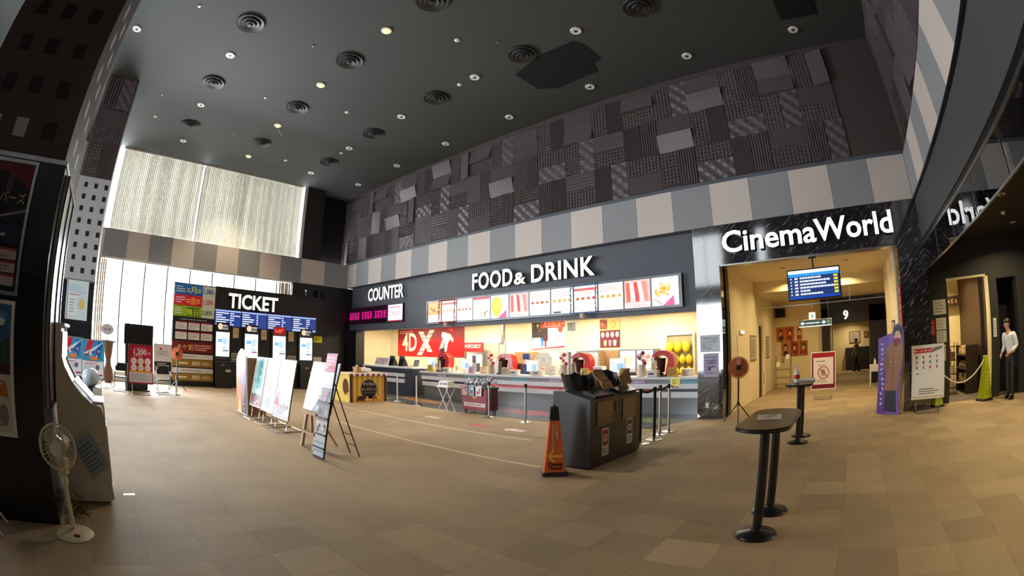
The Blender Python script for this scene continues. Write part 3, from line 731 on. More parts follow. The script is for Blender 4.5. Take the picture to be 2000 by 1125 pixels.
# ================================================================== SIGNS ON THE FASCIA
SIGN = emit('sign_white', '#ffffff', 1.15); SIDE = mat('sign_side', '#8f9296', .4, .2); SIDEB = mat('sign_side_blue', '#3a3f55', .4, .2)
g = thing('food_and_drink_sign', 'raised white letters reading FOOD & DRINK above the menu boards', 'sign', (0, 0, 0))
letters(g, 'FOOD', (-11.17, 11.2, 3.75), (1, 0, 0), .74, .16, SIGN, .016, spacing=1.08, side=SIDE, width=1.77)
letters(g, '&', (-9.34, 11.2, 3.75), (1, 0, 0), .5, .16, SIGN, .012, side=SIDE, width=.46)
letters(g, 'DRINK', (-8.7, 11.2, 3.75), (1, 0, 0), .74, .16, SIGN, .016, spacing=1.08, side=SIDE, width=2.22)
for o in g.children: o.location.y = -.16+.18
g2 = thing('counter_sign', 'raised white letters reading COUNTER on the grey fascia', 'sign', (0, 0, 0))
letters(g2, 'COUNTER', (-17.6, 11.2, 3.83), (1, 0, 0), .74, .12, SIGN, .014, side=SIDE, width=2.62)
g = thing('cinema_world_sign', 'large glowing white letters reading CinemaWorld on the marble lintel', 'sign', (0, 0, 0))
letters(g, 'Cinema', (-2.8, 10.9, 3.82), (1, 0, 0), .7, .14, SIGN, .013, side=SIDEB, width=2.34)
letters(g, 'World', (-.47, 10.9, 3.82), (1, 0, 0), .7, .14, SIGN, .013, side=SIDEB, width=1.92)

# menu boards
mb_ = thing('menu_board_row', 'long row of glowing menu boards in one grey frame', 'menu board', (-13.44, 11.12, 2.72))
FR = mat('menu_frame', '#7e828a', .35, .4)
B('back_box', FR, 0, -.06, 0, 9.44, 0, .78, mb_)
B('top_frame', FR, -.03, -.1, .75, 9.47, -.055, .8, mb_); B('bottom_frame', FR, -.03, -.1, -.03, 9.47, -.055, .02, mb_)
B('end_frame', FR, 9.41, -.1, .02, 9.47, -.055, .75, mb_); B('end_frame', FR, -.03, -.1, .02, .02, -.055, .75, mb_)
def menu(i, w, h):
    a = Art(); a.rect(0, 0, w, h, '#f6f1ee', 0); rd = '#e2464a'
    def plate(u, v, r, c1, c2): a.ell(u, v, r, r*.8, c1, 1.2, 12).ell(u, v+.01, r*.7, r*.5, c2, 1.5, 10)
    if i == 0:
        a.rect(0, h*.36, w, h, '#f0a45a', .5).blobs(.03, h*.4, w-.03, h-.05, 20, ['#d83a28', '#f0b23c', '#b82a20', '#f6d068', '#8a9a3a'], 1, i, (.08, .17)).bars(.05, .05, w-.05, .24, 4, '#e0948c', 1, i); a.rect(0, 0, .035, h, '#c8242a', 2)
    elif i == 3:
        a.rect(0, h-.07, w, h, rd, 1).bars(.03, .3, w*.52, h-.1, 8, '#7f8872', 1, i).bars(w*.58, .35, w-.05, h-.12, 7, '#c08a80', 1, 5); a.blobs(.3, .04, w-.03, .28, 9, ['#c0984a', '#d0b080', '#6a7a5a', '#b86a4a'], 1, i, (.1, .2))
    elif i == 4:
        a.ell(.25, h*.56, .23, .27, '#e8c020', 1).ell(.27, h*.6, .16, .19, '#f2dc4a', 2).blobs(.1, h*.35, .42, h*.8, 10, ['#d8a818', '#f6e878'], 2.5, 3, (.08, .16)); a.poly([(.3, 0), (w-.08, .24), (w-.08, 0)], '#c84a80', 3).poly([(.1, .12), (.24, .02), (.38, .14), (.24, .3)], '#ecc82e', 1.5)
    elif i in (5, 10):
        a.rect(0, .12, w, h, '#f2b4ae', .5)
        for k, c in enumerate(('#e0675e', '#fdf0e8', '#d84c48', '#fbe6dc', '#ea8a7e')): a.poly([(.06+.13*k, .15), (.16+.13*k, .15), (.2+.11*k, h-.05), (.04+.11*k, h-.05)], c, 1+.1*k)
        a.bars(.05, .02, w-.05, .1, 2, '#d07a74', 1, i)
    elif i == 11:
        a.blobs(.06, .2, w-.2, h-.12, 24, ['#ecc050', '#e0a83c', '#f4d888', '#d89a3c'], 1, i, (.1, .19)); a.poly([(.3, 0), (w-.14, .24), (w-.12, 0)], '#d0588a', 2).poly([(.06, .2), (.3, .04), (.26, .02), (.04, .16)], '#b8a898', 2).rect(w-.1, .05, w-.03, h-.05, '#dce6ee', 1)
    else:
        a.bars(.05, h*.68, w-.08, h*.93, 4, '#e8988e', 1, i)
        for k in range(4): plate(.11+.175*k, h*.5, .075, ('#e8d2b4', '#f0c8b0', '#e4bcae')[(k+i) % 3], ('#b06a48', '#d0943c', '#a84a40', '#c8a060')[(k*2+i) % 4])
        a.bars(.06, .05, w*.9, h*.34, 5, '#cfbdb4', 1, i+4)
        if i in (1, 8): a.rect(0, h-.13, w, h-.06, '#e0605a', 2)
        if i == 7: a.rect(w*.1, .01, w*.45, .06, '#4a4a4a', 3)
    return a
for i in range(12):
    x0 = .04+.782*i; w = .745; bp = B('lightbox_panel', 'white_paint', x0, -.085, .03, x0+w, -.06, .745, mb_)
    menu(i, w-.01, .705).put('menu_print', bp, face((x0+.005, -.087, .035), (1, 0, 0)), 'lightbox')
    if i: B('divider', FR, x0-.037, -.1, .02, x0, -.055, .75, mb_)
# tinsel garlands around two boards
def garland(x0, name, col, label):
    g = thing(name, label, 'garland', (x0, 10.968, 2.72))
    mb = MB(); rnd = random.Random(int(abs(x0)*10)); pts = []
    W_, H_ = .8, .76
    for k in range(26): pts += [(W_*k/25, H_), (W_*k/25, 0)]
    for k in range(22): pts += [(0, H_*k/21), (W_, H_*k/21)]
    for u, v in pts: mb.sphere((u+rnd.uniform(-.01, .01), rnd.uniform(-.015, .015), v+rnd.uniform(-.01, .01)), rnd.uniform(.018, .028), 6, 4)
    o = mb.build('tinsel', col, g); o['kind'] = 'stuff'
    MB().sphere((W_*.5, -.035, -.08), .075, 14, 8).build('lantern_ball', mat('lantern', '#efe0cc', .5), g, True)
garland(-12.7, 'red_garland', mat('tinsel_red', '#b81f35', .35), 'red tinsel garland around the second menu board')
garland(-7.22, 'blue_garland', mat('tinsel_blue', '#6f9cc8', .3), 'silvery blue tinsel garland around a menu board on the right')
# number displays left of the menu
nd = thing('number_display_row', 'row of dark magenta number displays under the COUNTER letters', 'display', (-19.15, 11.12, 2.86))
B('case', 'black_plastic', 0, -.08, 0, 4.2, 0, .72, nd)
for i in range(3):
    x0 = .03+1.06*i; a = Art().rect(0, 0, 1.0, .66, '#1a0510', 0); a.rect(.05, .15, .95, .5, '#4a0a3a', 1)
    for k in range(4):
        u = .06+.22*k; rr = random.Random(i*4+k)
        for q in range(4): a.rect(u+.01, .18+.08*q, u+.19*rr.uniform(.6, 1), .225+.08*q, '#d8187a', 2)
        a.rect(u+.08, .17, u+.12, .48, '#d8187a', 2.2)
    a.put('led_panel', nd, face((x0, -.083, .03), (1, 0, 0)), 'screen'); B('divider', 'brushed_steel', x0+1.005, -.1, 0, x0+1.03, -.07, .72, nd)
a = Art().rect(0, 0, .98, .66, '#f4dfe6', 0).rect(0, 0, .98, .04, '#c23a5a', 1).text('こちら！', .49, .22, .22, '#b02050', 2).bars(.06, .5, .92, .6, 1, '#c86a88', 1, 3)
a.put('glowing_paper_sign', nd, face((3.21, -.083, .03), (1, 0, 0)), 'screen')  # paper sheet given a glow of its own by the screen material

# ================================================================== TICKET WALL
tw = sgroup('wall_ticket', 'free-standing black ticket wall before the windows')
B('ticket_wall_panel', 'black_wall', -18.95, 2.62, 0, -18.6, 9.3, 3.84, tw); B('top_cap', 'black_metal', -18.97, 4.4, 3.84, -18.61, 9.3, 3.87, tw)
def onwall(y, z): return face((-18.59, y, z), (0, 1, 0))   # a sheet on the ticket wall facing +x: u runs along +y
g = thing('ticket_sign', 'white raised letters reading TICKET on the black wall', 'sign', (0, 0, 0))
letters(g, 'TICKET', (-18.6, 4.98, 3.1), (0, 1, 0), .78, .1, SIGN, .018, side=SIDE, width=2.2)
for i in range(4):
    y0 = 4.42+1.155*i; g = thing('schedule_screen', f"blue film schedule screen under the TICKET letters, {['first', 'second', 'third', 'fourth'][i]} from the price board", 'screen', (-18.597, y0, 2.36), 0, 'schedule screens')
    B('casing', 'black_plastic', 0, 0, 0, .06, 1.15, .65, g, .006)
    a = Art().rect(0, 0, 1.12, .62, '#24387a', 0).rect(0, .55, 1.12, .6, '#9fb0d8', 1); rnd = random.Random(i)
    for r in range(6):
        v = .47-.085*r; a.rect(.04, v, .04+rnd.uniform(.25, .6), v+.035, '#e8eefc', 1)
        for c in range(rnd.choice((1, 2, 5)) if i == 0 else rnd.choice((1, 1, 2))): a.rect(.66+.09*c, v, .73+.09*c, v+.04, '#dfe8fb', 1)
    if i == 3: a.rect(0, 0, 1.12, .08, '#6a9be0', 1)
    a.put('schedule', g, face((.062, .015, .015), (0, 1, 0)), 'screen')
for i in range(4):
    y0 = 4.5+1.255*i
    g = thing('ticket_machine', f"black ticket machine with lit touch screen, {['beside the price board', 'second from the price board', 'with a red picture above its screen', 'beside the yellow notice'][i]}", 'ticket machine', (-18.597, y0, 0), 0, 'ticket machines')
    B('upper_case', 'black_plastic', 0, -.06, 1.12, .1, .64, 2.3, g, .01); B('lower_case', 'black_plastic', 0, -.06, 0, .34, .66, 1.02, g, .015); B('console_slope', 'black_plastic', 0, -.06, 1.0, .2, .66, 1.14, g, .02)
    a = Art().rect(0, 0, .58, .93, '#dff2fb', 0).rect(.08, .55, .27, .66, '#2f8fd0', 1).bars(.1, .58, .25, .63, 1, '#ffffff', 2, 3).bars(.3, .46, .54, .72, 4, '#2c7ab0', 1, i).bars(.3, .2, .54, .4, 3, '#7a9ab0', 1, i+5).rect(.3, .2, .54, .25, '#8a3a6a' if i == 1 else '#4a6a80', 1.5)
    a.put('touch_screen', g, face((.103, 0, 1.2), (0, 1, 0)), 'screen')
    if i == 2: a = Art().rect(0, 0, .58, .34, '#6a1410', 0).blobs(.05, .06, .53, .3, 8, ['#c8281c', '#e24a30'], 1, 3, (.15, .3))
    else: a = Art().rect(0, 0, .58, .34, '#1b1614', 0).ell(.17, .18, .1, .12, '#d8b89a', 1).bars(.24, .18, .54, .26, 2, '#e8e4e0', 2, i).bars(.22, .06, .54, .16, 2, '#c8c0b8', 2, i+3)
    a.put('picture_panel', g, face((.104, 0, 1.94+.26-.04), (0, 1, 0)), 'screen')
    B('card_slot', 'brushed_steel', .34, .18, .86, .355, .3, .9, g); B('ticket_tray', 'chrome', .335, .36, .62, .36, .58, .72, g)
for i in range(3):
    g = thing('framed_notice', f"small brown framed notice on the ticket wall, {['first', 'second', 'third'][i]} from the price board", 'notice', (-18.597, 5.22+1.25*i, 1.92), 0, 'brown framed notices')
    B('frame', mat('notice_frame_wood', '#5a4636', .5), 0, 0, 0, .03, .3, .45, g); Art().rect(0, 0, .24, .39, '#cdb393', 0).ring(.12, .2, .07, .02, '#7a5a3a', 1).put('paper', g, face((.032, .03, .03), (0, 1, 0)))
for i in range(3):
    g = thing('shelf_notice', ['striped paper notice between the first two ticket machines', 'striped paper notice between the third and fourth ticket machines', 'white paper notice below the yellow one'][i], 'notice', (-18.597, (5.2, 7.72, 8.95)[i], 1.02), 0, 'paper notices by the ticket machines')
    B('backing', 'white_paint', 0, 0, 0, .015, .4, .33, g)
    a = Art().rect(0, 0, .4, .33, '#b9b1a9', 0)
    for k in range(3): a.rect(.02, .03+.1*k, .38, .08+.1*k, ('#4a3f3a', '#3a3330', '#5a4a44')[k] if i < 2 else '#d8cfc8', 1)
    a.put('paper', g, face((.017, 0, 0), (0, 1, 0)))
g = thing('yellow_notice', 'yellow paper notice on the black ticket wall', 'notice', (-18.597, 8.95, 1.96)); B('backing', 'white_paint', 0, 0, 0, .012, .42, .27, g)
Art().rect(0, 0, .42, .27, '#d8cf1e', 0).bars(.05, .06, .37, .2, 3, '#8a7f14', 1, 2).put('paper', g, face((.014, 0, 0), (0, 1, 0)))
# price board
pb = thing('price_board', 'tall price board with blue, red and green bands beside TICKET', 'price board', (-18.597, 2.64, .28))
B('panel', 'black_plastic', 0, 0, 0, .09, 1.76, 3.52, pb, .01)
a = Art(); w = 1.74; a.rect(0, 0, w, 3.5, '#17151a', 0)
zt = 3.5; w1_ = 1.2
for k, (c, c2, ch, pr, pc) in enumerate((('#2473c8', '#1a5aa8', '月', '1,300', '#2b49a8'), ('#d8263e', '#b81a30', '金', '1,200', '#c0263a'), ('#8cb82a', '#6f9a1c', '毎日', '2,800', '#2a7a50'))):
    v1 = zt-.4*k; v0 = v1-.4; a.poly([(0, v0), (w1_, v0), (w1_, v1), (0, v1)], c, 1).poly([(0, v0), (w1_, v0), (w1_, v0+.1), (.3, v0+.02)], c2, 1.3)
    a.rect(w1_, v0, w, v1, '#c9cfc9', 1).text(pr, w1_+.22, v0+.12, .235, pc, 2, offset=.006, sx=.85).text('円', w-.06, v0+.12, .1, pc, 2)
    a.bars(.06, v0+.08, .48, v1-.06, 3, '#e8f0f8', 2, k); a.text(ch, .82, v0+.09, .3 if k < 2 else .26, '#f6ee3a' if k != 1 else '#ffd23a', 3)
    if k == 2: a.rect(.58, v0+.05, 1.08, v1-.05, '#2f6a1a', 2)
    else: a.bars(.52, v0+.1, .68, v0+.28, 2, '#f2ea6a', 2, k+3).bars(.96, v0+.1, 1.14, v0+.28, 2, '#f2ea6a', 2, k+8)
a.bars(.3, 2.16, 1.6, 2.24, 1, '#9aa0a8', 1, 7)
for r in range(2):
    for c in range(3):
        u = .12+.54*c; v = 1.82-.36*r; a.rect(u, v, u+.48, v+.29, '#d9d6d6', 1).rect(u, v+.25, u+.48, v+.29, '#a8283a', 1.5).bars(u+.03, v+.04, u+.45, v+.22, 3, '#8d8a90', 2, r*3+c)
a.rect(0, .98, w, 1.38, '#6a1018', 1).text('チケ割', .55, 1.08, .24, '#e8c46a', 2).bars(.95, 1.05, 1.7, 1.3, 3, '#e8b8a0', 2, 4)
for k in range(2):
    v = .72-.52*k; a.rect(0, v+.02, w, v+.2, '#c9c8c4', 1).bars(.4, v+.07, 1.3, v+.15, 1, '#7a7a78', 2, k); a.rect(0, v-.27, w, v+.0, '#8a6a28', 1).text('無料', 1.02, v-.2, .17, '#f4ecd8', 2).bars(.3, v-.2, .78, v-.08, 1, '#f0e6d0', 2, k+5).bars(1.25, v-.2, 1.68, v-.08, 2, '#d8c8a0', 2, k+9)
a.put('board_print', pb, face((.093, .01, .01), (0, 1, 0)), 'print')
# small things at the end of the ticket wall
g = thing('security_camera', 'small white camera on a stalk on top of the ticket wall', 'camera', (-18.7, 8.55, 3.87)); MB().cyl((0, 0, 0), (0, 0, .25), .012, n=8).build('stalk', 'white_paint', g); MB().cyl((-.05, 0, .26), (.08, 0, .24), .03, n=12).build('body', 'white_paint', g); 
g = thing('wall_speaker', 'black box speaker on the dark wall behind the ticket wall', 'speaker', (-19.2, 9.3, 3.9)); B('cabinet', 'black_plastic', 0, 0, 0, .25, .4, .35, g, .02); B('grille', mat('grille', '#0d0d0e', .8), .25, .03, .03, .258, .37, .32, g)
# ================================================================== THINGS ON THE LEFT AND IN THE MIDDLE
mat('maroon', '#8a1f38', .45, vary=.06); mat('board_white', '#ecebe6', .45, vary=.02); mat('easel_wood', '#b99b80', .5, vary=.12, scale=14)
mat('orange_fan', '#b8653a', .45, vary=.08); mat('cream_plastic', '#dccfb0', .4, vary=.04); mat('kiosk_beige', '#c9c1ae', .42, vary=.05)
mat('red_plastic', '#c8201f', .25, vary=.05, coat=.3); mat('wood_brown', '#7d5636', .45, vary=.15, scale=10); mat('paper_brown', '#b08a5e', .7, vary=.08, scale=20)
mat('seat_black', '#1b1b1d', .55, vary=.08); mat('belt_red', '#b8303a', .6); mat('belt_black', '#161616', .6)

def wire(mb, pts, r=.011): return mb.tube(pts, r, 8)
def poster_stand(name, label, cat, loc, rz, w, z0, z1, lean, art, frame='board_white', group=None, back='board_white'):
    """framed sheet on two bent tube legs. local: faces -y, foot line at y = 0, sheet from z0 to z1 leaning back"""
    g = thing(name, label, cat, loc, rz, group); h = z1-z0; ln = math.hypot(h, lean)
    T = face((-w/2, .04, z0), (1, 0, 0), (0, lean, h))
    MB().box(0, 0, -.022, w, ln, -.002).xf(T).build('panel', back, g)
    t = .028
    for nm, q in (('frame_bar', (0, 0, w, t)), ('frame_bar', (0, ln-t, w, ln)), ('frame_bar', (0, t, t, ln-t)), ('frame_bar', (w-t, t, w, ln-t))):
        MB().rbox(q[0], q[1], -.024, q[2], q[3], .008, .004).xf(T).build(nm, frame, g)
    a = art(w-2*t, ln-2*t); a.put('artwork', g, T @ Matrix.Translation((t, t, 0)), 'glossprint')
    for s in (-1, 1):
        x = s*(w/2-.12); mb = MB()
        wire(mb, [(x, .078+lean*.5, z0+h*.5), (x, .085, z0), (x, .05, .05), (x, .03, .015), (x, -.16, .012)]); mb.tube([(x, .03, .015), (x, .42, .012)], .011, 8)
        mb.build('leg', 'chrome', g, True)
    MB().tube([(-w/2+.12, -.16, .012), (w/2-.12, -.16, .012)], .011, 8).build('foot_bar', 'chrome', g, True)
    MB().tube([(-w/2+.12, .42, .012), (w/2-.12, .42, .012)], .011, 8).build('foot_bar', 'chrome', g, True)
    return g
def art_teal(w, h):
    a = Art().rect(0, 0, w, h, '#bfe6e6', 0); a.poly([(w*.3, h), (w*.75, h), (w*.8, h*.4), (w*.4, h*.35)], '#35aeb8', 1); a.poly([(w*.5, h), (w*.62, h), (w*.6, h*.6)], '#1d7f8f', 2)
    a.blobs(.05, h*.4, w-.05, h*.62, 10, ['#5cc4cf', '#2f8fa8', '#8fdce0', '#e8f6f4'], 3, 4, (.1, .2)); a.rect(0, 0, w, h*.24, '#8a5a6a', 1); a.blobs(.02, .02, w-.02, h*.26, 14, ['#c8363a', '#50506a', '#d8a89a', '#3a3a52'], 4, 7, (.12, .25)); a.rect(w*.1, h*.86, w*.24, h*.97, '#eaf6f6', 3); a.blobs(w*.35, h*.55, w*.8, h*.95, 14, ['#2a98a8', '#58c0c8', '#176f80', '#9fe0e0'], 5, 14, (.08, .2)).bars(w*.1, h*.27, w*.9, h*.33, 1, '#f0f8f8', 9, 4); return a
def art_pale(w, h):
    a = Art().rect(0, 0, w, h, '#e9e1d6', 0); a.blobs(.05, h*.45, w-.05, h-.05, 12, ['#d8c6a8', '#c9b294', '#efe8e0', '#b8a890'], 1, 6, (.12, .25)); a.blobs(.05, h*.3, w-.05, h*.5, 7, ['#a8629a', '#8a6aa8', '#d8a0c0'], 2, 9, (.06, .14)); a.poly([(w*.2, h*.05), (w*.5, h*.34), (w*.7, h*.05)], '#b7c3cf', 3); a.rect(0, 0, w, .07, '#dfe4e8', 4); a.blobs(w*.15, h*.12, w*.9, h*.34, 9, ['#9fb0c4', '#c4b4c8', '#7a8aa0', '#d8ccc0'], 5, 15, (.08, .16)).glyphs(w*.16, h*.44, .1, 5, '#8a5a90', 7, 3).bars(w*.1, h*.9, w*.6, h*.96, 1, '#8a7a60', 7, 5); return a
def art_painted_glare(w, h):  # pale ground and white oval put window glare into the print
    a = Art().rect(0, 0, w, h, '#e6e2ee', 0); a.ell(w*.55, h*.6, w*.4, h*.3, '#fbfaff', 1); a.poly([(0, h*.2), (w*.2, h*.5), (w*.3, h*.2)], '#d05a6a', 2); a.poly([(w*.05, h*.75), (w*.3, h*.98), (w*.1, h*.98)], '#c8b8d8', 2); a.bars(w*.15, h*.05, w*.85, h*.16, 4, '#9aa0b0', 2, 3); a.rect(0, 0, w, h*.03, '#c8ccd8', 2); a.blobs(w*.1, h*.25, w*.5, h*.6, 10, ['#e0b0b8', '#c88a98', '#d8d0e4', '#f0e4ea'], 3, 8, (.1, .22)).glyphs(w*.2, h*.2, .11, 6, '#a04a5a', 6, 9); return a
poster_stand('poster_stand', 'poster stand with turquoise sky poster, farthest left of the leaning row', 'poster stand', (-10.6, 3.5, 0), 0, .78, .27, 1.4, .22, art_teal, group='poster stands in the middle row')
poster_stand('poster_stand', 'poster stand with pale beige collage poster, middle of the leaning row', 'poster stand', (-9.78, 3.5, 0), 0, .78, .26, 1.4, .22, art_pale, group='poster stands in the middle row')
poster_stand('poster_stand', 'poster stand with a poster whitened by painted glare, beside the wooden easel', 'poster stand', (-8.92, 3.48, 0), 0, .86, .24, 1.4, .22, art_painted_glare, group='poster stands in the middle row')
# cut-out standee at the far end of the row
g = thing('arched_standee', 'tall arched cardboard standee with sunset print, left end of the poster row', 'standee', (-11.5, 3.5, 0))
MB().prism([(-.42, 0), (.42, 0), (.42, 1.2), (.4, 1.4), (.25, 1.52), (0, 1.57), (-.25, 1.46), (-.4, 1.3)], 'y', -.02, .02).build('board', 'board_white', g)
a = Art().rect(-.41, .03, .41, 1.15, '#a884a8', 0); a.poly([(-.41, .03), (.1, .03), (.05, .7), (-.41, .95)], '#d88a52', 1); a.poly([(-.3, .03), (0, .03), (-.1, .5)], '#ffd98a', 2); a.poly([(.05, .03), (.41, .03), (.41, .8)], '#5a4a6a', 2); a.glyphs(.25, .52, .12, 4, '#e8dff0', 4, 5, True); a.rect(-.41, 1.15, .41, 1.2, '#efeaf2', 1); a.poly([(.05, .7), (.35, 1.1), (.2, .75)], '#8a9ad0', 3); a.put('artwork', g, face((0, -.0225, 0), (1, 0, 0)), 'print')
B('side_strut', 'wood_brown', .36, .021, 0, .42, .5, 1.35, g)
# easel with picture board
g = thing('wooden_easel', 'light wooden easel holding a big grey photo board', 'easel', (-6.95, 3.32, 0))
for x in (-.45, .0): MB().add([(x-.03, -.03, 0), (x+.03, -.03, 0), (x+.03, .02, 0), (x-.03, .02, 0), (x-.03, .1, .6), (x+.03, .1, .6), (x+.03, .15, .6), (x-.03, .15, .6)], [(3, 2, 1, 0), (4, 5, 6, 7), (0, 1, 5, 4), (1, 2, 6, 5), (2, 3, 7, 6), (3, 0, 4, 7)]).build('leg', 'easel_wood', g)
MB().cyl((-.2, .55, 0), (-.2, .17, .6), .022, n=8).build('rear_leg', 'easel_wood', g)
B('middle_slat', 'easel_wood', -.26, .07, .25, -.2, .11, .58, g); B('shelf', 'easel_wood', -.5, .03, .56, .06, .17, .6, g); B('crossbar', 'easel_wood', -.46, .0, .24, .02, .05, .28, g)
bd = thing('photo_board', 'big leaning grey board full of pictures on the wooden easel', 'board', (-7.06, 3.36, .607))
T = face((-.56, .1, 0), (1, 0, 0), (0, .22, .8)); W_, H_ = 1.0, .84
MB().rbox(0, 0, -.03, W_, H_, -.002, .005).xf(T).build('panel', 'black_plastic', bd)
a = Art().rect(0, 0, W_, H_, '#8d95a0', 0); a.poly([(0, 0), (.35, 0), (.58, .3), (.55, H_), (0, H_)], '#f2f0f4', 1); a.blobs(.6, .45, .98, .82, 9, ['#d8a8a0', '#b8a8b0', '#c8b8c0', '#a87a78'], 2, 3, (.12, .25))
rr = random.Random(5)
for r in range(5):
    for c in range(5):
        u, v = .5+.095*c, .04+.085*r
        if u < .62 and r > 2: continue
        a.rect(u, v, u+.085, v+.07, rr.choice(('#5c6570', '#707a86', '#b8c0c8', '#4a525c')), 2); 
        if rr.random() < .5: a.rect(u+.015, v+.02, u+.06, v+.05, '#dfe4ea', 3)
a.rect(.82, .08, .92, .26, '#d8a488', 4).rect(.6, .4, .98, .43, '#c89a78', 4); a.put('pictures', bd, T, 'glossprint')
# tall leaflet rack leaning at the near end
g = thing('leaflet_rack', 'tall narrow leaning leaflet stand with pink and grey sheets, nearest of the row', 'leaflet stand', (-6.4, 3.12, 0))
T = face((-.13, 0, .01), (1, 0, 0), (0, .3, 1.57)); H_ = 1.6
MB().rbox(-.06, 0, -.03, .3, H_, -.004, .006).xf(T).build('backing', 'black_metal', g)
a = Art()
for v0, v1, c, kind in ((1.32, 1.58, '#d86a84', 1), (1.06, 1.31, '#e2dfe2', 0), (.82, 1.05, '#a8a4a8', 2), (.58, .81, '#8f8c92', 2), (.36, .57, '#b8b2b0', 2), (.03, .35, '#b4bac0', 3)):
    a.rect(-.05, v0, .29, v1, c, 0)
    if kind == 1: a.bars(-.02, v0+.03, .26, v1-.03, 4, '#f6e8ee', 1, 3).rect(.05, v0+.04, .25, v0+.08, '#b02848', 2)
    if kind == 2: a.blobs(-.04, v0+.02, .28, v1-.02, 12, ['#4a4a52', '#d8d8de', '#c87a80', '#6a6a74'], 1, int(v0*100), (.12, .3))
    if kind == 3: a.rect(-.03, v0+.2, .27, v0+.215, '#6a7078', 1).rect(-.03, v0+.07, .27, v0+.085, '#6a7078', 1)
a.put('leaflets', g, T, 'glossprint')
for v in (.15, .35, .6, .84): MB().rbox(-.05, v, -.002, .31, v+.02, .03, .004).xf(T).build('clip', 'black_metal', g)
for x in (-.12, .16): MB().tube([(x, .24, 1.15), (x+.05, .62, .01)], .01, 8).build('rear_leg', 'black_metal', g, True)
MB().tube([(-.09, .5, .36), (.19, .5, .36)], .007, 6).build('brace', 'black_metal', g, True); MB().tube([(-.08, .57, .18), (.2, .57, .18)], .007, 6).build('brace', 'black_metal', g, True)

# left-hand sign stands
def art_red(w, h):
    a = Art().rect(0, 0, w, h, '#c4243e', 0)
    for k in range(22):
        t = PI*k/21; a.poly([(w/2+.1*math.cos(t), h*.78), (w/2+w*.5*math.cos(t-.03), min(h, h*.8+w*.6*math.sin(t))), (w/2+w*.5*math.cos(t+.03), min(h, h*.8+w*.6*math.sin(t)))], '#a81830', .5)
    a.text('1,200', w*.45, h*.76, w*.27, '#ffffff', 2, offset=.006); a.text('円', w*.86, h*.76, w*.12, '#ffffff', 2); a.bars(w*.2, h*.7, w*.8, h*.74, 1, '#f8d8dc', 1, 2); a.bars(w*.25, h*.91, w*.75, h*.94, 1, '#f8d8dc', 1, 3)
    for r in range(2):
        for c in range(3): a.ell(w*(.2+.3*c), h*(.58-.18*r), w*.13, w*.13, '#f6f1ee', 1, 14); a.bars(w*(.12+.3*c), h*(.56-.18*r), w*(.28+.3*c), h*(.6-.18*r), 2, '#c8a0a8', 2, r+c)
    a.rect(0, h*.28, w, h*.33, '#f0a030', 1).rect(0, .02, w, h*.28, '#dcd8ea', 1).bars(w*.08, h*.06, w*.92, h*.24, 5, '#a8a4bc', 2, 5); return a
def art_hero(w, h):
    a = Art().rect(0, 0, w, h, '#eef2f6', 0).rect(0, h*.45, w, h, '#2f9fd0', 1); a.poly([(w*.1, h*.6), (w*.25, h), (w*.55, h), (w*.3, h*.6)], '#d82a3c', 2); a.poly([(w*.55, h*.5), (w*.75, h), (w*.95, h*.9), (w*.8, h*.5)], '#1a6ab8', 2); a.poly([(0, h*.62), (w*.9, h*.95), (w, h*.98), (w*.4, h*.65)], '#dfeaf4', 3)
    a.blobs(w*.1, h*.5, w*.9, h*.8, 22, ['#f4f6fa', '#3a4a7a', '#c8d8e8', '#d8505a', '#8ab8d8'], 4, 12, (.06, .14)); a.ell(w*.55, h*.52, w*.22, h*.05, '#f08a4a', 6); a.bars(w*.2, h*.42, w*.85, h*.46, 1, '#e85a5a', 6, 3); a.bars(w*.08, h*.2, w*.75, h*.38, 5, '#b8b4c8', 2, 6); a.rect(w*.1, h*.37, w*.7, h*.385, '#d8384a', 3); a.ell(w*.72, h*.28, w*.1, h*.07, '#6a6a80', 3); a.rect(w*.22, h*.05, w*.62, h*.1, '#e8c04a', 3).rect(w*.68, h*.05, w*.95, h*.1, '#c8486a', 3); return a
LR = R(90)-0.0   # faces +x
def left_stand(name, label, y, x, w, z0, z1, art, frame, grp=None): return poster_stand(name, label, 'sign stand', (x, y, 0), LR, w, z0, z1, .1, art, frame, grp)
left_stand('sign_stand', 'maroon sign stand reading 1,200 in front of the tall windows', 1.09, -14.9, .84, .31, 1.45, art_red, 'maroon')
left_stand('sign_stand', 'maroon price sign stand half hidden behind the near column', -2.3, -15.2, .84, .33, 1.5, art_red, 'maroon')
left_stand('sign_stand', 'blue and red hero poster stand partly behind the beige machine', -1.14, -13.25, .67, .52, 1.5, art_hero, 'chrome')
left_stand('sign_stand', 'blue and red hero poster stand right before the far column', -.49, -13.2, .7, .5, 1.48, art_hero, 'chrome')
def art_notice(w, h):
    return Art().rect(0, 0, w, h, '#eceaea', 0).rect(w*.3, h*.82, w*.45, h*.9, '#d84a6a', 1).bars(w*.1, h*.62, w*.9, h*.8, 4, '#a8a4ac', 1, 4).rect(0, h*.1, w, h*.42, '#2a2226', 1).rect(w*.1, h*.12, w*.75, h*.2, '#c85a30', 2).bars(w*.15, h*.26, w*.9, h*.38, 2, '#e8e0e0', 2, 5)
left_stand('sign_stand', 'white notice stand with a black box, between the window chairs', 1.97, -16.0, .66, .55, 1.52, art_notice, 'white_paint')
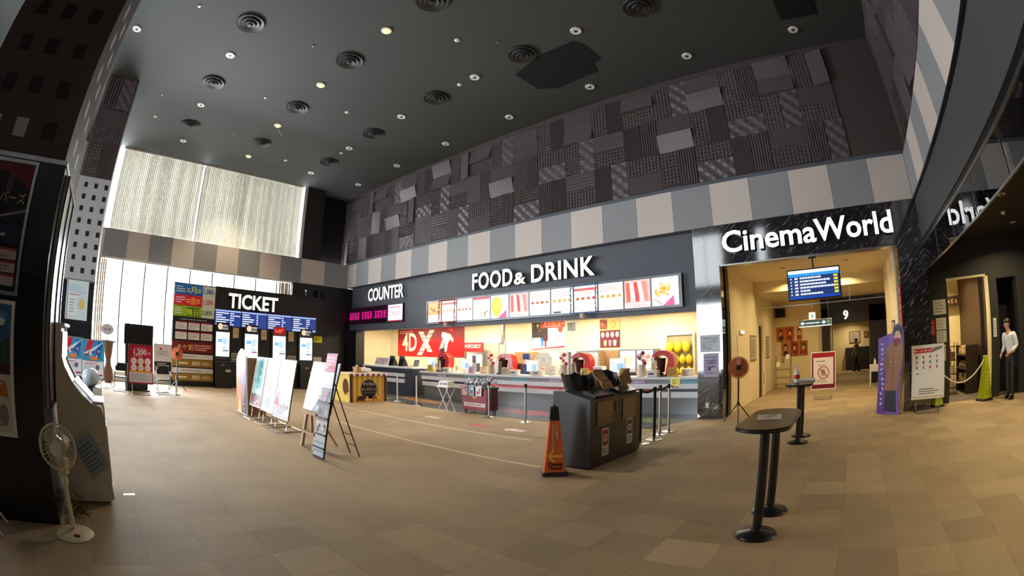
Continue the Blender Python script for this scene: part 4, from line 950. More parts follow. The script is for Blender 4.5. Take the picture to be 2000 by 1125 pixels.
# dark display stand by the window
g = thing('display_stand', 'tall black flat display standing before the bright window', 'display', (-16.05, 1.07, 0), LR)
B('screen_panel', 'black_plastic', -.53, -.03, 1.42, .53, .04, 2.06, g, .01); B('column', 'black_metal', -.48, .0, .05, .35, .06, 1.42, g, .01); B('base', 'black_metal', -.5, -.25, 0, .4, .25, .05, g, .01)
B('glass_face', mat('dark_screen', '#201c1a', .15), -.5, -.034, 1.45, .5, -.03, 2.03, g)
# folding chairs
def folding_chair(label, loc, rz):
    g = thing('folding_chair', label, 'chair', loc, rz, 'folding chairs by the window')
    for s in (-1, 1):
        x = s*.22
        MB().tube([(x, -.22, .01), (x, .0, .42), (x, .16, .84)], .011, 8).build('front_leg', 'chrome', g, True)
        MB().tube([(x*.92, .26, .01), (x*.92, -.12, .44)], .011, 8).build('rear_leg', 'chrome', g, True)
    MB().tube([(-.22, -.22, .012), (.22, -.22, .012)], .011, 8).build('foot_bar', 'chrome', g, True); MB().tube([(-.2, .26, .012), (.2, .26, .012)], .011, 8).build('foot_bar', 'chrome', g, True)
    B('seat', 'seat_black', -.21, -.2, .42, .21, .18, .455, g, .015)
    mb = MB().prism([(-.21, .6), (.21, .6), (.21, .74), (.12, .85), (-.12, .85), (-.21, .74)], 'y', .1, .13); mb.build('backrest', 'seat_black', g)
    MB().tube([(-.22, .16, .84), (-.12, .17, .87), (.12, .17, .87), (.22, .16, .84)], .011, 8).build('top_tube', 'chrome', g, True)
folding_chair('black and chrome folding chair left of the maroon 1,200 stand', (-15.55, .42, 0), R(75))
folding_chair('black and chrome folding chair right of the maroon 1,200 stand', (-15.4, 1.9, 0), R(95))
g = thing('side_table', 'small round black side table beside the right folding chair', 'table', (-15.3, 2.33, 0)); MB().lathe([(.001, .66), (.17, .66), (.18, .67), (.17, .69), (.001, .69)], n=20).build('top', 'black_metal', g, True); MB().cyl((0, 0, .02), (0, 0, .66), .02, n=10).build('post', 'brushed_steel', g, True); MB().lathe([(.001, 0), (.15, 0), (.15, .012), (.03, .03), (.001, .03)], n=20).build('base', 'black_metal', g, True)
# pedestal fans
def ring(c, r, axis_u, axis_v, n=28): return [Vector(c)+Vector(axis_u)*math.cos(2*PI*i/n)*r+Vector(axis_v)*math.sin(2*PI*i/n)*r for i in range(n)]
def fan(name, label, loc, rz, zc, r, shade, body, base, spokes=18, tilt=0.):
    """fan facing -y locally"""
    g = thing(name, label, 'fan', loc, rz)
    head_z = zc
    if base == 'disc':
        MB().lathe([(.001, 0), (.185, 0), (.19, .012), (.17, .03), (.05, .05), (.03, .06), (.001, .06)], n=32).build('base', body, g, True); B('switch_label', 'maroon', .02, -.13, .036, .08, -.1, .05, g)
        MB().cyl((0, 0, .055), (0, 0, .45), .024, .02, 14).build('lower_pole', body, g, True); MB().cyl((0, 0, .44), (0, .02, zc-.1), .017, .017, 12).build('upper_pole', body, g, True)
        MB().lathe([(.001, 0), (.03, 0), (.035, .03), (.03, .07), (.001, .07)], (0, 0, .42), 14).build('height_collar', body, g, True); B('control_box', body, -.045, -.02, zc-.24, .045, .06, zc-.1, g, .015)
    else:
        MB().cyl((0, 0, .35), (0, 0, zc-.05), .018, n=10).build('pole', 'black_metal', g, True)
        for k in range(3):
            t = R(-90+120*k); MB().cyl((0, 0, .42), (.38*math.cos(t), .38*math.sin(t), .005), .013, n=8).build('leg', 'black_metal', g, True)
        MB().lathe([(.001, 0), (.035, 0), (.035, .06), (.001, .06)], (0, 0, .38), 12).build('tripod_hub', 'black_metal', g, True)
    Y0 = -.06; U, V = (1, 0, 0), (0, 0, 1); C = (0, Y0-.04, zc)
    MB().cyl((0, .14, zc), (0, Y0+.01, zc), .06, .075, 20).build('motor_housing', body if base == 'disc' else 'black_metal', g, True)
    gd = MB(); gd.tube(ring((0, Y0-.03, zc), r, U, V), .009, 6, True); gd.tube(ring((0, Y0-.085, zc), r*.82, U, V), .003, 4, True); gd.tube(ring((0, Y0-.1, zc), r*.5, U, V), .003, 4, True)
    for k in range(spokes*2):
        t = 2*PI*k/(spokes*2); c, s_ = math.cos(t), math.sin(t)
        gd.tube([(c*.05, Y0-.11, zc+s_*.05), (c*r*.6, Y0-.1, zc+s_*r*.6), (c*r, Y0-.03, zc+s_*r), (c*r*.6, Y0+.03, zc+s_*r*.6), (c*.07, Y0+.04, zc+s_*.07)], .0022, 4)
    gd.build('guard', 'cream_plastic' if base == 'disc' else 'orange_fan', g, True)
    if base != 'disc': MB().cyl((0, Y0+.03, zc), (0, Y0+.036, zc), r*.93, n=32).build('rear_cover', 'orange_fan', g, True)
    MB().cyl((0, Y0-.105, zc), (0, Y0-.118, zc), .05, n=20).build('badge', 'white_paint' if base == 'disc' else 'black_plastic', g, True)
    for k in range(5 if base == 'disc' else 4):
        t = 2*PI*k/(5 if base == 'disc' else 4); vs = []
        for j in range(7):
            q = j/6; rr_ = .05+(r*.86-.05)*q; wd = (.22+.62*math.sin(PI*(.12+.7*q)))*.62
            for e in (-1, 1): vs.append((rr_*math.cos(t+e*wd*.75), Y0-.03+e*.025, zc+rr_*math.sin(t+e*wd*.75)))
        MB().add(vs, [(2*j, 2*j+1, 2*j+3, 2*j+2) for j in range(6)]).build('blade', shade, g, True)
    return g
mat('blade_clear', '#c8c4ba', .3); glass('blade_glass', (.82, .8, .74), .4)
fan('pedestal_fan', 'cream pedestal fan with round base beside the dark near column', (-3.98, -.5, 0), R(80), .74, .175, MATS['blade_glass'], 'cream_plastic', 'disc', 14)
fan('tripod_fan', 'round orange-brown fan on a black tripod beside the marble pier', (-2.43, 10.4, 0), R(14), 1.2, .23, 'orange_fan', 'black_metal', 'tripod', 20)
fan('tripod_fan', 'round orange-brown fan on a tripod in front of the price board', (-16.5, 2.56, 0), R(80), 1.24, .21, 'orange_fan', 'black_metal', 'tripod', 16)
# vase-shaped wooden table with a speech-bubble sign
g = thing('pedestal_table', 'brown wooden table with a swollen pedestal, behind the hero poster stand', 'table', (-16.7, -.02, 0))
MB().lathe([(.001, 1.42), (.3, 1.42), (.33, 1.45), (.3, 1.48), (.001, 1.48)], n=28).build('top', mat('dark_top', '#6d655c', .4), g, True)
MB().lathe([(.001, .12), (.14, .12), (.2, .3), (.2, .52), (.12, .7), (.1, .85), (.16, 1.1), (.2, 1.42), (.001, 1.42)], n=24).build('pedestal', 'wood_brown', g, True)
for k in range(3):
    t = R(20+120*k); MB().cyl((.08*math.cos(t), .08*math.sin(t), .3), (.42*math.cos(t), .42*math.sin(t), .01), .014, n=8).build('leg', 'black_metal', g, True)
g = thing('bubble_sign', 'white speech-bubble sign reading 8.18 on the brown table', 'sign', (-16.7, -.08, 1.482)); pts = [(.24*math.cos(2*PI*i/24)*(1+.06*(i % 2)), .17*math.sin(2*PI*i/24)*(1+.06*(i % 2))+.34) for i in range(24)]
MB().prism(pts, 'x', -.012, .012).build('bubble', 'white_paint', g); Art().text('8.18', 0, -.04, .13, '#b03a80', 1, offset=.003).put('date_print', g, face((.0125, 0, .34), (0, 1, 0))); MB().cyl((0, 0, 0), (0, 0, .2), .02, .012, 10).build('stem', mat('amber_figure', '#c98a2e', .4), g); MB().lathe([(.001, 0), (.07, 0), (.07, .02), (.001, .02)], n=16).build('foot', MATS['amber_figure'], g, True)
# blue and white machine half hidden behind the beige machine
g = thing('counter_globe', 'blue and white globe-topped box behind the beige machine', 'machine', (-9.6, -.3, 0)); B('box_body', 'black_plastic', -.24, -.12, 0, .2, .22, .66, g, .02); MB().sphere((0, .02, .82), .2, 16, 10, sz=.85).build('globe', mat('globe_blue', '#b9cfe0', .2, vary=.5, scale=6), g, True); B('paper_tag', 'board_white', .2, .06, .4, .212, .26, .66, g)
g.location = (-9.6, -.42, 0)

# ================================================================== BEIGE MACHINE BESIDE THE NEAR COLUMN
km = thing('game_machine', 'tall beige machine with sloping console in front of the near column', 'machine', (-4.8, -.6, 0))
prof = [(.0, .03), (.5, .03), (.54, .06), (.53, .86), (.5, .94), (.40, .97), (.3, 1.04), (.2, 1.14), (.1, 1.3), (.06, 1.42), (.06, 1.64), (.0, 1.66)]
MB().prism(prof, 'x', -.02, 0).build('side_panel', 'kiosk_beige', km); MB().prism(prof, 'x', -.62, -.6).build('side_panel', 'kiosk_beige', km)
inn_ = [(max(0, a-.015) if a else 0, b-.012) for a, b in prof]
MB().prism(inn_, 'x', -.6, -.02).build('body', mat('console_tan', '#a88d5e', .4, vary=.08), km)
B('marquee', mat('marquee', '#7a5a64', .2, vary=.4, scale=5), -.58, .06, 1.33, -.04, .075, 1.6, km); B('marquee_cap', 'white_paint', -.62, -.01, 1.64, 0, .1, 1.675, km, .01)
MB().prism([(.2, 1.16), (.4, .985), (.41, .995), (.21, 1.17)], 'x', -.56, -.06).build('play_glass', mat('play_glass', '#b8c0d0', .1), km)
MB().rbox(-.56, .4, .955, -.06, .53, .985, .008).build('button_shelf', 'white_plastic', km)
B('coin_door', 'kiosk_beige', -.5, .535, .25, -.12, .55, .75, km, .005); 
for x in (-.08, -.54):
    for y in (.08, .46): MB().cyl((x, y, 0), (x, y, .035), .025, n=10).build('foot', 'black_plastic', km)
B('seam_line', 'black_metal', -.001, .06, .6, .0015, .5, .603, km)
cd = thing('hanging_card', 'grey printed card hanging tilted on the side of the beige machine', 'card', (-4.72, -.32, .5), 0)
cm = MB().box(-.004, -.12, -.17, 0, .12, .17); cm.xf(Matrix.Rotation(R(33), 4, 'X') @ Matrix.Rotation(R(-12), 4, 'Y')); cm.build('sheet', mat('card_grey', '#8f97a2', .5), cd)
Art().rect(-.115, -.165, .115, .165, '#98a4b6', 0).bars(-.1, -.13, .09, .13, 7, '#5a6372', 1, 4).put('card_print', cd, Matrix.Rotation(R(33), 4, 'X') @ Matrix.Rotation(R(-12), 4, 'Y') @ face((.002, 0, 0), (0, 1, 0)))
MB().tube([(0, .0, .13), (-.05, .02, .2), (-.075, .03, .22)], .002, 5).build('string', 'white_paint', cd); cd.location = (-4.70, -.25, .5)
# cables on the floor behind the fan
g = thing('cable_tangle', 'thin brown cables tangled on the floor between fan and machine', 'cable', (-4.5, -.45, 0))
rr = random.Random(8)
for k in range(3):
    p = [(rr.uniform(-.25, .25), rr.uniform(-.12, .12), rr.uniform(.008, .16 if 0 < j < 9 else .012)) for j in range(10)]
    MB().tube(p, .006, 6).build('cable', mat('cable_brown', '#6a543a', .5), g, True)
# posters on the columns
def col_poster(name, label, x, y0, z0, w, h, art, frame=None):
    g = thing(name, label, 'poster', (x, y0, z0)); B('backing', frame or 'board_white', .0, 0, 0, .015, w, h, g); 
    if frame:
        for q in ((0, 0, w, .03), (0, h-.03, w, h), (0, .03, .03, h-.03), (w-.03, .03, w, h-.03)): B('frame_bar', frame, .015, q[0], q[1], .03, q[2], q[3], g)
    art(w-.06, h-.06).put('artwork', g, face((.0165, .03, .03), (0, 1, 0)), 'glossprint'); return g
def art_dark(w, h):
    a = Art().rect(0, 0, w, h, '#1d1a22', 0).poly([(0, h), (w, h), (w, h*.8), (w*.5, h*.93), (0, h*.9)], '#6a2a34', 1); a.ell(w*.35, h*.82, .04, .09, '#5a565c', 2).ell(w*.62, h*.83, .04, .09, '#4a464c', 2); a.text('メンバーズ', w*.55, h*.68, .1, '#d8c28a', 2)
    a.poly([(w*.2, h*.5), (w, h*.62), (w, h*.64), (w*.2, h*.52)], '#8a8a90', 2); a.ell(w*.3, h*.57, .1, .1, '#33303a', 1); a.rect(0, h*.36, w, h*.5, '#26324a', 1).bars(w*.1, h*.4, w*.9, h*.45, 1, '#a8b0c0', 2, 5)
    for k in range(3): a.rect(w*.05, h*(.24-.1*k), w*.95, h*(.33-.1*k), '#b9b0ae', 2).rect(w*.05, h*(.31-.1*k), w*.95, h*(.33-.1*k), '#8a3a40', 3).bars(w*.1, h*(.25-.1*k), w*.9, h*(.3-.1*k), 2, '#6a6468', 3, k)
    return a
col_poster('framed_poster', 'dark framed members poster high on the near column', -4.193, -1.62, 1.82, .68, 1.08, art_dark, 'brushed_steel')
def art_city(w, h):
    a = Art().rect(0, 0, w, h, '#d8cfc4', 0).rect(0, h*.5, w, h, '#3a6a9a', 1); a.blobs(.0, h*.7, w, h*.98, 8, ['#b8cfe0', '#5a90c0', '#e0e8ee'], 2, 3, (.1, .2)); rr_ = random.Random(2)
    for k in range(9): a.rect(w*k/9, h*.52, w*(k+.8)/9, h*rr_.uniform(.6, .76), rr_.choice(('#4a4a44', '#6a6248', '#3a4a3a')), 3)
    a.rect(0, h*.46, w, h*.55, '#4a3040', 4).text('8.4', w*.7, h*.475, .1, '#e8dfe4', 5); a.bars(w*.1, h*.28, w*.95, h*.42, 4, '#8a8480', 2, 4); a.poly([(w*.7, h*.3), (w*.9, h*.42), (w*.95, h*.28)], '#c8743a', 3); a.ell(w*.85, h*.14, .05, .09, '#9a8a8a', 3); a.bars(w*.1, h*.04, w*.95, h*.22, 4, '#8a8480', 2, 8); return a
col_poster('movie_poster', 'city skyline film poster low on the near column', -4.193, -1.62, .72, .66, 1.06, art_city)
def art_blue(w, h): return Art().rect(0, 0, w, h, '#d4e6ee', 0).bars(.05, h*.7, w-.05, h*.92, 4, '#a8c8d8', 1, 2).rect(.06, h*.1, w*.5, h*.6, '#eef4f4', 1).bars(.1, h*.14, w*.45, h*.55, 5, '#98b0bc', 2, 3).ell(w*.75, h*.4, .1, .14, '#e8c87a', 1).bars(.1, h*.62, w-.1, h*.68, 1, '#d86a6a', 2, 6)
col_poster('notice_poster', 'pale blue notice on the black base of the far column', -13.592, -1.43, 1.93, .7, 1.0, art_blue, 'white_paint')
g = thing('side_lightbox', 'tall metal-framed glass case on the right side of the near column', 'display case', (-5.3, -.657, .95)); B('backing', mat('case_back', '#9a978f', .25), 0, 0, 0, .9, .03, 1.95, g)
for q in ((0, 0, .9, .04), (0, 1.91, .9, 1.95), (0, .04, .04, 1.91), (.86, .04, .9, 1.91), (.43, .04, .46, 1.91)): B('frame_bar', 'black_metal', q[0], .03, q[1], q[2], .045, q[3], g)
# white stool legs at the lower left edge
g = thing('folding_stool', 'white metal folding stool cut off by the left picture edge', 'stool', (-3.95, -1.5, 0))
for s in (-1, 1): MB().tube([(.15*s, .28, .012), (.12*s, -.05, .45)], .011, 8).build('leg', 'white_paint', g, True); MB().tube([(.15*s, -.28, .012), (.12*s, .05, .45)], .011, 8).build('leg', 'white_paint', g, True)
B('seat', 'seat_black', -.18, -.16, .45, .18, .16, .48, g, .01); MB().tube([(-.14, .16, .2), (.14, .16, .2)], .008, 6).build('brace', 'white_paint', g, True)
g = thing('paper_scrap', 'small white paper strip lying on the carpet near the machine', 'paper', (-5.14, .12, .001)); MB().add([(-.03, -.07, 0), (.03, -.07, .002), (.035, .0, .004), (.03, .07, .001), (-.03, .07, .003), (-.025, 0, .005)], [(0, 1, 2, 5), (5, 2, 3, 4)]).build('sheet', 'white_paint', g)
# ================================================================== COUNTERS
mat('counter_white', '#eeeef2', .25, vary=.02); mat('counter_grey', '#8f9299', .3, vary=.05); mat('counter_dark', '#4c5060', .3, vary=.05); mat('counter_base', '#85878c', .22, .3, vary=.05)
mat('label_pink', '#c8a8cc', .5); mat('label_teal', '#7ab4c4', .5); mat('yellow_bag', '#e8cc2a', .3, vary=.2, scale=6); mat('ivory', '#ece4d0', .4)
fcn = thing('food_counter', 'long white and grey food counter below the menu boards', 'counter', (0, 0, 0))
B('countertop', 'counter_white', -14.3, 11.4, .9, -3.575, 12.2, .97, fcn, .01); B('grey_band', 'counter_grey', -14.2, 11.5, .79, -3.575, 12.1, .9, fcn)
B('white_band', 'counter_white', -14.25, 11.45, .66, -3.575, 12.1, .79, fcn); B('shadow_groove', 'counter_dark', -14.2, 11.55, .58, -3.575, 12.1, .66, fcn)
B('white_band', 'counter_white', -14.22, 11.47, .43, -3.575, 12.1, .58, fcn); B('kick_panel', 'counter_base', -14.2, 11.56, 0, -3.575, 12.1, .43, fcn)
for x, w, c in ((-13.35, .45, 'label_pink'), (-11.95, .5, 'label_teal'), (-10.9, .4, 'label_pink'), (-9.75, .6, 'label_teal'), (-8.35, .45, 'label_pink'), (-5.6, .35, 'label_pink'), (-4.2, .5, 'label_teal')):
    B('band_label', c, x, 11.49, .8, x+w, 11.5, .89, fcn)
rc = thing('reception_counter', 'reception counter with white top below the COUNTER letters', 'counter', (0, 0, 0))
B('countertop', 'counter_white', -18.3, 11.3, 1.02, -14.62, 12.2, 1.09, rc, .01); B('dark_band', 'counter_dark', -18.25, 11.4, .88, -14.7, 12.1, 1.02, rc)
B('white_band', 'counter_white', -18.2, 11.42, .68, -15.3, 12.1, .82, rc); B('core', 'counter_dark', -18.2, 11.5, 0, -14.75, 12.1, .9, rc); B('white_band', 'counter_white', -18.2, 11.42, .44, -15.3, 12.1, .6, rc)
B('end_pedestal', 'counter_dark', -15.15, 11.38, 0, -14.7, 12.0, .88, rc)
# coloured patches on the polished floor
for nm, lab, pts, c in (('floor_patch', 'orange floor patch before the reception counter', [(-15.0, 10.6), (-12.4, 9.9), (-10.9, 10.2), (-13.5, 10.9)], '#a8784a'), ('floor_patch', 'red floor patch behind the belt posts', [(-9.3, 10.4), (-8.0, 9.8), (-6.6, 10.2), (-8.2, 10.9)], '#a04048'),
                        ('floor_patch', 'blue floor patch beside the red one', [(-7.6, 10.7), (-6.4, 10.3), (-5.2, 10.6), (-6.4, 11.0)], '#3f5f95'), ('floor_patch', 'green floor patch near the marble pier', [(-5.2, 10.3), (-4.1, 9.9), (-3.7, 10.6), (-4.6, 10.9)], '#7f8f4a')):
    g = thing(nm, lab, 'floor graphic', (0, 0, 0), 0, 'coloured floor patches'); MB().prism(pts, 'z', .0012, .0022).build('sheet', mat('patch_'+c[1:], c, .2, vary=.15, scale=3), g)
# drink towers
def drink_tower(x, lab):
    g = thing('drink_tower', lab, 'drink dispenser', (x, 11.85, .972), R(0), 'red drink towers')
    o = []
    for k in range(17):
        t = PI*(1-k/16); o.append((.02+.34*math.cos(t), .42+.26*math.sin(t)))
    o += [(.36, .3), (.28, .1), (.22, .0)]; i_ = [(.1, .0), (.12, .18), (.16, .34)]
    for k in range(13):
        t = PI*k/12; i_.append((-.02+.2*math.cos(t), .42+.13*math.sin(t)))
    MB().prism(o+i_+[(-.32, .4)], 'y', -.14, .14).build('red_arch', 'red_plastic', g)
    MB().lathe([(.001, .1), (.085, .1), (.1, .14), (.13, .46), (.135, .48), (.001, .48)], (-.06, -.02, 0), 20).build('cola_glass', mat('cola', '#3a1414', .12, vary=.2), g, True)
    MB().lathe([(.001, 0), (.12, 0), (.12, .04), (.06, .08), (.001, .1)], (-.06, -.02, 0), 20).build('glass_foot', 'chrome', g, True)
    B('white_stripe', 'counter_white', -.3, -.143, .36, -.22, -.139, .52, g); B('drip_tray', 'black_plastic', -.3, -.2, 0, .3, .14, .03, g, .006); B('stand_left', 'brushed_steel', -.33, -.1, .03, -.27, .1, .42, g, .01)
    return g
for x, lab in ((-13.35, 'red arched drink tower below the 4DX poster'), (-10.32, 'red arched drink tower beside the cream doors'), (-7.43, 'red arched drink tower under the brown cups poster'), (-4.85, 'red arched drink tower in front of the yellow bags')): drink_tower(x, lab)
for i, (x, lab) in enumerate(((-10.85, 'red and white striped figure left of the second drink tower'), (-7.95, 'red and white striped figure left of the third drink tower'), (-5.42, 'purple-red striped figure left of the last drink tower'))):
    g = thing('striped_figure', lab, 'figure', (x, 11.68, .972), 0, 'striped counter figures')
    MB().lathe([(.001, 0), (.12, 0), (.1, .25), (.12, .32), (.001, .33)], n=16).build('box_base', mat('pale_box', '#e2cfc0', .5), g, True)
    for k in range(7):
        t = k*.9; MB().sphere((.08*math.cos(t), .05*math.sin(t), .36+.045*k), .06, 10, 6).build('puff', ('red_plastic', 'counter_white', mat('puff_purple', '#8a2a6a', .4))[(k+i) % 3 if i == 2 else k % 2], g, True)
# screens and registers on the counters
def monitor(name, label, x, y, z, w, h, rz=0., cat='monitor', col='#dfe8f0', grp=None, back='white_plastic'):
    g = thing(name, label, cat, (x, y, z), rz, grp)
    MB().lathe([(.001, 0), (.1, 0), (.1, .015), (.03, .03), (.001, .03)], n=16).build('foot', back, g, True); B('neck', back, -.025, -.01, .02, .025, .03, .14, g); B('case', back, -w/2, -.02, .1, w/2, .02, .1+h, g, .01)
    Art().rect(0, 0, w-.04, h-.04, col, 0).rect(w*.45, .03, w-.07, h*.6, '#8ab4d8', 1).bars(.02, .03, w*.4, h*.7, 4, '#a8b4c0', 1, int(abs(x)*7)).put('screen', g, face((-w/2+.02, -.0225, .12), (1, 0, 0)), 'screen'); return g
monitor('register_monitor', 'white register screen right of the third drink tower', -6.25, 11.85, .972, .5, .4, 0, grp='register screens')
monitor('register_monitor', 'white register screen left of the blue and red poster', -9.25, 11.85, .972, .45, .36, 0, grp='register screens')
monitor('register_monitor', 'white register screen behind the clear bag cart', -12.25, 11.85, .972, .45, .38, 0, grp='register screens')
monitor('register_monitor', 'white register screen at the left end of the food counter', -14.05, 11.8, .972, .42, .38, 0, grp='register screens')
def box_thing(name, label, cat, x, y, z, w, d, h, m, face_art=None, grp=None, lid=None):
    g = thing(name, label, cat, (x, y, z), 0, grp); B('body', m, -w/2, -d/2, 0, w/2, d/2, h, g, .012)
    if lid: B('lid', lid, -w/2-.01, -d/2-.01, h, w/2+.01, d/2+.01, h+.03, g, .008)
    if face_art: face_art(w-.03, h-.03).put('front_print', g, face((-w/2+.015, -d/2-.002, .015), (1, 0, 0)))
    return g
A = Art
bx = thing('drink_machine', 'tall grey drink machine with two pale picture panels', 'drink machine', (-5.95, 12.75, 0)); B('stand', 'counter_grey', -.55, -.15, 0, .5, .2, .6, bx); B('cabinet', 'counter_grey', -.62, -.2, .6, .55, .25, 1.72, bx, .01); B('base_panel', 'black_plastic', -.6, -.22, .9, .5, -.2, 1.02, bx)
for k in range(2): A().rect(0, 0, .5, .62, '#eee6e2', 0).blobs(.05, .15, .45, .55, 8, ['#e8a888', '#e8d8a8', '#d88a7a'] if k else ['#e8e2b8', '#d8d8c8', '#e8d8a0'], 1, k+3, (.12, .22)).rect(0, 0, .5, .1, '#b8b8bc', 1).put('picture_panel', bx, face((-.58+.56*k, -.203, 1.06), (1, 0, 0)), 'screen')
wm = thing('ice_machine', 'white ice machine with round lid behind the registers', 'machine', (-9.2, 12.6, .95)); B('body', 'white_plastic', -.35, -.25, 0, .35, .25, .55, wm, .02); MB().prism([(-.35, .55), (.35, .55), (.2, .72), (-.2, .72)], 'y', -.24, .24).build('hood', 'white_plastic', wm); A().rect(0, 0, .4, .12, '#f4f4f4', 0).text('ICE', .2, .02, .11, '#2a3a7a', 1).put('front_print', wm, face((-.2, -.252, .42), (1, 0, 0)))
ub = thing('cup_column', 'blue and white cup column beside the tan shelf', 'cup dispenser', (-9.95, 12.4, .95)); MB().cyl((0, 0, 0), (0, 0, .7), .11, n=20).build('tube', mat('tube_blue', '#33509a', .3), ub, True); MB().cyl((0, 0, .35), (0, 0, .5), .113, n=20).build('white_label', 'counter_white', ub, True); MB().cyl((.2, 0, 0), (.2, 0, .68), .05, n=14).build('side_tube', 'brushed_steel', ub, True)
sv = thing('tan_shelf', 'tan wooden shelf box behind the second drink tower', 'shelf', (-10.35, 12.85, .6)); B('back_panel', 'paper_brown', -.35, .1, 0, .5, .14, 1.1, sv); B('side_panel', 'paper_brown', -.35, -.15, 0, -.31, .1, 1.1, sv); B('side_panel', 'paper_brown', .46, -.15, 0, .5, .1, 1.1, sv); B('shelf_board', 'paper_brown', -.31, -.15, .7, .46, .1, .74, sv)
sv2 = thing('tan_shelf', 'tan wooden shelf box right of the third drink tower', 'shelf', (-7.08, 12.85, .6)); B('back_panel', 'paper_brown', -.25, .1, 0, .45, .14, 1.1, sv2); B('side_panel', 'paper_brown', -.25, -.15, 0, -.21, .1, 1.1, sv2); B('side_panel', 'paper_brown', .41, -.15, 0, .45, .1, 1.1, sv2)
wb1 = thing('white_cabinet', 'white glazed cabinet behind the third drink tower', 'cabinet', (-7.75, 12.9, .6)); B('body', 'white_paint', -.75, -.15, 0, .4, .3, 1.1, wb1, .01); B('door', 'board_white', -.7, -.17, .05, -.2, -.15, 1.05, wb1); B('door', 'board_white', -.17, -.17, .05, .36, -.15, 1.05, wb1); B('top_rail', 'brushed_steel', -.75, -.18, 1.1, .4, .3, 1.13, wb1)
mp_ = box_thing('menu_tower', 'white panel tower with grey switch column right of the ice machine', 'machine', -8.35, 12.55, .95, .4, .3, .75, 'white_plastic', lambda w, h: A().rect(0, 0, w, h, '#f0f0ee', 0).bars(.04, h*.1, w*.4, h*.9, 6, '#6a7a6a', 1, 3).rect(w*.75, 0, w, h, '#7a7c80', 1))
pr_ = box_thing('receipt_printer', 'white printer box left of the third register', 'printer', -6.83, 11.85, .972, .28, .3, .28, 'white_plastic', lambda w, h: A().rect(0, 0, w, h, '#dcdcda', 0).rect(w*.15, h*.25, w*.8, h*.7, '#8a8c90', 1))
for i, (x, c, lab) in enumerate(((-13.75, '#d8c02a', 'yellow price card at the left end of the food counter'), (-5.85, '#c8c23a', 'yellow-green card right of the third register'), (-11.55, '#d8b8cc', 'pink card behind the bag cart'), (-10.05, '#c8b890', 'tan price card by the second drink tower'), (-7.1, '#d8a83a', 'orange price card by the third drink tower'), (-4.45, '#d89a3a', 'orange price card right of the last drink tower'))):
    g = thing('price_card', lab, 'card', (x, 11.47, .971), 0, 'price cards on the counter'); MB().prism([(-.06, 0), (.06, 0), (.0, .24)], 'x', -.13, .13).build('folded_card', mat('card_'+c[1:], c, .5), g); A().rect(.01, .03, .25, .22, c, 0).bars(.02, .04, .24, .2, 3, '#6a5a3a', 1, i).put('card_print', g, face((-.13, -.0615, .0), (1, 0, 0), (0, .06, .24)))
for i, (x, lab) in enumerate(((-9.65, 'low white tray of small cups by the second register'), (-8.75, 'white till box with a dark slot, left of the third drink tower'), (-12.8, 'low white till box beside the first drink tower'), (-5.0, 'small white till box below the last drink tower'))):
    g = box_thing('till_box', lab, 'till', x, 11.48, .971, .3, .18, .14, 'white_plastic', None, 'till boxes', 'ivory'); B('slot', 'black_plastic', -.1, -.095, .06, .06, -.09, .1, g)
# smaller clutter on the food counter
for i, (x, lab) in enumerate(((-12.95, 'stack of white paper cups right of the first drink tower'), (-9.0, 'stack of paper cups beside the second register'), (-5.15, 'stack of paper cups left of the last drink tower'))):
    g = thing('cup_stack', lab, 'cups', (x, 12.08, .972), 0, 'paper cup stacks'); mb = MB()
    MB().lathe([(.001, 0), (.04, 0), (.05, .1), (.001, .1)], n=14).build('cup', 'white_plastic', g, True)
    for k in range(5): MB().lathe([(.046, .085+.03*k), (.052, .085+.03*k), (.052, .11+.03*k), (.046, .11+.03*k)], n=14).build('cup_rim', 'red_plastic' if k % 2 else 'white_plastic', g, True)
for i, (x, y, w, h, c, lab) in enumerate(((-11.4, 11.95, .3, .22, '#c8a070', 'brown napkin box near the cream cupboard door'), (-8.55, 12.0, .26, .3, '#d8d0c4', 'pale carton left of the third drink tower'), (-5.6, 12.05, .24, .2, '#b89a6a', 'brown napkin box right of the third register'), (-4.2, 12.0, .3, .18, '#e0d8cc', 'white carton at the right end of the counter'), (-14.0, 12.08, .2, .26, '#b83a3a', 'red carton behind the first register'))):
    box_thing('counter_carton', lab, 'box', x, y, .972, w, .2, h, mat('carton_'+c[1:], c, .6), lambda w_, h_: A().rect(0, h_*.2, w_, h_*.8, '#efe8dc', 0).bars(.02, h_*.3, w_-.02, h_*.7, 3, '#8a6a50', 1, 3), 'cartons on the food counter')
# reception desk things
g = thing('pink_sign', 'white and pink sign leaning on the reception counter', 'sign', (-17.4, 11.7, 1.092)); T = face((-.5, -.02, .008), (1, 0, 0), (0, .12, .32)); MB().rbox(0, 0, -.02, 1.0, .34, -.002, .004).xf(T).build('board', 'board_white', g); A().rect(0, 0, 1.0, .34, '#e6dfe6', 0).bars(.4, .06, .9, .28, 3, '#c8487a', 1, 3).blobs(.05, .05, .35, .3, 6, ['#b8a8c8', '#8a9ac8'], 1, 2, (.1, .2)).put('print', g, T)
for i, x in enumerate((-16.55, -15.85)):
    g = thing('card_terminal', ['black register back beside the pink sign', 'black register back left of the laptop'][i], 'register', (x, 11.75, 1.092), 0, 'reception registers'); MB().prism([(-.14, 0), (.14, 0), (.14, .05), (.02, .3), (-.06, .3)], 'x', -.16, .16).build('body', 'black_plastic', g); B('screen_back', 'counter_dark', -.18, -.05, .26, .18, -.02, .42, g, .01)
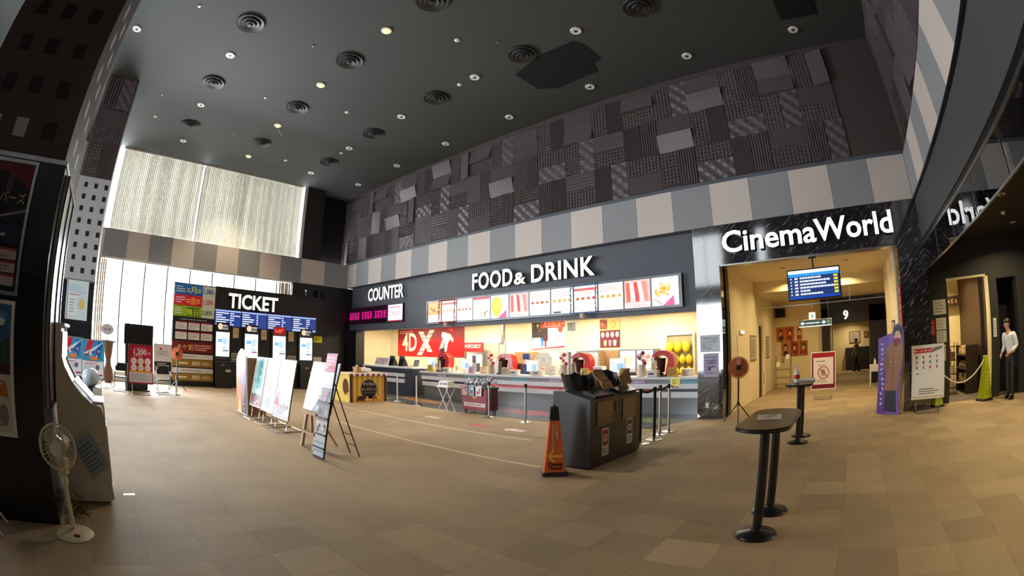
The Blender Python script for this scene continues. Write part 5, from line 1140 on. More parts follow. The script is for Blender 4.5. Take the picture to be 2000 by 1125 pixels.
g = thing('laptop', 'open grey laptop on the reception counter', 'laptop', (-15.1, 11.75, 1.092)); B('keyboard_base', 'brushed_steel', -.28, -.13, 0, .1, .13, .02, g, .004); MB().add([(.1, -.13, .02), (.1, .13, .02), (.2, .13, .28), (.2, -.13, .28), (.115, -.13, .02), (.115, .13, .02), (.215, .13, .28), (.215, -.13, .28)], [(3, 2, 1, 0), (4, 5, 6, 7), (0, 1, 5, 4), (2, 3, 7, 6), (1, 2, 6, 5), (3, 0, 4, 7)]).build('screen_lid', 'counter_dark', g)

# ================================================================== SHOP BACK WALL
def wall_poster(name, label, x0, z0, w, h, art, y=13.6, m='print', cat='poster', frame=None):
    g = thing(name, label, cat, (x0, y-.02, z0)); B('sheet', 'board_white', 0, 0, 0, w, .018, h, g)
    if frame:
        for q in ((0, 0, w, .04), (0, h-.04, w, h), (0, .04, .04, h-.04), (w-.04, .04, w, h-.04)): B('frame_bar', frame, q[0], -.015, q[1], q[2], 0, q[3], g)
    art(w, h).put('artwork', g, face((0, -.002, 0), (1, 0, 0)), m); return g
def art_4dx(w, h):
    a = A().rect(0, 0, w, h, '#c01a1e', 0).rect(0, h*.62, w, h, '#8a2226', .5).poly([(0, 0), (w*.65, 0), (w*.5, h*.3), (0, h*.5)], '#d8201f', .7)
    a.text('4D', w*.08, h*.2, 1.15, '#f0e2c4', 2, 'LEFT', offset=.02, sx=.78)
    for (p, q, tt) in (((w*.36, h*.04), (w*.56, h*.95), .34), ((w*.38, h*.88), (w*.53, h*.14), .34)):
        for k in range(6):
            u0 = p[0]+(q[0]-p[0])*k/6; v0 = p[1]+(q[1]-p[1])*k/6; u1 = p[0]+(q[0]-p[0])*(k+.82)/6; v1 = p[1]+(q[1]-p[1])*(k+.82)/6
            a.poly([(u0-tt/2, v0), (u0+tt/2, v0), (u1+tt/2, v1), (u1-tt/2, v1)], '#efe6cc', 2+(p[1] > h*.5)*.2)
    a.bars(w*.03, h*.8, w*.28, h*.93, 2, '#e0b8a0', 2, 3)
    # leaping figure in white
    a.ell(w*.78, h*.86, .1, .12, '#8a3a30', 4); a.poly([(w*.7, h*.84), (w*.78, h*.8), (w*.83, h*.72), (w*.8, h*.52), (w*.72, h*.55), (w*.69, h*.7)], '#e8e2da', 3); a.poly([(w*.8, h*.76), (w*.86, h*.6), (w*.85, h*.48), (w*.82, h*.55)], '#e8c8a8', 3.2)
    a.poly([(w*.7, h*.56), (w*.74, h*.56), (w*.7, h*.25), (w*.66, h*.25)], '#e8d8c0', 3.3); a.poly([(w*.74, h*.54), (w*.79, h*.54), (w*.76, h*.18), (w*.72, h*.18)], '#efe4d0', 3.5); a.poly([(w*.67, h*.28), (w*.74, h*.3), (w*.73, h*.1), (w*.68, h*.14)], '#2c2a34', 3.8); a.poly([(w*.78, h*.95), (w*.86, h*.8), (w*.84, h*.94)], '#e8402c', 3); return a
wall_poster('movie_banner', 'wide red 4DX banner with a leaping figure on the shop wall', -18.72, 1.5, 4.62, 1.28, art_4dx)
def art_coke(w, h):
    a = A().rect(0, 0, w, h, '#efe6e2', 0).rect(w*.3, h*.75, w, h, '#d83a2c', 1).rect(0, h*.3, w*.5, h, '#3a3028', .5); a.blobs(0.02, h*.55, w*.45, h*.98, 16, ['#8a7a4a', '#c8b070', '#4a3a2a', '#6a5a3a'], 1.2, 3, (.06, .14)); a.glyphs(w*.42, h*.89, .14, 6, '#f4d87a', 3, 4); a.bars(w*.36, h*.78, w*.95, h*.83, 1, '#f8e0d0', 3, 4); a.rect(w*.02, h*.15, w*.28, h*.42, '#dfe8e8', 2); a.rect(w*.3, h*.12, w*.36, h*.4, '#2f74c0', 3).rect(w*.4, h*.12, w*.46, h*.52, '#6a2028', 3).ell(w*.43, h*.15, .05, .07, '#e04048', 4); a.ell(w*.88, h*.68, .1, .1, '#e2502c', 4)
    a.blobs(w*.52, h*.25, w*.92, h*.62, 8, ['#b8a898', '#5a6070', '#d8c8b8', '#c87a60'], 2, 8, (.06, .12)); a.poly([(0, .02), (w, .12), (w, .06), (0, 0)], '#c8364a', 4); return a
wall_poster('drinks_poster', 'drinks poster with red headline and bottles on the shop wall', -10.62, 1.79, 1.42, 1.0, art_coke)
wall_poster('small_notice', 'small framed grey notice right of the bottles poster', -9.12, 2.35, .42, .38, lambda w, h: A().rect(0, 0, w, h, '#8c9a90', 0).bars(.06, .06, w-.06, h-.06, 4, '#4a5a50', 1, 2), frame='white_paint', cat='notice')
def art_cups(w, h):
    a = A().rect(0, 0, w, h, '#f2c46a', 0).rect(0, h*.68, w*.38, h, '#8a4a2a', 1).blobs(.02, h*.7, w*.36, h*.98, 6, ['#c87a3a', '#5a2a1a'], 1.2, 4, (.1, .2)); a.ring(w*.68, h*.84, .09, .02, '#9a6a3a', 1).bars(w*.48, h*.7, w*.9, h*.74, 1, '#8a5a2a', 1, 2); a.rect(0, h*.08, w, h*.64, '#6a2a30', 1)
    for k, c in enumerate(('#b8b0b0', '#d89aa8', '#a8b0b8', '#c8c0b8')): a.ell(w*(.14+.24*k), h*.5, .065, .09, c, 2)
    for k, c in enumerate(('#e0a888', '#d88a98', '#e8e0dc')): a.poly([(w*(.2+.24*k), h*.14), (w*(.32+.24*k), h*.14), (w*(.34+.24*k), h*.32), (w*(.18+.24*k), h*.32)], c, 2)
    a.rect(0, 0, w, h*.05, '#e8dcd0', 1); return a
wall_poster('cups_poster', 'tall brown cups poster under the blue garland', -7.8, 1.72, .74, 1.0, art_cups)
g = thing('service_hatch', 'framed hatch in the shop wall showing yellow bags', 'hatch', (-5.42, 13.55, .85))
for q in ((-.06, -.06, .9, 0), (-.06, 1.25, .9, 1.31), (-.06, 0, 0, 1.25), (.84, 0, .9, 1.25)): B('frame_bar', 'ivory', q[0], -.03, q[1], q[2], .04, q[3], g)
B('back_board', mat('hatch_back', '#a89a6a', .6, vary=.3, scale=5), 0, .03, 0, .84, .045, 1.25, g)
k = 0
for r, (z, n) in enumerate(((.0, 4), (.36, 4), (.74, 3))):
    for c in range(n):
        t = thing('yellow_bag', f"yellow popcorn bag in the hatch, {['bottom', 'middle', 'top'][r]} row, {['first', 'second', 'third', 'fourth'][c]} from left", 'bag', (-5.32+(.21 if n == 4 else .27)*c, 13.47, .86+z), 0, 'yellow bags in the hatch')
        MB().sphere((0, 0, .15), .105 if n == 4 else .13, 10, 8, sy=.55, sz=1.35).build('bag', 'yellow_bag', t, True); MB().cyl((0, 0, .27), (0, 0, .32), .03, .05, 8).build('tied_top', 'yellow_bag', t)
dr = sgroup('door_2', 'cream double door in the shop wall'); B('door_leaf', 'ivory', -13.9, 13.55, 0, -13.05, 13.6, 2.05, dr, .01); B('door_leaf', mat('door_grey', '#b9b3a3', .4), -13.03, 13.55, 0, -12.2, 13.6, 2.05, dr, .01); B('door_frame', 'white_paint', -14.0, 13.54, 2.05, -12.1, 13.6, 2.12, dr); B('vertical_pipe', 'brushed_steel', -12.02, 13.5, 2.0, -11.94, 13.58, 2.9, dr)
dr2 = sgroup('door_3', 'cream cupboard door in the shop wall'); B('door_leaf', 'ivory', -11.85, 13.55, 0, -10.75, 13.6, 2.1, dr2, .01); B('door_frame', 'door_grey', -11.98, 13.53, 0, -11.86, 13.6, 2.15, dr2)
g = thing('popcorn_sign', 'red POPCORN board above shelves left of the grey door', 'sign', (-13.75, 13.2, 1.72)); B('board', mat('popcorn_red', '#a83028', .4), 0, 0, 0, 1.05, .05, .36, g, .005); A().text('POPCURCY', .5, .15, .2, '#f4e8e0', 0, offset=.004, sx=.85).put('lettering', g, face((0, -.002, 0), (1, 0, 0))); B('post', 'brushed_steel', .03, .05, -1.72, .07, .09, .3, g); B('post', 'brushed_steel', .98, .05, -1.72, 1.02, .09, .3, g); B('rack_panel', 'white_paint', .1, .06, -.95, .95, .09, -.1, g)
for k in range(4): B('pinned_sheet', ('counter_dark', 'board_white', 'counter_grey', 'counter_dark')[k], .45+.22*(k % 2), .035, -.42-.32*(k // 2), .62+.22*(k % 2), .06, -.14-.32*(k // 2), g)

# ================================================================== IN FRONT OF THE COUNTERS
# popcorn booth
pbx = thing('popcorn_booth', 'yellow striped popcorn booth with a black round emblem', 'booth', (-13.75, 8.42, 0))
mat('booth_yellow', '#d8aa32', .5, vary=.05); mat('booth_dark', '#b58a24', .5, vary=.05); mat('booth_pale', '#ecd070', .5, vary=.04); mat('booth_brown', '#3a2116', .5)
B('body', 'booth_yellow', -.5, -.72, 0, .5, .72, .9, pbx)
for k in range(12): B('stripe', 'booth_dark' if k % 2 else 'booth_yellow', .5, -.6+.1*k, .02, .507, -.5+.1*k, .88, pbx)
for y in (-.72, .62): B('corner_post', 'booth_brown', .5, y, 0, .512, y+.1, .9, pbx)
B('side_panel', 'booth_pale', -.5, -.735, 0, .5, -.72, .9, pbx); B('side_panel', 'booth_pale', -.5, .72, 0, .5, .735, .9, pbx)
a = A().ell(0, .42, .33, .33, '#17110f', 0, 28).rect(-.4, .1, .4, .2, '#17110f', 0); a.ring(0, .42, .33, .012, '#c8a860', 1).text('マジカル', 0, .55, .12, '#e8e0d0', 2).text('ポップコーン', 0, .38, .1, '#e8e0d0', 2).rect(-.3, .3, .3, .31, '#8a8478', 2); a.blobs(-.5, .02, -.1, .24, 8, ['#3a2420', '#5a3a2a', '#2a1a16'], 3, 2, (.2, .4)); a.blobs(-.2, .0, .3, .22, 14, ['#c83a28', '#e8a850', '#f0d8b0', '#8a2a1a'], 4, 5, (.12, .25)); a.blobs(.2, .06, .5, .24, 7, ['#c86a2a', '#a83a20', '#e8c070'], 5, 6, (.2, .35)); a.put('emblem', pbx, face((.509, 0, 0), (0, 1, 0)))
a = A().ell(0, .5, .2, .26, '#5a3a2a', 0); a.blobs(-.25, .2, .25, .45, 8, ['#8a4a3a', '#c8a070', '#4a2a20'], 1, 4, (.12, .24)); a.put('side_emblem', pbx, face((.25, -.7365, 0), (1, 0, 0)))
B('tabletop', 'ivory', -.54, -.76, .9, .54, .76, .94, pbx, .01)
for k in range(14): MB().prism([(-.05, 0), (.05, 0), (.05, -.05), (0, -.09), (-.05, -.05)], 'x', .541, .55).xf(Matrix.Translation((0, -.68+.105*k, .93))).build('valance_flap', ('maroon', 'counter_white')[k % 2], pbx)
g = thing('straw_box', 'small brown wooden box standing on the popcorn booth', 'box', (-13.55, 8.15, .942)); MB().prism([(-.1, 0), (.1, 0), (.15, .2), (-.15, .2)], 'y', -.08, .08).build('box', 'paper_brown', g); B('sticks', 'easel_wood', -.06, -.02, .2, .06, .02, .26, g)
g = thing('plush_heap', 'crumpled white cloth on the popcorn booth', 'cloth', (-13.9, 8.6, .942)); mb = MB(); mb.sphere((0, 0, .06), .3, 16, 8, sz=.25); rr = random.Random(4); mb.v = [(x, y, max(0, z+rr.uniform(-.01, .05))) for x, y, z in mb.v]; mb.build('folds', 'counter_white', g, True)
for nm, lab, x, y, h in (('barrier_post', 'thin white post at the right edge of the popcorn booth', -13.0, 9.4, .98), ('barrier_post', 'thin white post in front of the reception counter', -11.6, 9.12, .95)):
    g = thing(nm, lab, 'post', (x, y, 0), 0, 'thin white posts'); MB().cyl((0, 0, .01), (0, 0, h), .022, n=12).build('post', 'white_paint', g, True); MB().lathe([(.001, 0), (.13, 0), (.13, .012), (.03, .025), (.001, .025)], n=20).build('base', 'brushed_steel', g, True); MB().sphere((0, 0, h), .026, 10, 6).build('cap', 'black_plastic', g, True)
# cart with clear bags
ct = thing('goods_cart', 'maroon wheeled cart in front of the food counter', 'cart', (-9.1, 9.35, 0)); B('body', 'maroon', -.48, -.22, .1, .46, .22, .7, ct, .01); B('rim', 'black_metal', -.5, -.24, .68, .48, .24, .73, ct, .008); B('painted_shade_side', mat('maroon_shade', '#4a101c', .4), .46, -.2, .12, .468, .2, .68, ct)  # darker maroon sheet paints the shade on the cart's side
for x in (-.4, .38):
    for y in (-.16, .16): MB().cyl((x, y-.015, .05), (x, y+.015, .05), .05, n=14).build('caster', 'black_plastic', ct, True); 
A().poly([(.35, .42), (.5, .3), (.65, .42), (.58, .42), (.5, .36), (.42, .42)], '#e0a040', 1).rect(.1, .1, .9, .2, '#d8c8cc', 1).bars(.15, .12, .85, .18, 1, '#7a2a3a', 2, 3).put('front_print', ct, face((-.5, -.2225, .1), (1, 0, 0)))
for k, (x, c) in enumerate(((-.45, '#d8a8a0'), (-.2, '#7ab8d8'), (.08, '#c8d8e0'))):
    A().rect(0, 0, .22, .26, c, 0).blobs(.02, .02, .2, .24, 6, ['#f0f0ee', '#3a6a90', '#d8586a'], 1, k, (.15, .3)).put('leaflet', ct, face((x, -.26, .5), (1, 0, 0)))
CLR = glass('clear_bag', (.86, .9, .93), .9, .15)
rr = random.Random(6)
for k in range(6):
    g = thing('clear_bag', f"crumpled clear plastic bag heaped on the maroon cart, {['left end', 'left front', 'middle', 'middle back', 'right', 'right end'][k]}", 'bag', (-9.48+.155*k, 9.26+.2*(k % 2), .733), 0, 'clear bags on the cart')
    mb = MB().sphere((0, 0, .12), .1, 12, 8, sz=1.15); mb.v = [(x*rr.uniform(.8, 1.15), y*rr.uniform(.8, 1.15), max(0, z*rr.uniform(.85, 1.2))) for x, y, z in mb.v]; mb.build('bag', CLR, g); MB().sphere((0, 0, .1), .06, 8, 6).build('white_filling', 'counter_white', g)
fs_ = thing('folding_tray_stand', 'white folding stand with crossed legs beside the maroon cart', 'stand', (-9.85, 8.8, 0))
for y in (-.13, .13):
    MB().cyl((-.22, y, .01), (.2, y, .7), .012, n=8).build('leg', 'white_paint', fs_, True); MB().cyl((.22, y, .01), (-.2, y, .7), .012, n=8).build('leg', 'white_paint', fs_, True)
B('tray', 'white_paint', -.25, -.18, .7, .25, .18, .73, fs_, .01); g = thing('paper_box', 'white paper box with blue print on the folding stand', 'box', (-9.85, 8.8, .732)); B('box', 'board_white', -.18, -.12, 0, .18, .12, .14, g, .004); A().rect(0, 0, .36, .14, '#e4e4ee', 0).blobs(.02, .02, .34, .12, 8, ['#3a3a7a', '#7a5a9a', '#4a4a5a'], 1, 2, (.2, .4)).put('print', g, face((-.18, -.122, 0), (1, 0, 0)))
# stanchions
def stanchion(label, x, y, h=.92, m='brushed_steel', base='brushed_steel', grp='belt posts'):
    g = thing('belt_post', label, 'stanchion', (x, y, 0), 0, grp); MB().lathe([(.001, 0), (.17, 0), (.17, .012), (.05, .03), (.03, .05), (.001, .05)], n=28).build('base', base, g, True); MB().cyl((0, 0, .04), (0, 0, h-.08), .03, n=16).build('pole', m, g, True); MB().cyl((0, 0, h-.09), (0, 0, h), .036, n=16).build('belt_head', 'black_plastic', g, True); return g
def belt(label, p, q, m, z=.86):
    d = Vector((q[0]-p[0], q[1]-p[1], 0)); n = d.normalized(); a_ = Vector((p[0], p[1], 0))+n*.04; b_ = Vector((q[0], q[1], 0))-n*.04; w = Vector((-n.y, n.x, 0))*.0015; vs = []; N = 8
    for i in range(N+1):
        t = i/N; c = a_.lerp(b_, t); s = -.03*math.sin(PI*t)
        for e, zz in ((-1, -.025), (1, -.025), (1, .025), (-1, .025)): vs.append(c+w*e+Vector((0, 0, z+zz+s)))
    fs = []
    for i in range(N):
        for k in range(4): fs.append((4*i+k, 4*i+(k+1) % 4, 4*i+4+(k+1) % 4, 4*i+4+k))
    fs += [(3, 2, 1, 0), (4*N, 4*N+1, 4*N+2, 4*N+3)]
    o = MB().add(vs, fs).build('queue_belt', m); tag(o, label, 'belt')
stanchion('steel belt post beside the maroon cart', -8.3, 8.85); stanchion('steel belt post standing alone left of the bin', -7.05, 8.77); stanchion('steel belt post hidden behind the bin', -5.2, 8.85)
stanchion('steel belt post carrying the yellow sign, farthest right of the bin', -3.55, 8.98, .97); stanchion('steel belt post between the black ones, right of the bin', -3.6, 8.62, .97)
stanchion('black belt post right of the bin with a steel base', -3.47, 8.05, .98, 'black_metal'); stanchion('black belt post nearest the bin', -3.55, 7.6, .98, 'black_metal')
belt('red queue belt from the cart to the lone steel post', (-8.3, 8.85), (-7.05, 8.77), 'belt_red'); belt('red queue belt running behind the bin', (-7.05, 8.77), (-5.2, 8.85), 'belt_red'); belt('red queue belt right of the bin', (-5.2, 8.85), (-3.6, 8.62), 'belt_red'); belt('black queue belt between the black posts', (-3.55, 7.6), (-3.47, 8.05), 'belt_black', .93); belt('black queue belt reaching the yellow sign', (-3.47, 8.05), (-3.55, 8.98), 'belt_black', .93)
g = thing('yellow_sign', 'small yellow and white sign on a belt post right of the bin', 'sign', (-3.42, 8.92, .975), R(-20)); MB().prism([(-.1, 0), (.14, .02), (.15, .24), (-.1, .22)], 'y', -.004, .004).build('board', 'board_white', g); A().poly([(-.09, .07), (.135, .08), (.14, .235), (-.09, .215)], '#d8d02c', 0).bars(-.05, .1, .1, .2, 2, '#5a5a20', 1, 2).ell(-.03, .04, .025, .02, '#a86a2a', 0).ell(.08, .045, .025, .02, '#a86a2a', 0).put('print', g, face((0, -.0055, 0), (1, 0, 0))); MB().cyl((-.13, .06, 0), (-.13, .06, .1), .008, n=6).build('holder', 'black_metal', g)
g.location = (-3.42, 8.92, .86)
# bin with two openings
bn = thing('recycling_bin', 'long dark grey double bin with two sorting openings', 'bin', (-3.62, 6.28, 0)); mat('bin_grey', '#4a4c50', .35, .2, vary=.06); mat('bin_dark', '#2b2826', .35, vary=.08)
MB().prism([(-.3, .03), (.3, .03), (.3, .98), (-.12, 1.09), (-.3, 1.09)], 'y', -.78, .78).build('body', 'bin_grey', bn); B('front_panel', 'bin_dark', .3, -.78, .03, .31, .78, .98, bn); B('plinth', 'black_plastic', -.28, -.76, 0, .28, .76, .03, bn)
for i, y in enumerate((-.62, .15)):
    B('flap', mat('flap_bronze', '#6a5f50', .3, .5), .31, y, .6, .322, y+.46, .93, bn, .004); MB().prism([(.1, 1.03), (.28, .985), (.3, 1.02), (.08, 1.1)], 'y', y, y+.55).build('tray_rim', 'black_plastic', bn)
    A().rect(0, 0, .2, .4, '#dcd8d4', 0).rect(.02, .15, .18, .38, ('#a83038', '#3a4046')[i], 1).ring(.1, .26, .055, .014, '#e8e4e0', 2).rect(.085, .22, .115, .31, '#e8e4e0', 2).bars(.02, .03, .18, .12, 2, '#7a5a58', 1, i).put('sticker', bn, face((.3115, y+.16, .14+.05*i), (0, 1, 0)))
B('slot', 'black_plastic', .31, -.08, .78, .318, .1, .9, bn); B('slot_lip', 'wood_strip', .31, -.08, .77, .33, .1, .785, bn)
# liners and paper on top of the bin
for i, (y, lab) in enumerate(((-.5, 'black plastic liner standing out of the bin, left half'), (.3, 'black plastic liner standing out of the bin, right half'))):
    g = thing('bin_liner', lab, 'bin liner', (-3.64, 6.28+y, 1.1), 0, 'black bin liners'); mb = MB(); n = 18; rr = random.Random(i+3)
    for k in range(n):
        t = 2*PI*k/n; mb.v.append((.2*math.cos(t), .27*math.sin(t), .0))
    for k in range(n):
        t = 2*PI*k/n; mb.v.append((.23*math.cos(t)-.04, .3*math.sin(t), (.06 if math.cos(t) > .3 else .22)+rr.uniform(-.03, .03)))
    mb.f = [(k, (k+1) % n, n+(k+1) % n, n+k) for k in range(n)]; mb.c = [None]*n; mb.build('liner', mat('liner_black', '#131316', .22), g)
for i, (x, y, z, rx, ry, lab) in enumerate(((-3.4, 5.98, 1.23, 0, 35, 'large brown paper bag leaning on the left half of the bin'), (-3.42, 6.72, 1.21, 20, 15, 'crumpled brown paper on the right half of the bin'), (-3.6, 6.2, 1.24, 0, 8, 'tan paper bag standing between the bin liners'), (-3.6, 7.0, 1.23, 0, 0, 'narrow brown carton standing at the right end of the bin'))):
    g = thing('paper_bag', lab, 'paper bag', (x, y, z), 0, 'paper on the bin'); hh = (.32, .2, .26, .24)[i]; ww = (.3, .3, .2, .1)[i]; rr = random.Random(i); mb = MB(); N = 6
    for s in (0, 1):
        for j in range(N+1):
            for k in range(N+1): mb.v.append((.02*s*(1+math.sin(j))+.014*rr.uniform(-1, 1)+(.1*s if i == 3 else 0), -ww/2+ww*k/N, -hh/2+hh*j/N+rr.uniform(-.008, .008)))
    M1 = (N+1)*(N+1)
    for j in range(N):
        for k in range(N): q = j*(N+1)+k; mb.f += [(q, q+1, q+N+2, q+N+1), (M1+q+N+1, M1+q+N+2, M1+q+1, M1+q)]
    for k in range(N): mb.f += [(k+1, k, M1+k, M1+k+1), (N*(N+1)+k, N*(N+1)+k+1, M1+N*(N+1)+k+1, M1+N*(N+1)+k)]
    for j in range(N): q, r_ = j*(N+1), (j+1)*(N+1); mb.f += [(q, r_, M1+r_, M1+q), (r_+N, q+N, M1+q+N, M1+r_+N)]
    mb.c = [None]*len(mb.f); mb.xf(Matrix.Rotation(R(-ry), 4, 'Y') @ Matrix.Rotation(R(rx), 4, 'X')); mb.build('folded_paper', 'paper_brown', g)
g = thing('spray_bottle', 'clear blue bottle standing behind the bin liners', 'bottle', (-3.86, 6.17, 1.093)); MB().lathe([(.001, 0), (.04, 0), (.042, .02), (.04, .16), (.018, .21), (.018, .24), (.001, .24)], n=16).build('bottle', glass('bottle_blue', (.7, .88, .93), .6), g, True); MB().cyl((0, 0, .24), (0, 0, .27), .022, n=12).build('cap', 'white_plastic', g)
# orange cone sign
cn = thing('sign_cone', 'tall orange four-sided sign cone reading Cinema World', 'cone sign', (-3.62, 5.1, 0), R(42)); mat('cone_orange', '#d2622c', .45, vary=.06); mat('cone_cap', '#22242a', .4)
MB().rbox(-.17, -.17, 0, .17, .17, .055, .012).build('base', 'cone_cap', cn); MB().add([(-.14, -.14, .055), (.14, -.14, .055), (.14, .14, .055), (-.14, .14, .055), (-.06, -.06, .76), (.06, -.06, .76), (.06, .06, .76), (-.06, .06, .76)], [(4, 5, 6, 7), (0, 1, 5, 4), (1, 2, 6, 5), (2, 3, 7, 6), (3, 0, 4, 7)]).build('body', 'cone_orange', cn)
MB().add([(-.063, -.063, .74), (.063, -.063, .74), (.063, .063, .74), (-.063, .063, .74), (-.05, -.05, .92), (.05, -.05, .92), (.05, .05, .92), (-.05, .05, .92)], [(0, 1, 5, 4), (1, 2, 6, 5), (2, 3, 7, 6), (3, 0, 4, 7), (4, 5, 6, 7), (3, 2, 1, 0)]).build('cap', 'cone_cap', cn); MB().cyl((0, 0, .92), (0, 0, .945), .02, n=10).build('cap_knob', 'cone_cap', cn)
sl = .08/.705
for M_ in (face((0, -.1425, .055), (1, 0, 0), (0, sl, 1)), face((.1425, 0, .055), (0, 1, 0), (-sl, 0, 1))):
    a = A().text('Cinema', 0, .09, .062, '#2a1c10', 1, offset=.002).text('World', 0, .035, .062, '#2a1c10', 1, offset=.002); a.poly([(-.1, .22), (-.03, .3), (-.0, .3), (-.05, .235), (.09, .235), (.09, .2), (-.05, .2), (0, .14), (-.03, .14)], '#f2b23a', 1)
    a.glyphs(-.026, .63, .032, 10, '#ecd0c8', 1, 3, True, .13).glyphs(.026, .61, .036, 5, '#f0d4dc', 1, 8, True, .13)
    a.put('print', cn, M_)
# tape and stickers on the carpet
for lab, x0, x1, y, z in (('white tape line on the carpet running to the cone sign', -9.9, -4.0, 5.31, .0005), ('white tape line on the carpet nearer the counters', -12.8, -5.45, 6.94, .0005)):
    g = thing('floor_tape', lab, 'tape', (0, 0, 0), 0, 'floor tape lines'); B('tape', mat('tape_white', '#e0d4b8', .5), x0, y-.018, z, x1, y+.018, z+.0012, g)
for i, (x, y, c, lab) in enumerate(((-9.27, 7.8, '#d8b0b8', 'pale pink arrow sticker on the carpet before the cart'), (-7.59, 7.7, '#c04048', 'red arrow sticker on the carpet'), (-6.5, 7.69, '#e0c4c8', 'pale pink arrow sticker left of the bin'), (-16.6, 2.95, '#b86a58', 'small red sticker on the carpet before the price board'))):
    g = thing('floor_sticker', lab, 'sticker', (x, y, .0005), 0, 'floor stickers'); MB().prism([(-.28, 0), (-.05, .2), (-.05, .1), (.28, .1), (.28, -.1), (-.05, -.1), (-.05, -.2)], 'z', 0, .0015).build('sticker', mat('sticker_'+c[1:], c, .5, vary=.15, scale=14), g)
g = thing('wire_trellis', 'thin bent wire stand behind the leaflet stand', 'stand', (-16.3, 8.6, 0)); 
bpy.data.objects.remove(g)
# ================================================================== RIGHT-HAND THINGS
mat('table_black', '#1a1a1c', .28, vary=.1); mat('table_top', '#17130f', .3, vary=.15, scale=6, spec=.3)
def bar_table(label, x, y0, y1, z=.985):
    g = thing('bar_table', label, 'table', (x, (y0+y1)/2, 0), 0, 'black bar tables'); L = (y1-y0)/2; pts = []
    for k in range(25): t = -PI/2+PI*k/24; pts.append((.23*math.cos(t+PI/2), .42+.22*math.sin(t+PI/2)))
    for k in range(25): t = PI/2+PI*k/24; pts.append((.23*math.cos(t+PI/2), -.42+.22*math.sin(t+PI/2)))
    MB().prism(pts, 'z', z-.035, z).build('top', 'table_top', g); MB().prism([(a*1.03, b*1.015) for a, b in pts], 'z', z-.03, z-.006).build('edge_band', 'table_black', g)
    for s in (-1, 1):
        MB().cyl((0, s*L, .03), (0, s*L, z-.035), .043, n=18).build('pedestal', 'table_black', g, True); MB().lathe([(.001, 0), (.185, 0), (.19, .012), (.17, .03), (.06, .05), (.05, .06), (.001, .06)], (0, s*L, 0), 32).build('foot', 'table_black', g, True)
    return g
bar_table('black oval bar table with a magazine, nearest the camera', -.67, 3.92, 4.57); bar_table('black oval bar table with a sanitizer bottle, near the cinema portal', -.79, 8.05, 8.64)
g = thing('magazine', 'pink and white magazine lying on the near bar table', 'magazine', (-.69, 4.24, .9865), R(8)); B('pages', 'board_white', -.11, -.15, 0, .11, .15, .006, g); A().rect(0, 0, .21, .29, '#e0d4d0', 0).blobs(.01, .02, .2, .27, 12, ['#c87a7a', '#e8d8d8', '#a8888a', '#d8a090'], 1, 3, (.1, .25)).put('cover', g, face((-.105, -.145, .0068), (1, 0, 0), (0, 1, 0)))
g = thing('sanitizer_bottle', 'white pump bottle with red label on the far bar table', 'bottle', (-.86, 8.25, .9865)); MB().lathe([(.001, 0), (.05, 0), (.053, .01), (.052, .17), (.03, .2), (.02, .215), (.02, .23), (.001, .23)], n=20).build('bottle', 'white_plastic', g, True); MB().lathe([(.0535, .06), (.0535, .13)], n=20).build('label_band', 'red_plastic', g, True); MB().cyl((0, 0, .23), (0, 0, .275), .009, n=8).build('pump_stem', 'white_plastic', g); B('pump_nozzle', 'white_plastic', -.055, -.012, .27, .018, .012, .29, g, .004)
g = thing('plastic_tray', 'clear white tray around the bottle on the far bar table', 'tray', (-.76, 8.32, .9865)); B('floor_plate', 'white_plastic', -.16, -.25, 0, .16, .3, .006, g)
bpy.data.objects.remove(g.children[0]); bpy.data.objects.remove(g)
g = thing('plastic_tray', 'pale tray holding paper on the far bar table', 'tray', (-.72, 8.6, .9865)); B('tray_base', 'white_plastic', -.16, -.15, 0, .16, .15, .008, g, .002)
for q in ((-.16, -.15, -.15, .15), (.15, -.15, .16, .15), (-.15, -.15, .15, -.14), (-.15, .14, .15, .15)): B('tray_wall', 'white_plastic', q[0], q[1], .008, q[2], q[3], .03, g)
# television in the portal
tv = thing('hanging_television', 'hanging television with a blue film schedule in the cinema portal', 'television', (-.65, 11.42, 3.545))
MB().cyl((0, .03, -.27), (0, .03, 0), .02, n=10).build('ceiling_pole', 'black_metal', tv, True); B('mount_plate', 'black_metal', -.1, .0, -.02, .1, .06, 0, tv); B('casing', 'black_plastic', -.66, -.04, -.95, .66, .04, -.25, tv, .012)
a = A().rect(0, 0, 1.26, .64, '#1c2f62', 0).rect(0, .57, 1.26, .64, '#f4f8fc', 1).rect(0, .5, 1.26, .57, '#2f8ad0', 1).rect(0, 0, 1.26, .05, '#1a3fa0', 1); rr = random.Random(3)
for r in range(6):
    v = .445-.072*r; a.rect(.05, v, .08, v+.03, '#dfe8f4', 2).rect(.15, v, .23, v+.035, '#e8eef8', 2)
    u = .28
    while u < .28+(.5, .75, .6, .8, .25, .5)[r]: w_ = rr.uniform(.03, .09); a.rect(u, v, u+w_, v+.035, '#e8eef8', 2); u += w_+.012
    a.rect(1.12, v-.005, 1.22, v+.04, '#d8c82a', 2); a.line(.03, v-.016, 1.23, v-.016, .004, '#4a64a0', 1.5)
a.put('schedule', tv, face((-.63, -.0425, -.92), (1, 0, 0)), 'screen')
tv.location = (-.645, 11.15, 3.545)
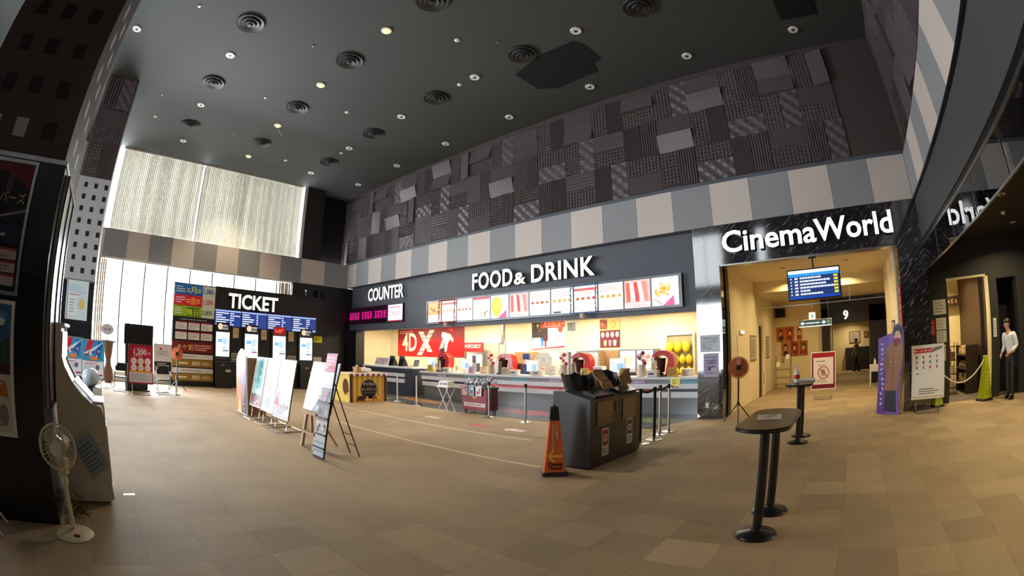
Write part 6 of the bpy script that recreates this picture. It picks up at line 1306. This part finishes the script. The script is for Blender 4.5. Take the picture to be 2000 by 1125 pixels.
# corridor smoke curtain, hanging signs, nine
sc_ = sgroup('wall_smoke_curtain', 'clear hanging smoke curtain across the corridor'); B('bottom_bar', 'brushed_steel', -2.9, 15.13, 2.81, 1.83, 15.17, 2.835, sc_); 
for k in range(3): B('glass_panel', GLASS, -2.9+1.577*k+.005, 15.147, 2.835, -2.9+1.577*(k+1)-.005, 15.153, 3.27, sc_)
for x in (-1.3, .28): MB().cyl((x, 15.15, 2.83), (x, 15.15, 3.27), .008, n=6).build('hanger_rod', 'brushed_steel', sc_)
g = thing('direction_sign', 'hanging illuminated direction sign with arrows in the corridor', 'sign', (-1.04, 17.0, 2.2)); B('case', 'white_plastic', -.62, -.05, 0, .62, .05, .24, g, .008); a = A().rect(0, 0, 1.2, .2, '#3d4a40', 0).poly([(.04, .1), (.14, .17), (.14, .12), (.22, .12), (.22, .08), (.14, .08), (.14, .03)], '#f4f6f2', 1).poly([(1.0, .1), (.9, .17), (.9, .12), (.84, .12), (.84, .08), (.9, .08), (.9, .03)], '#f4f6f2', 1).bars(.26, .06, .82, .14, 1, '#eef2ea', 1, 3).rect(1.04, .03, 1.16, .17, '#6a7468', 1); a.put('sign_face', g, face((-.6, -.0525, .02), (1, 0, 0)), 'screen'); B('light_strip', emit('strip_white', '#f4fff0', 2.5), -.6, -.053, .0, .6, -.051, .02, g)
for x in (-.5, .5): MB().cyl((x, 0, .24), (x, 0, 1.08), .006, n=6).build('rod', 'brushed_steel', g)
g = thing('exit_sign', 'small square lit exit sign above the direction sign', 'sign', (-1.18, 17.6, 2.46)); B('case', 'white_plastic', -.13, -.04, 0, .13, .04, .26, g, .006); A().rect(0, 0, .22, .22, '#e8f4e6', 0).rect(.06, .05, .16, .17, '#58a878', 1).ell(.12, .15, .018, .018, '#ffffff', 2).put('sign_face', g, face((-.11, -.0425, .02), (1, 0, 0)), 'screen'); MB().cyl((0, 0, .26), (0, 0, .82), .008, n=6).build('rod', 'brushed_steel', g)
g = thing('number_nine_sign', 'glowing white number 9 on the black portal', 'sign', (0, 0, 0)); letters(g, '9', (.02, 18.99, 2.45), (1, 0, 0), .45, .04, SIGN, .012)
# corridor posters and frames
def face_art(seed, bg, skin='#d8a888'):
    def f(w, h):
        a = A().rect(0, 0, w, h, bg, 0); rr_ = random.Random(seed); a.blobs(.01, .01, w-.01, h*.45, 5, ['#8a2a1a', '#4a2a20', '#c8602a'], 1, seed, (.2, .4)); a.ell(w*.5, h*.62, w*.24, h*.22, '#2a1812', 2); a.ell(w*.5, h*.55, w*.16, h*.17, skin, 3); a.poly([(w*.2, 0), (w*.8, 0), (w*.66, h*.36), (w*.34, h*.36)], ('#a8301e', '#3a2a22', '#7a3a20')[seed % 3], 3.5); a.bars(w*.15, .03, w*.85, h*.12, 1, '#e8d8c0', 4, seed); return a
    return f
P_ = [('orange portrait poster, left of the upper row on the far corridor wall', -2.86, 1.79, .38, .56, 1, '#d8702a'), ('red-brown portrait poster, middle of the upper row on the far corridor wall', -2.47, 1.79, .38, .56, 2, '#c8552a'), ('single portrait poster with dark head, right of the upper row', -2.03, 1.79, .3, .56, 3, '#d8b070'),
      ('brown portrait poster, left of the lower row on the far corridor wall', -2.66, 1.2, .36, .57, 4, '#b87840'), ('red portrait poster, middle of the lower row on the far corridor wall', -2.28, 1.2, .36, .57, 5, '#a83a2a'), ('dark amber poster, right of the lower row on the far corridor wall', -1.9, 1.2, .36, .57, 6, '#9a5a20')]
for lab, x, z, w, h, sd, bg in P_: o = wall_poster('movie_poster', lab, x, z, w, h, face_art(sd, bg), 19.3); o['group'] = 'posters on the far corridor wall'
g = thing('wall_speaker', 'dark square speaker high on the far corridor wall', 'speaker', (-2.85, 19.27, 2.72)); B('cabinet', 'dark_wall', 0, -.15, 0, .42, 0, .35, g, .01); B('grille', 'grille', .03, -.157, .03, .39, -.15, .32, g)
def side_frame(label, y0, y1, z0, z1, x=-2.918):
    g = thing('wall_frame', label, 'frame', (x, y0, z0)); w, h = y1-y0, z1-z0; B('backing', 'brushed_steel', 0, 0, 0, .025, w, h, g, .004); A().rect(0, 0, w-.08, h-.08, '#b8b09c', 0).bars(.06, .06, w-.16, h-.16, 6, '#8a826e', 1, 3).put('sheet', g, face((.0265, .04, .04), (0, 1, 0))); return g
side_frame('metal notice frame on the left corridor wall, nearer one', 14.05, 14.95, 1.22, 1.98); side_frame('metal notice frame on the left corridor wall, farther one', 16.8, 17.6, 1.22, 1.98)
dd = sgroup('door_4', 'flush cream door in the left corridor wall'); B('door_leaf', 'cream_wall', -2.92, 12.35, 0, -2.905, 13.4, 1.95, dd, .004); B('handle', 'brushed_steel', -2.905, 13.25, .95, -2.88, 13.33, 1.05, dd)
d5 = sgroup('door_5', 'dark narrow doorway in the left corridor wall'); B('opening', 'hole_dark', -2.921, 15.6, 0, -2.912, 16.0, 2.3, d5); B('door_leaf', 'cream_wall', -2.92, 16.0, 0, -2.86, 16.6, 2.35, d5, .004); B('pull_plate', 'wood_brown', -2.86, 16.1, .4, -2.852, 16.18, .75, d5)  # the opening is a flat dark sheet painted for the unlit gap
g = thing('wall_lamp', 'small white exit lamp above the flush corridor door', 'lamp', (-2.92, 12.6, 1.99)); B('case', 'white_plastic', 0, 0, 0, .05, .5, .1, g, .006); B('lens', emit('exit_glow', '#fff8e0', 2.), .05, .03, .015, .054, .47, .085, g)
g = thing('magazine_rack', 'brown wire magazine rack at the end of the left corridor wall', 'rack', (-2.45, 18.2, 0)); mb_r = 'wood_brown'
for x in (-.3, .3):
    MB().tube([(x, -.2, .01), (x, -.2, .75)], .012, 6).build('post', mb_r, g, True); MB().tube([(x, .2, .01), (x, .2, 1.25)], .012, 6).build('post', mb_r, g, True); MB().tube([(x, -.2, .75), (x, .2, 1.25)], .012, 6).build('slope_rail', mb_r, g, True)
for z in (.2, .45, .75): MB().tube([(-.3, -.2, z), (.3, -.2, z)], .009, 6).build('rung', mb_r, g, True); MB().tube([(-.3, .2, z), (.3, .2, z)], .009, 6).build('rung', mb_r, g, True)
for k in range(3): MB().box(-.26+.18*k, 0, 0, -.12+.18*k, .012, .22).xf(Matrix.Translation((0, -.12+.1*k, .86+.13*k)) @ Matrix.Rotation(R(-38), 4, 'X')).build('magazine_sheet', ('board_white', 'wood_strip', 'board_white')[k], g)
g = thing('reception_table', 'small white table with papers by the far right corridor wall', 'table', (1.35, 17.5, 0)); B('top', 'white_paint', -.35, -.3, .7, .4, .3, .74, g, .006); B('cloth', 'counter_white', -.36, -.31, .52, .41, -.3, .73, g)
for x in (-.32, .36):
    for y in (-.27, .27): MB().cyl((x, y, 0), (x, y, .7), .018, n=8).build('leg', 'white_paint', g)
g = thing('pump_bottle', 'small white pump bottle on the far corridor table', 'bottle', (1.2, 17.4, .741)); MB().lathe([(.001, 0), (.05, 0), (.05, .14), (.02, .18), (.001, .18)], n=14).build('bottle', 'white_plastic', g, True); B('nozzle', 'white_plastic', -.05, -.01, .2, .01, .01, .22, g); MB().cyl((0, 0, .18), (0, 0, .21), .008, n=6).build('pump_stem', 'white_plastic', g)
def art_nofood(w, h):
    a = A().rect(0, 0, w, h, '#7a2038', 0).rect(0, h*.86, w, h, '#b02038', .5).rect(w*.07, h*.12, w*.93, h*.87, '#efe9ec', 1); a.ring(w*.5, h*.45, w*.25, w*.035, '#b02840', 3).poly([(w*.42, h*.36), (w*.56, h*.36), (w*.6, h*.47), (w*.52, h*.56), (w*.4, h*.52), (w*.38, h*.44)], '#a8a4a8', 2).line(w*.33, h*.57, w*.67, h*.33, w*.035, '#b02840', 3.5); a.bars(w*.2, h*.74, w*.8, h*.79, 1, '#5a4a50', 2, 2).bars(w*.25, h*.64, w*.75, h*.69, 1, '#a89aa0', 2, 5).bars(w*.2, h*.17, w*.8, h*.26, 3, '#a89aa0', 2, 6); return a
poster_stand('sign_stand', 'maroon prohibition sign stand standing in the corridor entrance', 'sign stand', (-.66, 14.5, 0), R(4), .8, .27, 1.36, .08, art_nofood, 'white_paint')
def art_guide(w, h):
    a = A().rect(0, 0, w, h, '#eceae6', 0).rect(w*.03, h*.87, w*.65, h*.96, '#c8322c', 1).ell(w*.07, h*.915, w*.03, w*.03, '#f8f0ee', 2).glyphs(w*.15, h*.915, .055, 7, '#f8f0ee', 2, 6).poly([(w*.6, h*.86), (w*.97, h*.93), (w*.97, h*.98), (w*.7, h*.96)], '#7a7a7a', 1); rr_ = random.Random(4)
    for r in range(3):
        for c in range(4): a.rect(w*(.1+.22*c), h*(.76-.1*r), w*(.15+.22*c), h*(.82-.1*r), rr_.choice(('#6a7a8a', '#5a5a62', '#a84a4a', '#8a8f98')), 1)
    a.rect(w*.1, h*.46, w*.2, h*.48, '#6a6a6a', 1).bars(w*.2, h*.06, w*.85, h*.19, 3, '#6a6462', 1, 5); a.rect(0, .0, w, .025, '#c8b878', 2); return a
poster_stand('sign_stand', 'white guide board stand with small pictures right of the purple standee', 'sign stand', (2.04, 10.55, 0), R(-6), .82, .27, 1.38, .1, art_guide, 'white_paint')
# purple standee with printed figure in a brown coat
st = thing('purple_standee', 'purple cardboard standee printed with a figure in a long brown coat', 'standee', (1.1, 10.74, 0), R(-40))
ol = [(-.36, 0), (.3, 0), (.31, .12), (.27, .2), (.3, .75), (.37, 1.0), (.4, 1.3), (.41, 1.5), (.38, 1.62), (.42, 1.72), (.38, 1.84), (.27, 1.88), (.16, 1.83), (.12, 1.7), (.02, 1.68), (-.32, 1.6)]
MB().prism(ol, 'y', -.012, .012).build('board', mat('standee_purple', '#7a52a8', .5), st)
a = A(); a.poly([(-.35, .01), (.29, .01), (.3, .12), (.26, .2), (.29, .75), (.36, 1.0), (.39, 1.3), (.4, 1.5), (.37, 1.62), (.41, 1.72), (.37, 1.83), (.27, 1.87), (.17, 1.82), (.13, 1.69), (.02, 1.67), (-.31, 1.59)], '#7d5cb0', 0); a.poly([(-.35, .01), (-.1, .01), (-.06, .7), (0, 1.66), (-.31, 1.59)], '#6a44a0', .4)
b_ = A(); b_.poly([(-.02, .06), (.14, .06), (.16, .55), (.0, .55)], '#2a2430', 1).poly([(.1, .06), (.25, .04), (.22, .55), (.1, .55)], '#241f2a', 1.2)
b_.poly([(-.02, .5), (.26, .5), (.3, .9), (.36, 1.1), (.38, 1.42), (.28, 1.52), (.12, 1.5), (.03, 1.38), (-.02, 1.0), (.02, .9)], '#9a6844', 2).poly([(.03, 1.38), (-.03, 1.05), (.05, .92), (.1, 1.1)], '#845636', 2.4).line(.15, .52, .16, 1.4, .012, '#6a4228', 2.6).ell(.1, 1.1, .012, .016, '#d8c070', 3).ell(.22, 1.1, .012, .016, '#d8c070', 3)
b_.ell(.25, 1.64, .09, .11, '#e0b89e', 3).ell(.27, 1.72, .115, .12, '#2f2024', 2.8).poly([(.17, 1.66), (.2, 1.78), (.34, 1.78), (.35, 1.66), (.32, 1.72), (.2, 1.72)], '#2f2024', 3.5).ell(.23, 1.52, .1, .065, '#8a2030', 3.8).poly([(.14, 1.5), (.2, 1.4), (.28, 1.44)], '#7a1828', 4)
for q in range(len(b_.mb.v)): u, v, w_ = b_.mb.v[q]; b_.mb.v[q] = (.12+(u-.17)*1.38 if v < 1.45 else .25+(u-.25)*1.12, v, w_)
a.mb.c += b_.mb.c; kk = len(a.mb.v); a.mb.v += b_.mb.v; a.mb.f += [tuple(i+kk for i in f) for f in b_.mb.f]
for su in (.215, .285): a.ell(su, 1.645, .011, .008, '#2a1a1a', 6)
a.ell(.25, 1.585, .016, .006, '#a85a50', 6).poly([(.15, 1.6), (.14, 1.72), (.2, 1.8), (.19, 1.68)], '#2f2024', 6).poly([(.36, 1.6), (.37, 1.72), (.31, 1.8), (.32, 1.68)], '#2f2024', 6)
rr = random.Random(11)
for k in range(13):
    v = 1.48-.105*k; u = -.215+.02*math.sin(k)
    for q in range(3): a.line(u+rr.uniform(-.045, .03), v+rr.uniform(-.035, .035), u+rr.uniform(-.03, .045), v+rr.uniform(-.035, .035), .017, '#f4eefa', 2+.2*q)
a.put('artwork', st, face((0, -.0135, 0), (1, 0, 0))); MB().prism([(.0, 0), (.35, 0), (0, 1.1)], 'x', -.02, .02).xf(Matrix.Translation((0.1, .012, 0))).build('rear_strut', 'paper_brown', st)
# sheets on the marble piers and dark wall
def sheet(name, label, x, y, z, w, h, col, rows=4, ink='#8a8a90', cat='notice', blob=None, grp=None):
    g = thing(name, label, cat, (x, y, z), 0, grp); B('paper', 'board_white', 0, -.004, 0, w, 0, h, g); a = A().rect(0, 0, w, h, col, 0).bars(w*.1, h*.1, w*.9, h*.9, rows, ink, 1, int(x*10)+3)
    if blob: a.blobs(w*.1, h*.15, w*.9, h*.85, 8, blob, 2, 4, (.12, .25))
    a.put('print', g, face((0, -.0052, 0), (1, 0, 0)))
sheet('taped_notice', 'white four-part notice on the left marble pier', -3.5, 10.898, 1.56, .5, .4, '#d4d8e2', 4, '#9aa0b0', blob=['#c4c8d4', '#b0b6c4'])
sheet('taped_poster', 'purple-tinted poster below the notice on the left marble pier', -3.42, 10.898, .98, .38, .55, '#b8b0cc', 6, '#7a7090', 'poster', blob=['#5a5070', '#d8b0b8', '#8a80a8'])
B('plate', 'ivory', -3.36, 10.885, .25, -3.28, 10.899, .37, tag(thing('wall_socket', 'small white socket low on the left marble pier', 'socket'), 'small white socket low on the left marble pier', 'socket'))
for i, (x, z, w, h, c, lab, bl) in enumerate(((2.42, 2.0, .36, .33, '#e2ddd4', 'large white notice on the dark wall beside the shop opening', None), (2.48, 1.66, .28, .26, '#e6e2da', 'white notice, second from the top on the dark wall', None), (2.48, 1.38, .28, .26, '#dcd8d0', 'white notice, third from the top on the dark wall', None), (2.55, .96, .18, .36, '#cdbb98', 'tan portrait leaflet lowest on the dark wall', ['#5a4436', '#d8b898']), (2.28, 1.55, .17, .34, '#b03028', 'red notice beside the marble pier', ['#d8584a', '#8a1a18']))):
    sheet('taped_notice', lab, x, 11.597, z, w, h, c, 4, '#b09a8a', blob=bl, grp='notices by the shop opening')
sheet('taped_notice', 'narrow white notice right of the shop opening', 4.17, 11.597, 1.35, .1, .42, '#d8d8d8', 6)
g = thing('red_banner', 'narrow red and white vertical banner inside the right marble pier', 'banner', (1.485, 11.0, 1.75)); B('board', 'red_plastic', -.015, 0, 0, 0, .28, .95, g); a = A().rect(0, 0, .28, .95, '#b03030', 0)
for k in range(5): a.rect(.05, .06+.18*k, .23, .18+.18*k, '#e8d0c4', 1).bars(.07, .08+.18*k, .21, .16+.18*k, 2, '#b03030', 2, k)
a.put('print', g, face((-.0165, .28, 0), (0, -1, 0)))
g = thing('wall_picture', 'small framed picture on the right corridor wall', 'picture', (1.447, 12.4, 1.72)); B('frame', 'black_plastic', -.02, 0, 0, 0, .7, .3, g, .004); A().rect(0, 0, .62, .22, '#c8bca0', 0).bars(.05, .04, .57, .18, 3, '#6a6050', 1, 2).put('print', g, face((-.0215, .66, .04), (0, -1, 0)))
g = thing('wall_poster', 'dark portrait poster on the right corridor wall above the table', 'poster', (1.447, 12.9, 1.1)); B('sheet', 'board_white', -.012, 0, 0, 0, .55, .5, g); face_art(8, '#3a3038')(.55, .5).put('print', g, face((-.0135, .55, 0), (0, -1, 0)))
# green cones and chain
def green_cone(label, x, y, h=.95, w=.15):
    g = thing('green_cone', label, 'cone', (x, y, 0), R(25), 'yellow-green sign cones'); MB().rbox(-w-.03, -w-.03, 0, w+.03, w+.03, .05, .01).build('base', 'cone_cap', g); c = mat('cone_green', '#b4c41e', .45, vary=.06)
    MB().add([(-w, -w, .05), (w, -w, .05), (w, w, .05), (-w, w, .05), (-.05, -.05, h), (.05, -.05, h), (.05, .05, h), (-.05, .05, h)], [(4, 5, 6, 7), (0, 1, 5, 4), (1, 2, 6, 5), (2, 3, 7, 6), (3, 0, 4, 7)]).build('body', c, g); B('top_cap', c, -.055, -.055, h-.01, .055, .055, h+.03, g, .01); A().poly([(-.1, .08), (.1, .08), (.05, .7), (-.05, .7)], '#98ae1a', 0).bars(-.06, .2, .06, .6, 5, '#c8d86a', 1, 3).put('print', g, face((0, -w-.002, .05), (1, 0, 0), (0, (w-.05)/(h-.05), 1))); return g
green_cone('yellow-green sign cone at the end of the white chain', 3.8, 11.3); green_cone('yellow-green sign cone hidden behind the guide board', 2.4, 11.2, .5, .13)
p0, p1 = Vector((2.5, 11.0, .72)), Vector((3.74, 11.25, .9)); mb = MB(); pts = []
for k in range(29): t = k/28; p = p0.lerp(p1, t); p.z -= .34*4*t*(1-t)*.95; pts.append(p)
mb.tube(pts, .017, 8); tag(mb.build('white_chain', 'white_plastic', None, True), 'white plastic chain sagging across the shop opening', 'chain')
# gift shop
g = thing('goods_shelf', 'dark wooden shelf full of small goods in the yellow shop', 'shelf', (3.85, 13.4, 0)); B('side_panel', 'dark_wood', -.2, -.6, 0, .2, -.57, 1.2, g); B('side_panel', 'dark_wood', -.2, .57, 0, .2, .6, 1.2, g); B('back_panel', 'dark_wood', .17, -.57, 0, .2, .57, 1.2, g)
for z in (.25, .6, .95): B('shelf_board', 'dark_wood', -.2, -.57, z, .17, .57, z+.03, g)
rr = random.Random(2); cols = ['#c8a860', '#8a3a30', '#d8d0c0', '#4a5a6a', '#b8902a', '#6a7a4a']
for r, z in enumerate((.28, .63, .98)):
    for k in range(6):
        t = thing('shop_item', f"small boxed item on the dark shop shelf, {['low', 'middle', 'top'][r]} row, {['first', 'second', 'third', 'fourth', 'fifth', 'sixth'][k]} from the front", 'box', (3.78, 12.94+.17*k, z+.001), 0, 'goods on the shop shelf'); c = cols[(k*2+r) % 6]; h = rr.uniform(.1, .22); B('box', mat('goods_'+c[1:], c, .5), -.07, -.05, 0, .06, .05, h, t, .006); B('box_band', 'board_white', -.072, -.04, h*.3, -.07, .04, h*.6, t)
g = thing('wire_display', 'black wire goods rack beside the shop entrance wall', 'rack', (3.25, 13.3, 0))
for x in (-.2, .2):
    for y in (-.2, .2): MB().cyl((x, y, 0), (x, y, 1.3), .012, n=6).build('post', 'black_metal', g)
for z in (.15, .5, .85, 1.2): B('wire_shelf', 'black_metal', -.21, -.21, z, .21, .21, z+.015, g)
for k, z in enumerate((.166, .516, .866)): t = thing('shop_toy', f"pale boxed toy on the black wire rack, {['lowest', 'middle', 'highest'][k]} shelf", 'toy', (3.25, 13.28, z), 0, 'toys on the wire rack'); B('box', mat('toy_'+str(k), ('#b8a070', '#c8b8a0', '#7a5a3a')[k], .5), -.15, -.12, 0, .15, .12, .2, t, .01); MB().sphere((0, 0, .25), .06, 10, 6).build('head', 'ivory', t, True)
g = thing('shop_sign', 'dark lettered board high in the yellow shop', 'sign', (3.4, 14.9, 2.3)); B('board', 'dark_wood', 0, 0, 0, .75, .03, .3, g); A().glyphs(.12, .15, .14, 4, '#c8b070', 0, 3).put('lettering', g, face((0, -.002, 0), (1, 0, 0))); 
for x in (.05, .7): MB().cyl((x, .015, .3), (x, .015, .8), .006, n=6).build('rod', 'black_metal', g)
g = thing('wall_frame', 'pale framed board on the left wall of the yellow shop', 'frame', (2.452, 13.2, 1.2)); B('backing', 'wood_strip', 0, 0, 0, .02, .9, .9, g); A().rect(0, 0, .8, .8, '#c8b088', 0).bars(.08, .1, .72, .7, 5, '#8a7048', 1, 3).put('print', g, face((.0215, .05, .05), (0, 1, 0)))
g = thing('fire_alarm', 'small red alarm box on the near dark pier at the right edge', 'alarm', (4.95, 9.349, 1.75)); B('box', 'red_plastic', 0, -.05, 0, .14, 0, .3, g, .01); MB().cyl((.07, -.05, .2), (.07, -.06, .2), .04, n=14).build('button', 'white_plastic', g)
g = thing('smoke_detector', 'white dome detector on the black lobby ceiling at right', 'detector', (3.9, 9.2, 3.618)); MB().lathe([(.06, 0), (.06, -.02), (.04, -.05), (.001, -.055)][::-1], n=16).build('dome', 'white_plastic', g, True)

# ================================================================== PEOPLE
def skin(name, verts, edges, m, parent, root=0, sub=2):
    me = bpy.data.meshes.new(name); me.from_pydata([v[0] for v in verts], edges, []); o = bpy.data.objects.new(name, me); COL.objects.link(o)
    md = o.modifiers.new('s', 'SKIN'); md.use_smooth_shade = True; ss = o.modifiers.new('d', 'SUBSURF'); ss.levels = sub; ss.render_levels = sub
    for i, v in enumerate(verts):
        r = v[1]; me.skin_vertices[0].data[i].radius = (r, r) if not isinstance(r, tuple) else r; me.skin_vertices[0].data[i].use_root = (i == root)
    bpy.context.view_layer.update()
    m2 = bpy.data.meshes.new_from_object(o.evaluated_get(bpy.context.evaluated_depsgraph_get())); bpy.data.objects.remove(o); bpy.data.meshes.remove(me)
    m2.materials.clear(); m2.materials.append(MATS[m] if isinstance(m, str) else m); m2.name = name; m2.shade_smooth(); return link(name, m2, parent)
mat('skin_tone', '#c8977a', .5, vary=.05); mat('hair_black', '#17130f', .5, vary=.2, scale=40); mat('shirt_white', '#e2e4ea', .7, vary=.03, bump=.1, bscale=9); mat('trousers_dark', '#22232a', .7, vary=.06); mat('shoe_black', '#111114', .3)
def person(label, loc, rz, s=1., pose='staff', shirt='shirt_white', trousers='trousers_dark'):
    g = thing('person', label, 'person', loc, rz); g.scale = (s, s, s)
    if pose == 'staff':   # leaning slightly forward, forearms in front
        J = dict(pel=(0, .02, .92), wai=(0, .02, 1.08), che=(0, -.04, 1.28), nb=(0, -.08, 1.45), nk=(0, -.11, 1.52), hd=(0, -.145, 1.6), ht=(0, -.14, 1.66), sl=(.19, -.07, 1.41), sr=(-.19, -.07, 1.41), el=(.25, .0, 1.14), er=(-.25, .02, 1.13),
                 wl=(.17, -.21, 1.02), wr_=(-.17, -.2, 1.0), hl=(.095, .02, .88), hr=(-.095, .02, .88), kl=(.1, -.02, .48), kr=(-.11, .03, .48), al=(.1, .03, .08), ar=(-.12, .1, .08))
    else:                 # walking
        J = dict(pel=(0, 0, .92), wai=(0, 0, 1.08), che=(0, -.01, 1.28), nb=(0, -.01, 1.46), nk=(0, -.02, 1.53), hd=(0, -.03, 1.61), ht=(0, -.03, 1.67), sl=(.19, 0, 1.42), sr=(-.19, 0, 1.42), el=(.25, .06, 1.14), er=(-.25, -.02, 1.14),
                 wl=(.25, -.06, .92), wr_=(-.25, -.14, .93), hl=(.095, 0, .88), hr=(-.095, 0, .88), kl=(.1, -.14, .5), kr=(-.1, .04, .48), al=(.1, -.12, .08), ar=(-.1, .26, .1))
    V = []; E = []; ix = {}
    def add(k, co, r, par=None):
        ix[k] = len(V); V.append((co, r))
        if par is not None: E.append((ix[par], ix[k]))
    add('pel', J['pel'], (.11, .09)); add('wai', J['wai'], (.125, .095), 'pel'); add('che', J['che'], (.15, .11), 'wai'); add('nb', J['nb'], .06, 'che'); add('nk', J['nk'], .05, 'nb'); add('hd', J['hd'], (.088, .098), 'nk'); add('ht', J['ht'], (.086, .096), 'hd')
    for sd, a_, b_, c_ in (('l', 'sl', 'el', 'wl'), ('r', 'sr', 'er', 'wr_')):
        add(a_, J[a_], .052, 'che'); add(b_, J[b_], .038, a_); add(c_, J[c_], .026, b_)
        d = (Vector(J[c_])-Vector(J[b_])).normalized(); n = Vector((1 if sd == 'l' else -1, 0, 0)); n = (n-d*n.dot(d)).normalized(); pm = Vector(J[c_])+d*.06; add('p'+sd, tuple(pm), (.03, .02), c_)
        up2 = d.cross(n).normalized()
        for f in range(4):
            off = up2*(.024-.016*f); L_ = (.03, .035, .033, .026)[f]; q = pm+d*.045+off; cur = q+d*L_-n*.01; add(f'f{sd}{f}', tuple(q), .009, 'p'+sd); add(f'g{sd}{f}', tuple(cur), .0085, f'f{sd}{f}'); add(f'h{sd}{f}', tuple(cur+d*L_*.6-n*.022), .0075, f'g{sd}{f}')
        q = pm-d*.015+up2*.04; add(f't{sd}0', tuple(q), .011, 'p'+sd); add(f't{sd}1', tuple(q+d*.035+up2*.012), .009, f't{sd}0')
    for hp_, k_, an in (('hl', 'kl', 'al'), ('hr', 'kr', 'ar')): add(hp_, J[hp_], .075, 'pel'); add(k_, J[k_], .052, hp_); add(an, J[an], .036, k_)
    skin('body', V, E, 'skin_tone', g)
    Vs = [(tuple(Vector(J['pel'])+Vector((0, 0, .03))), (.168, .13)), (J['wai'], (.15, .115)), (J['che'], (.172, .125)), (tuple(Vector(J['nb'])-Vector((0, 0, .015))), .072), (J['sl'], .066), (J['el'], .056), (tuple(Vector(J['el']).lerp(Vector(J['wl']), .82)), .042), (J['sr'], .066), (J['er'], .056), (tuple(Vector(J['er']).lerp(Vector(J['wr_']), .82)), .042)]
    skin('shirt', Vs, [(0, 1), (1, 2), (2, 3), (2, 4), (4, 5), (5, 6), (2, 7), (7, 8), (8, 9)], shirt, g)
    Vt = [(tuple(Vector(J['pel'])+Vector((0, 0, .12))), (.15, .115)), (tuple(Vector(J['pel'])-Vector((0, 0, .02))), (.16, .125)), (J['hl'], .095), (J['kl'], .073), (tuple(Vector(J['al'])+Vector((0, 0, .0))), .062), (J['hr'], .095), (J['kr'], .073), (tuple(Vector(J['ar'])), .062)]
    skin('trousers', Vt, [(0, 1), (1, 2), (2, 3), (3, 4), (1, 5), (5, 6), (6, 7)], trousers, g)
    for an in ('al', 'ar'):
        x, y, z = J[an]; MB().sphere((x, y-.07, .045), .055, 12, 8, sx=.85, sy=2.3, sz=.8).build('shoe', 'shoe_black', g, True)
    hx, hy, hz = J['hd']
    mb = MB().sphere((hx, hy+.022, hz+.052), .103, 16, 10, sx=.94, sy=1.04, sz=.92)
    mb.v = [(x, y, z if (y > hy-.03 or z > hz+.075) else max(z, hz+.075)) for x, y, z in mb.v]; mb.build('hair', 'hair_black', g, True)
    for s_ in (-1, 1):
        MB().sphere((hx+s_*.032, hy-.083, hz+.028), .011, 8, 6).build('eye', 'hair_black', g, True); MB().sphere((hx+s_*.083, hy+.005, hz+.015), .024, 8, 6, sx=.4).build('ear', 'skin_tone', g, True)
    MB().prism([(hy-.085, hz+.02), (hy-.115, hz-.018), (hy-.082, hz-.02)], 'x', hx-.012, hx+.012).build('nose', 'skin_tone', g); B('mouth', mat('lip', '#8a4a40', .5), hx-.025, hy-.092, hz-.05, hx+.025, hy-.08, hz-.041, g)
    return g
person('person in white shirt and dark trousers leaning at the dark doorway', (4.42, 10.9, 0), R(-62), .99)
person('person in grey shirt and black trousers walking far down the corridor', (.75, 27.2, 0), R(-70), 1.0, 'walk', mat('shirt_grey', '#6f6a62', .7), 'black_wall')
g = thing('wall_picture', 'pale picture on the back wall of the inner hall', 'picture', (.35, 28.58, 1.5)); B('frame', 'wood_strip', 0, -.02, 0, .7, 0, .65, g); A().rect(0, 0, .6, .55, '#b8b0a8', 0).bars(.1, .1, .5, .45, 3, '#8a8078', 1, 2).put('print', g, face((.05, -.0215, .05), (1, 0, 0)))
g = thing('wall_picture', 'small red framed picture on the back wall of the inner hall', 'picture', (1.3, 28.58, 1.75)); B('frame', 'wood_brown', 0, -.02, 0, .28, 0, .35, g); A().rect(0, 0, .22, .29, '#a8603a', 0).bars(.03, .05, .19, .24, 2, '#d8b080', 1, 2).put('print', g, face((.03, -.0215, .03), (1, 0, 0)))

# ================================================================== prints, lenses and fittings sit on their own part
HOST = {'artwork': ('panel', 'board', 'sheet', 'backing'), 'schedule': ('casing',), 'touch_screen': ('upper_case',), 'picture_panel': ('upper_case', 'cabinet'), 'card_slot': ('lower_case',), 'ticket_tray': ('lower_case',),
        'screen': ('case',), 'front_print': ('body',), 'sticker': ('front_panel',), 'slot_lip': ('front_panel',), 'sign_face': ('case',), 'light_strip': ('case',), 'board_print': ('panel',), 'lettering': ('board',), 'print': ('board', 'paper', 'sheet', 'frame', 'box', 'body', 'backing'),
        'pictures': ('panel',), 'leaflets': ('backing',), 'emblem': ('body',), 'side_emblem': ('side_panel',), 'card_print': ('folded_card', 'sheet'), 'cover': ('pages',), 'led_panel': ('case',), 'glowing_paper_sign': ('case',), 'paper': ('frame', 'backing'),
        'marquee': ('body',), 'play_glass': ('body',), 'coin_door': ('body',), 'seam_line': ('side_panel',), 'glass_face': ('screen_panel',), 'badge': ('guard',), 'switch_label': ('base',), 'label_band': ('bottle',), 'pump_nozzle': ('pump_stem',), 'date_print': ('bubble',), 'band_label': ('grey_band',), 'grille': ('cabinet',), 'eye': ('body',), 'ear': ('body',), 'nose': ('body',), 'mouth': ('body',), 'tied_top': ('bag',), 'white_label': ('tube',), 'box_band': ('box',)}
for o in list(COL.objects):
    if o.parent is None or o.type != 'MESH' or o.parent.parent is not None or o.parent.type != 'EMPTY': continue
    st_ = o.name.split('.')[0]
    if len([c for c in o.parent.children_recursive if c.type == 'MESH']) < 3: continue
    for h in HOST.get(st_, ()):
        q = [c for c in o.parent.children if c.name.split('.')[0] == h and c is not o]
        if q: o.parent = q[0]; break
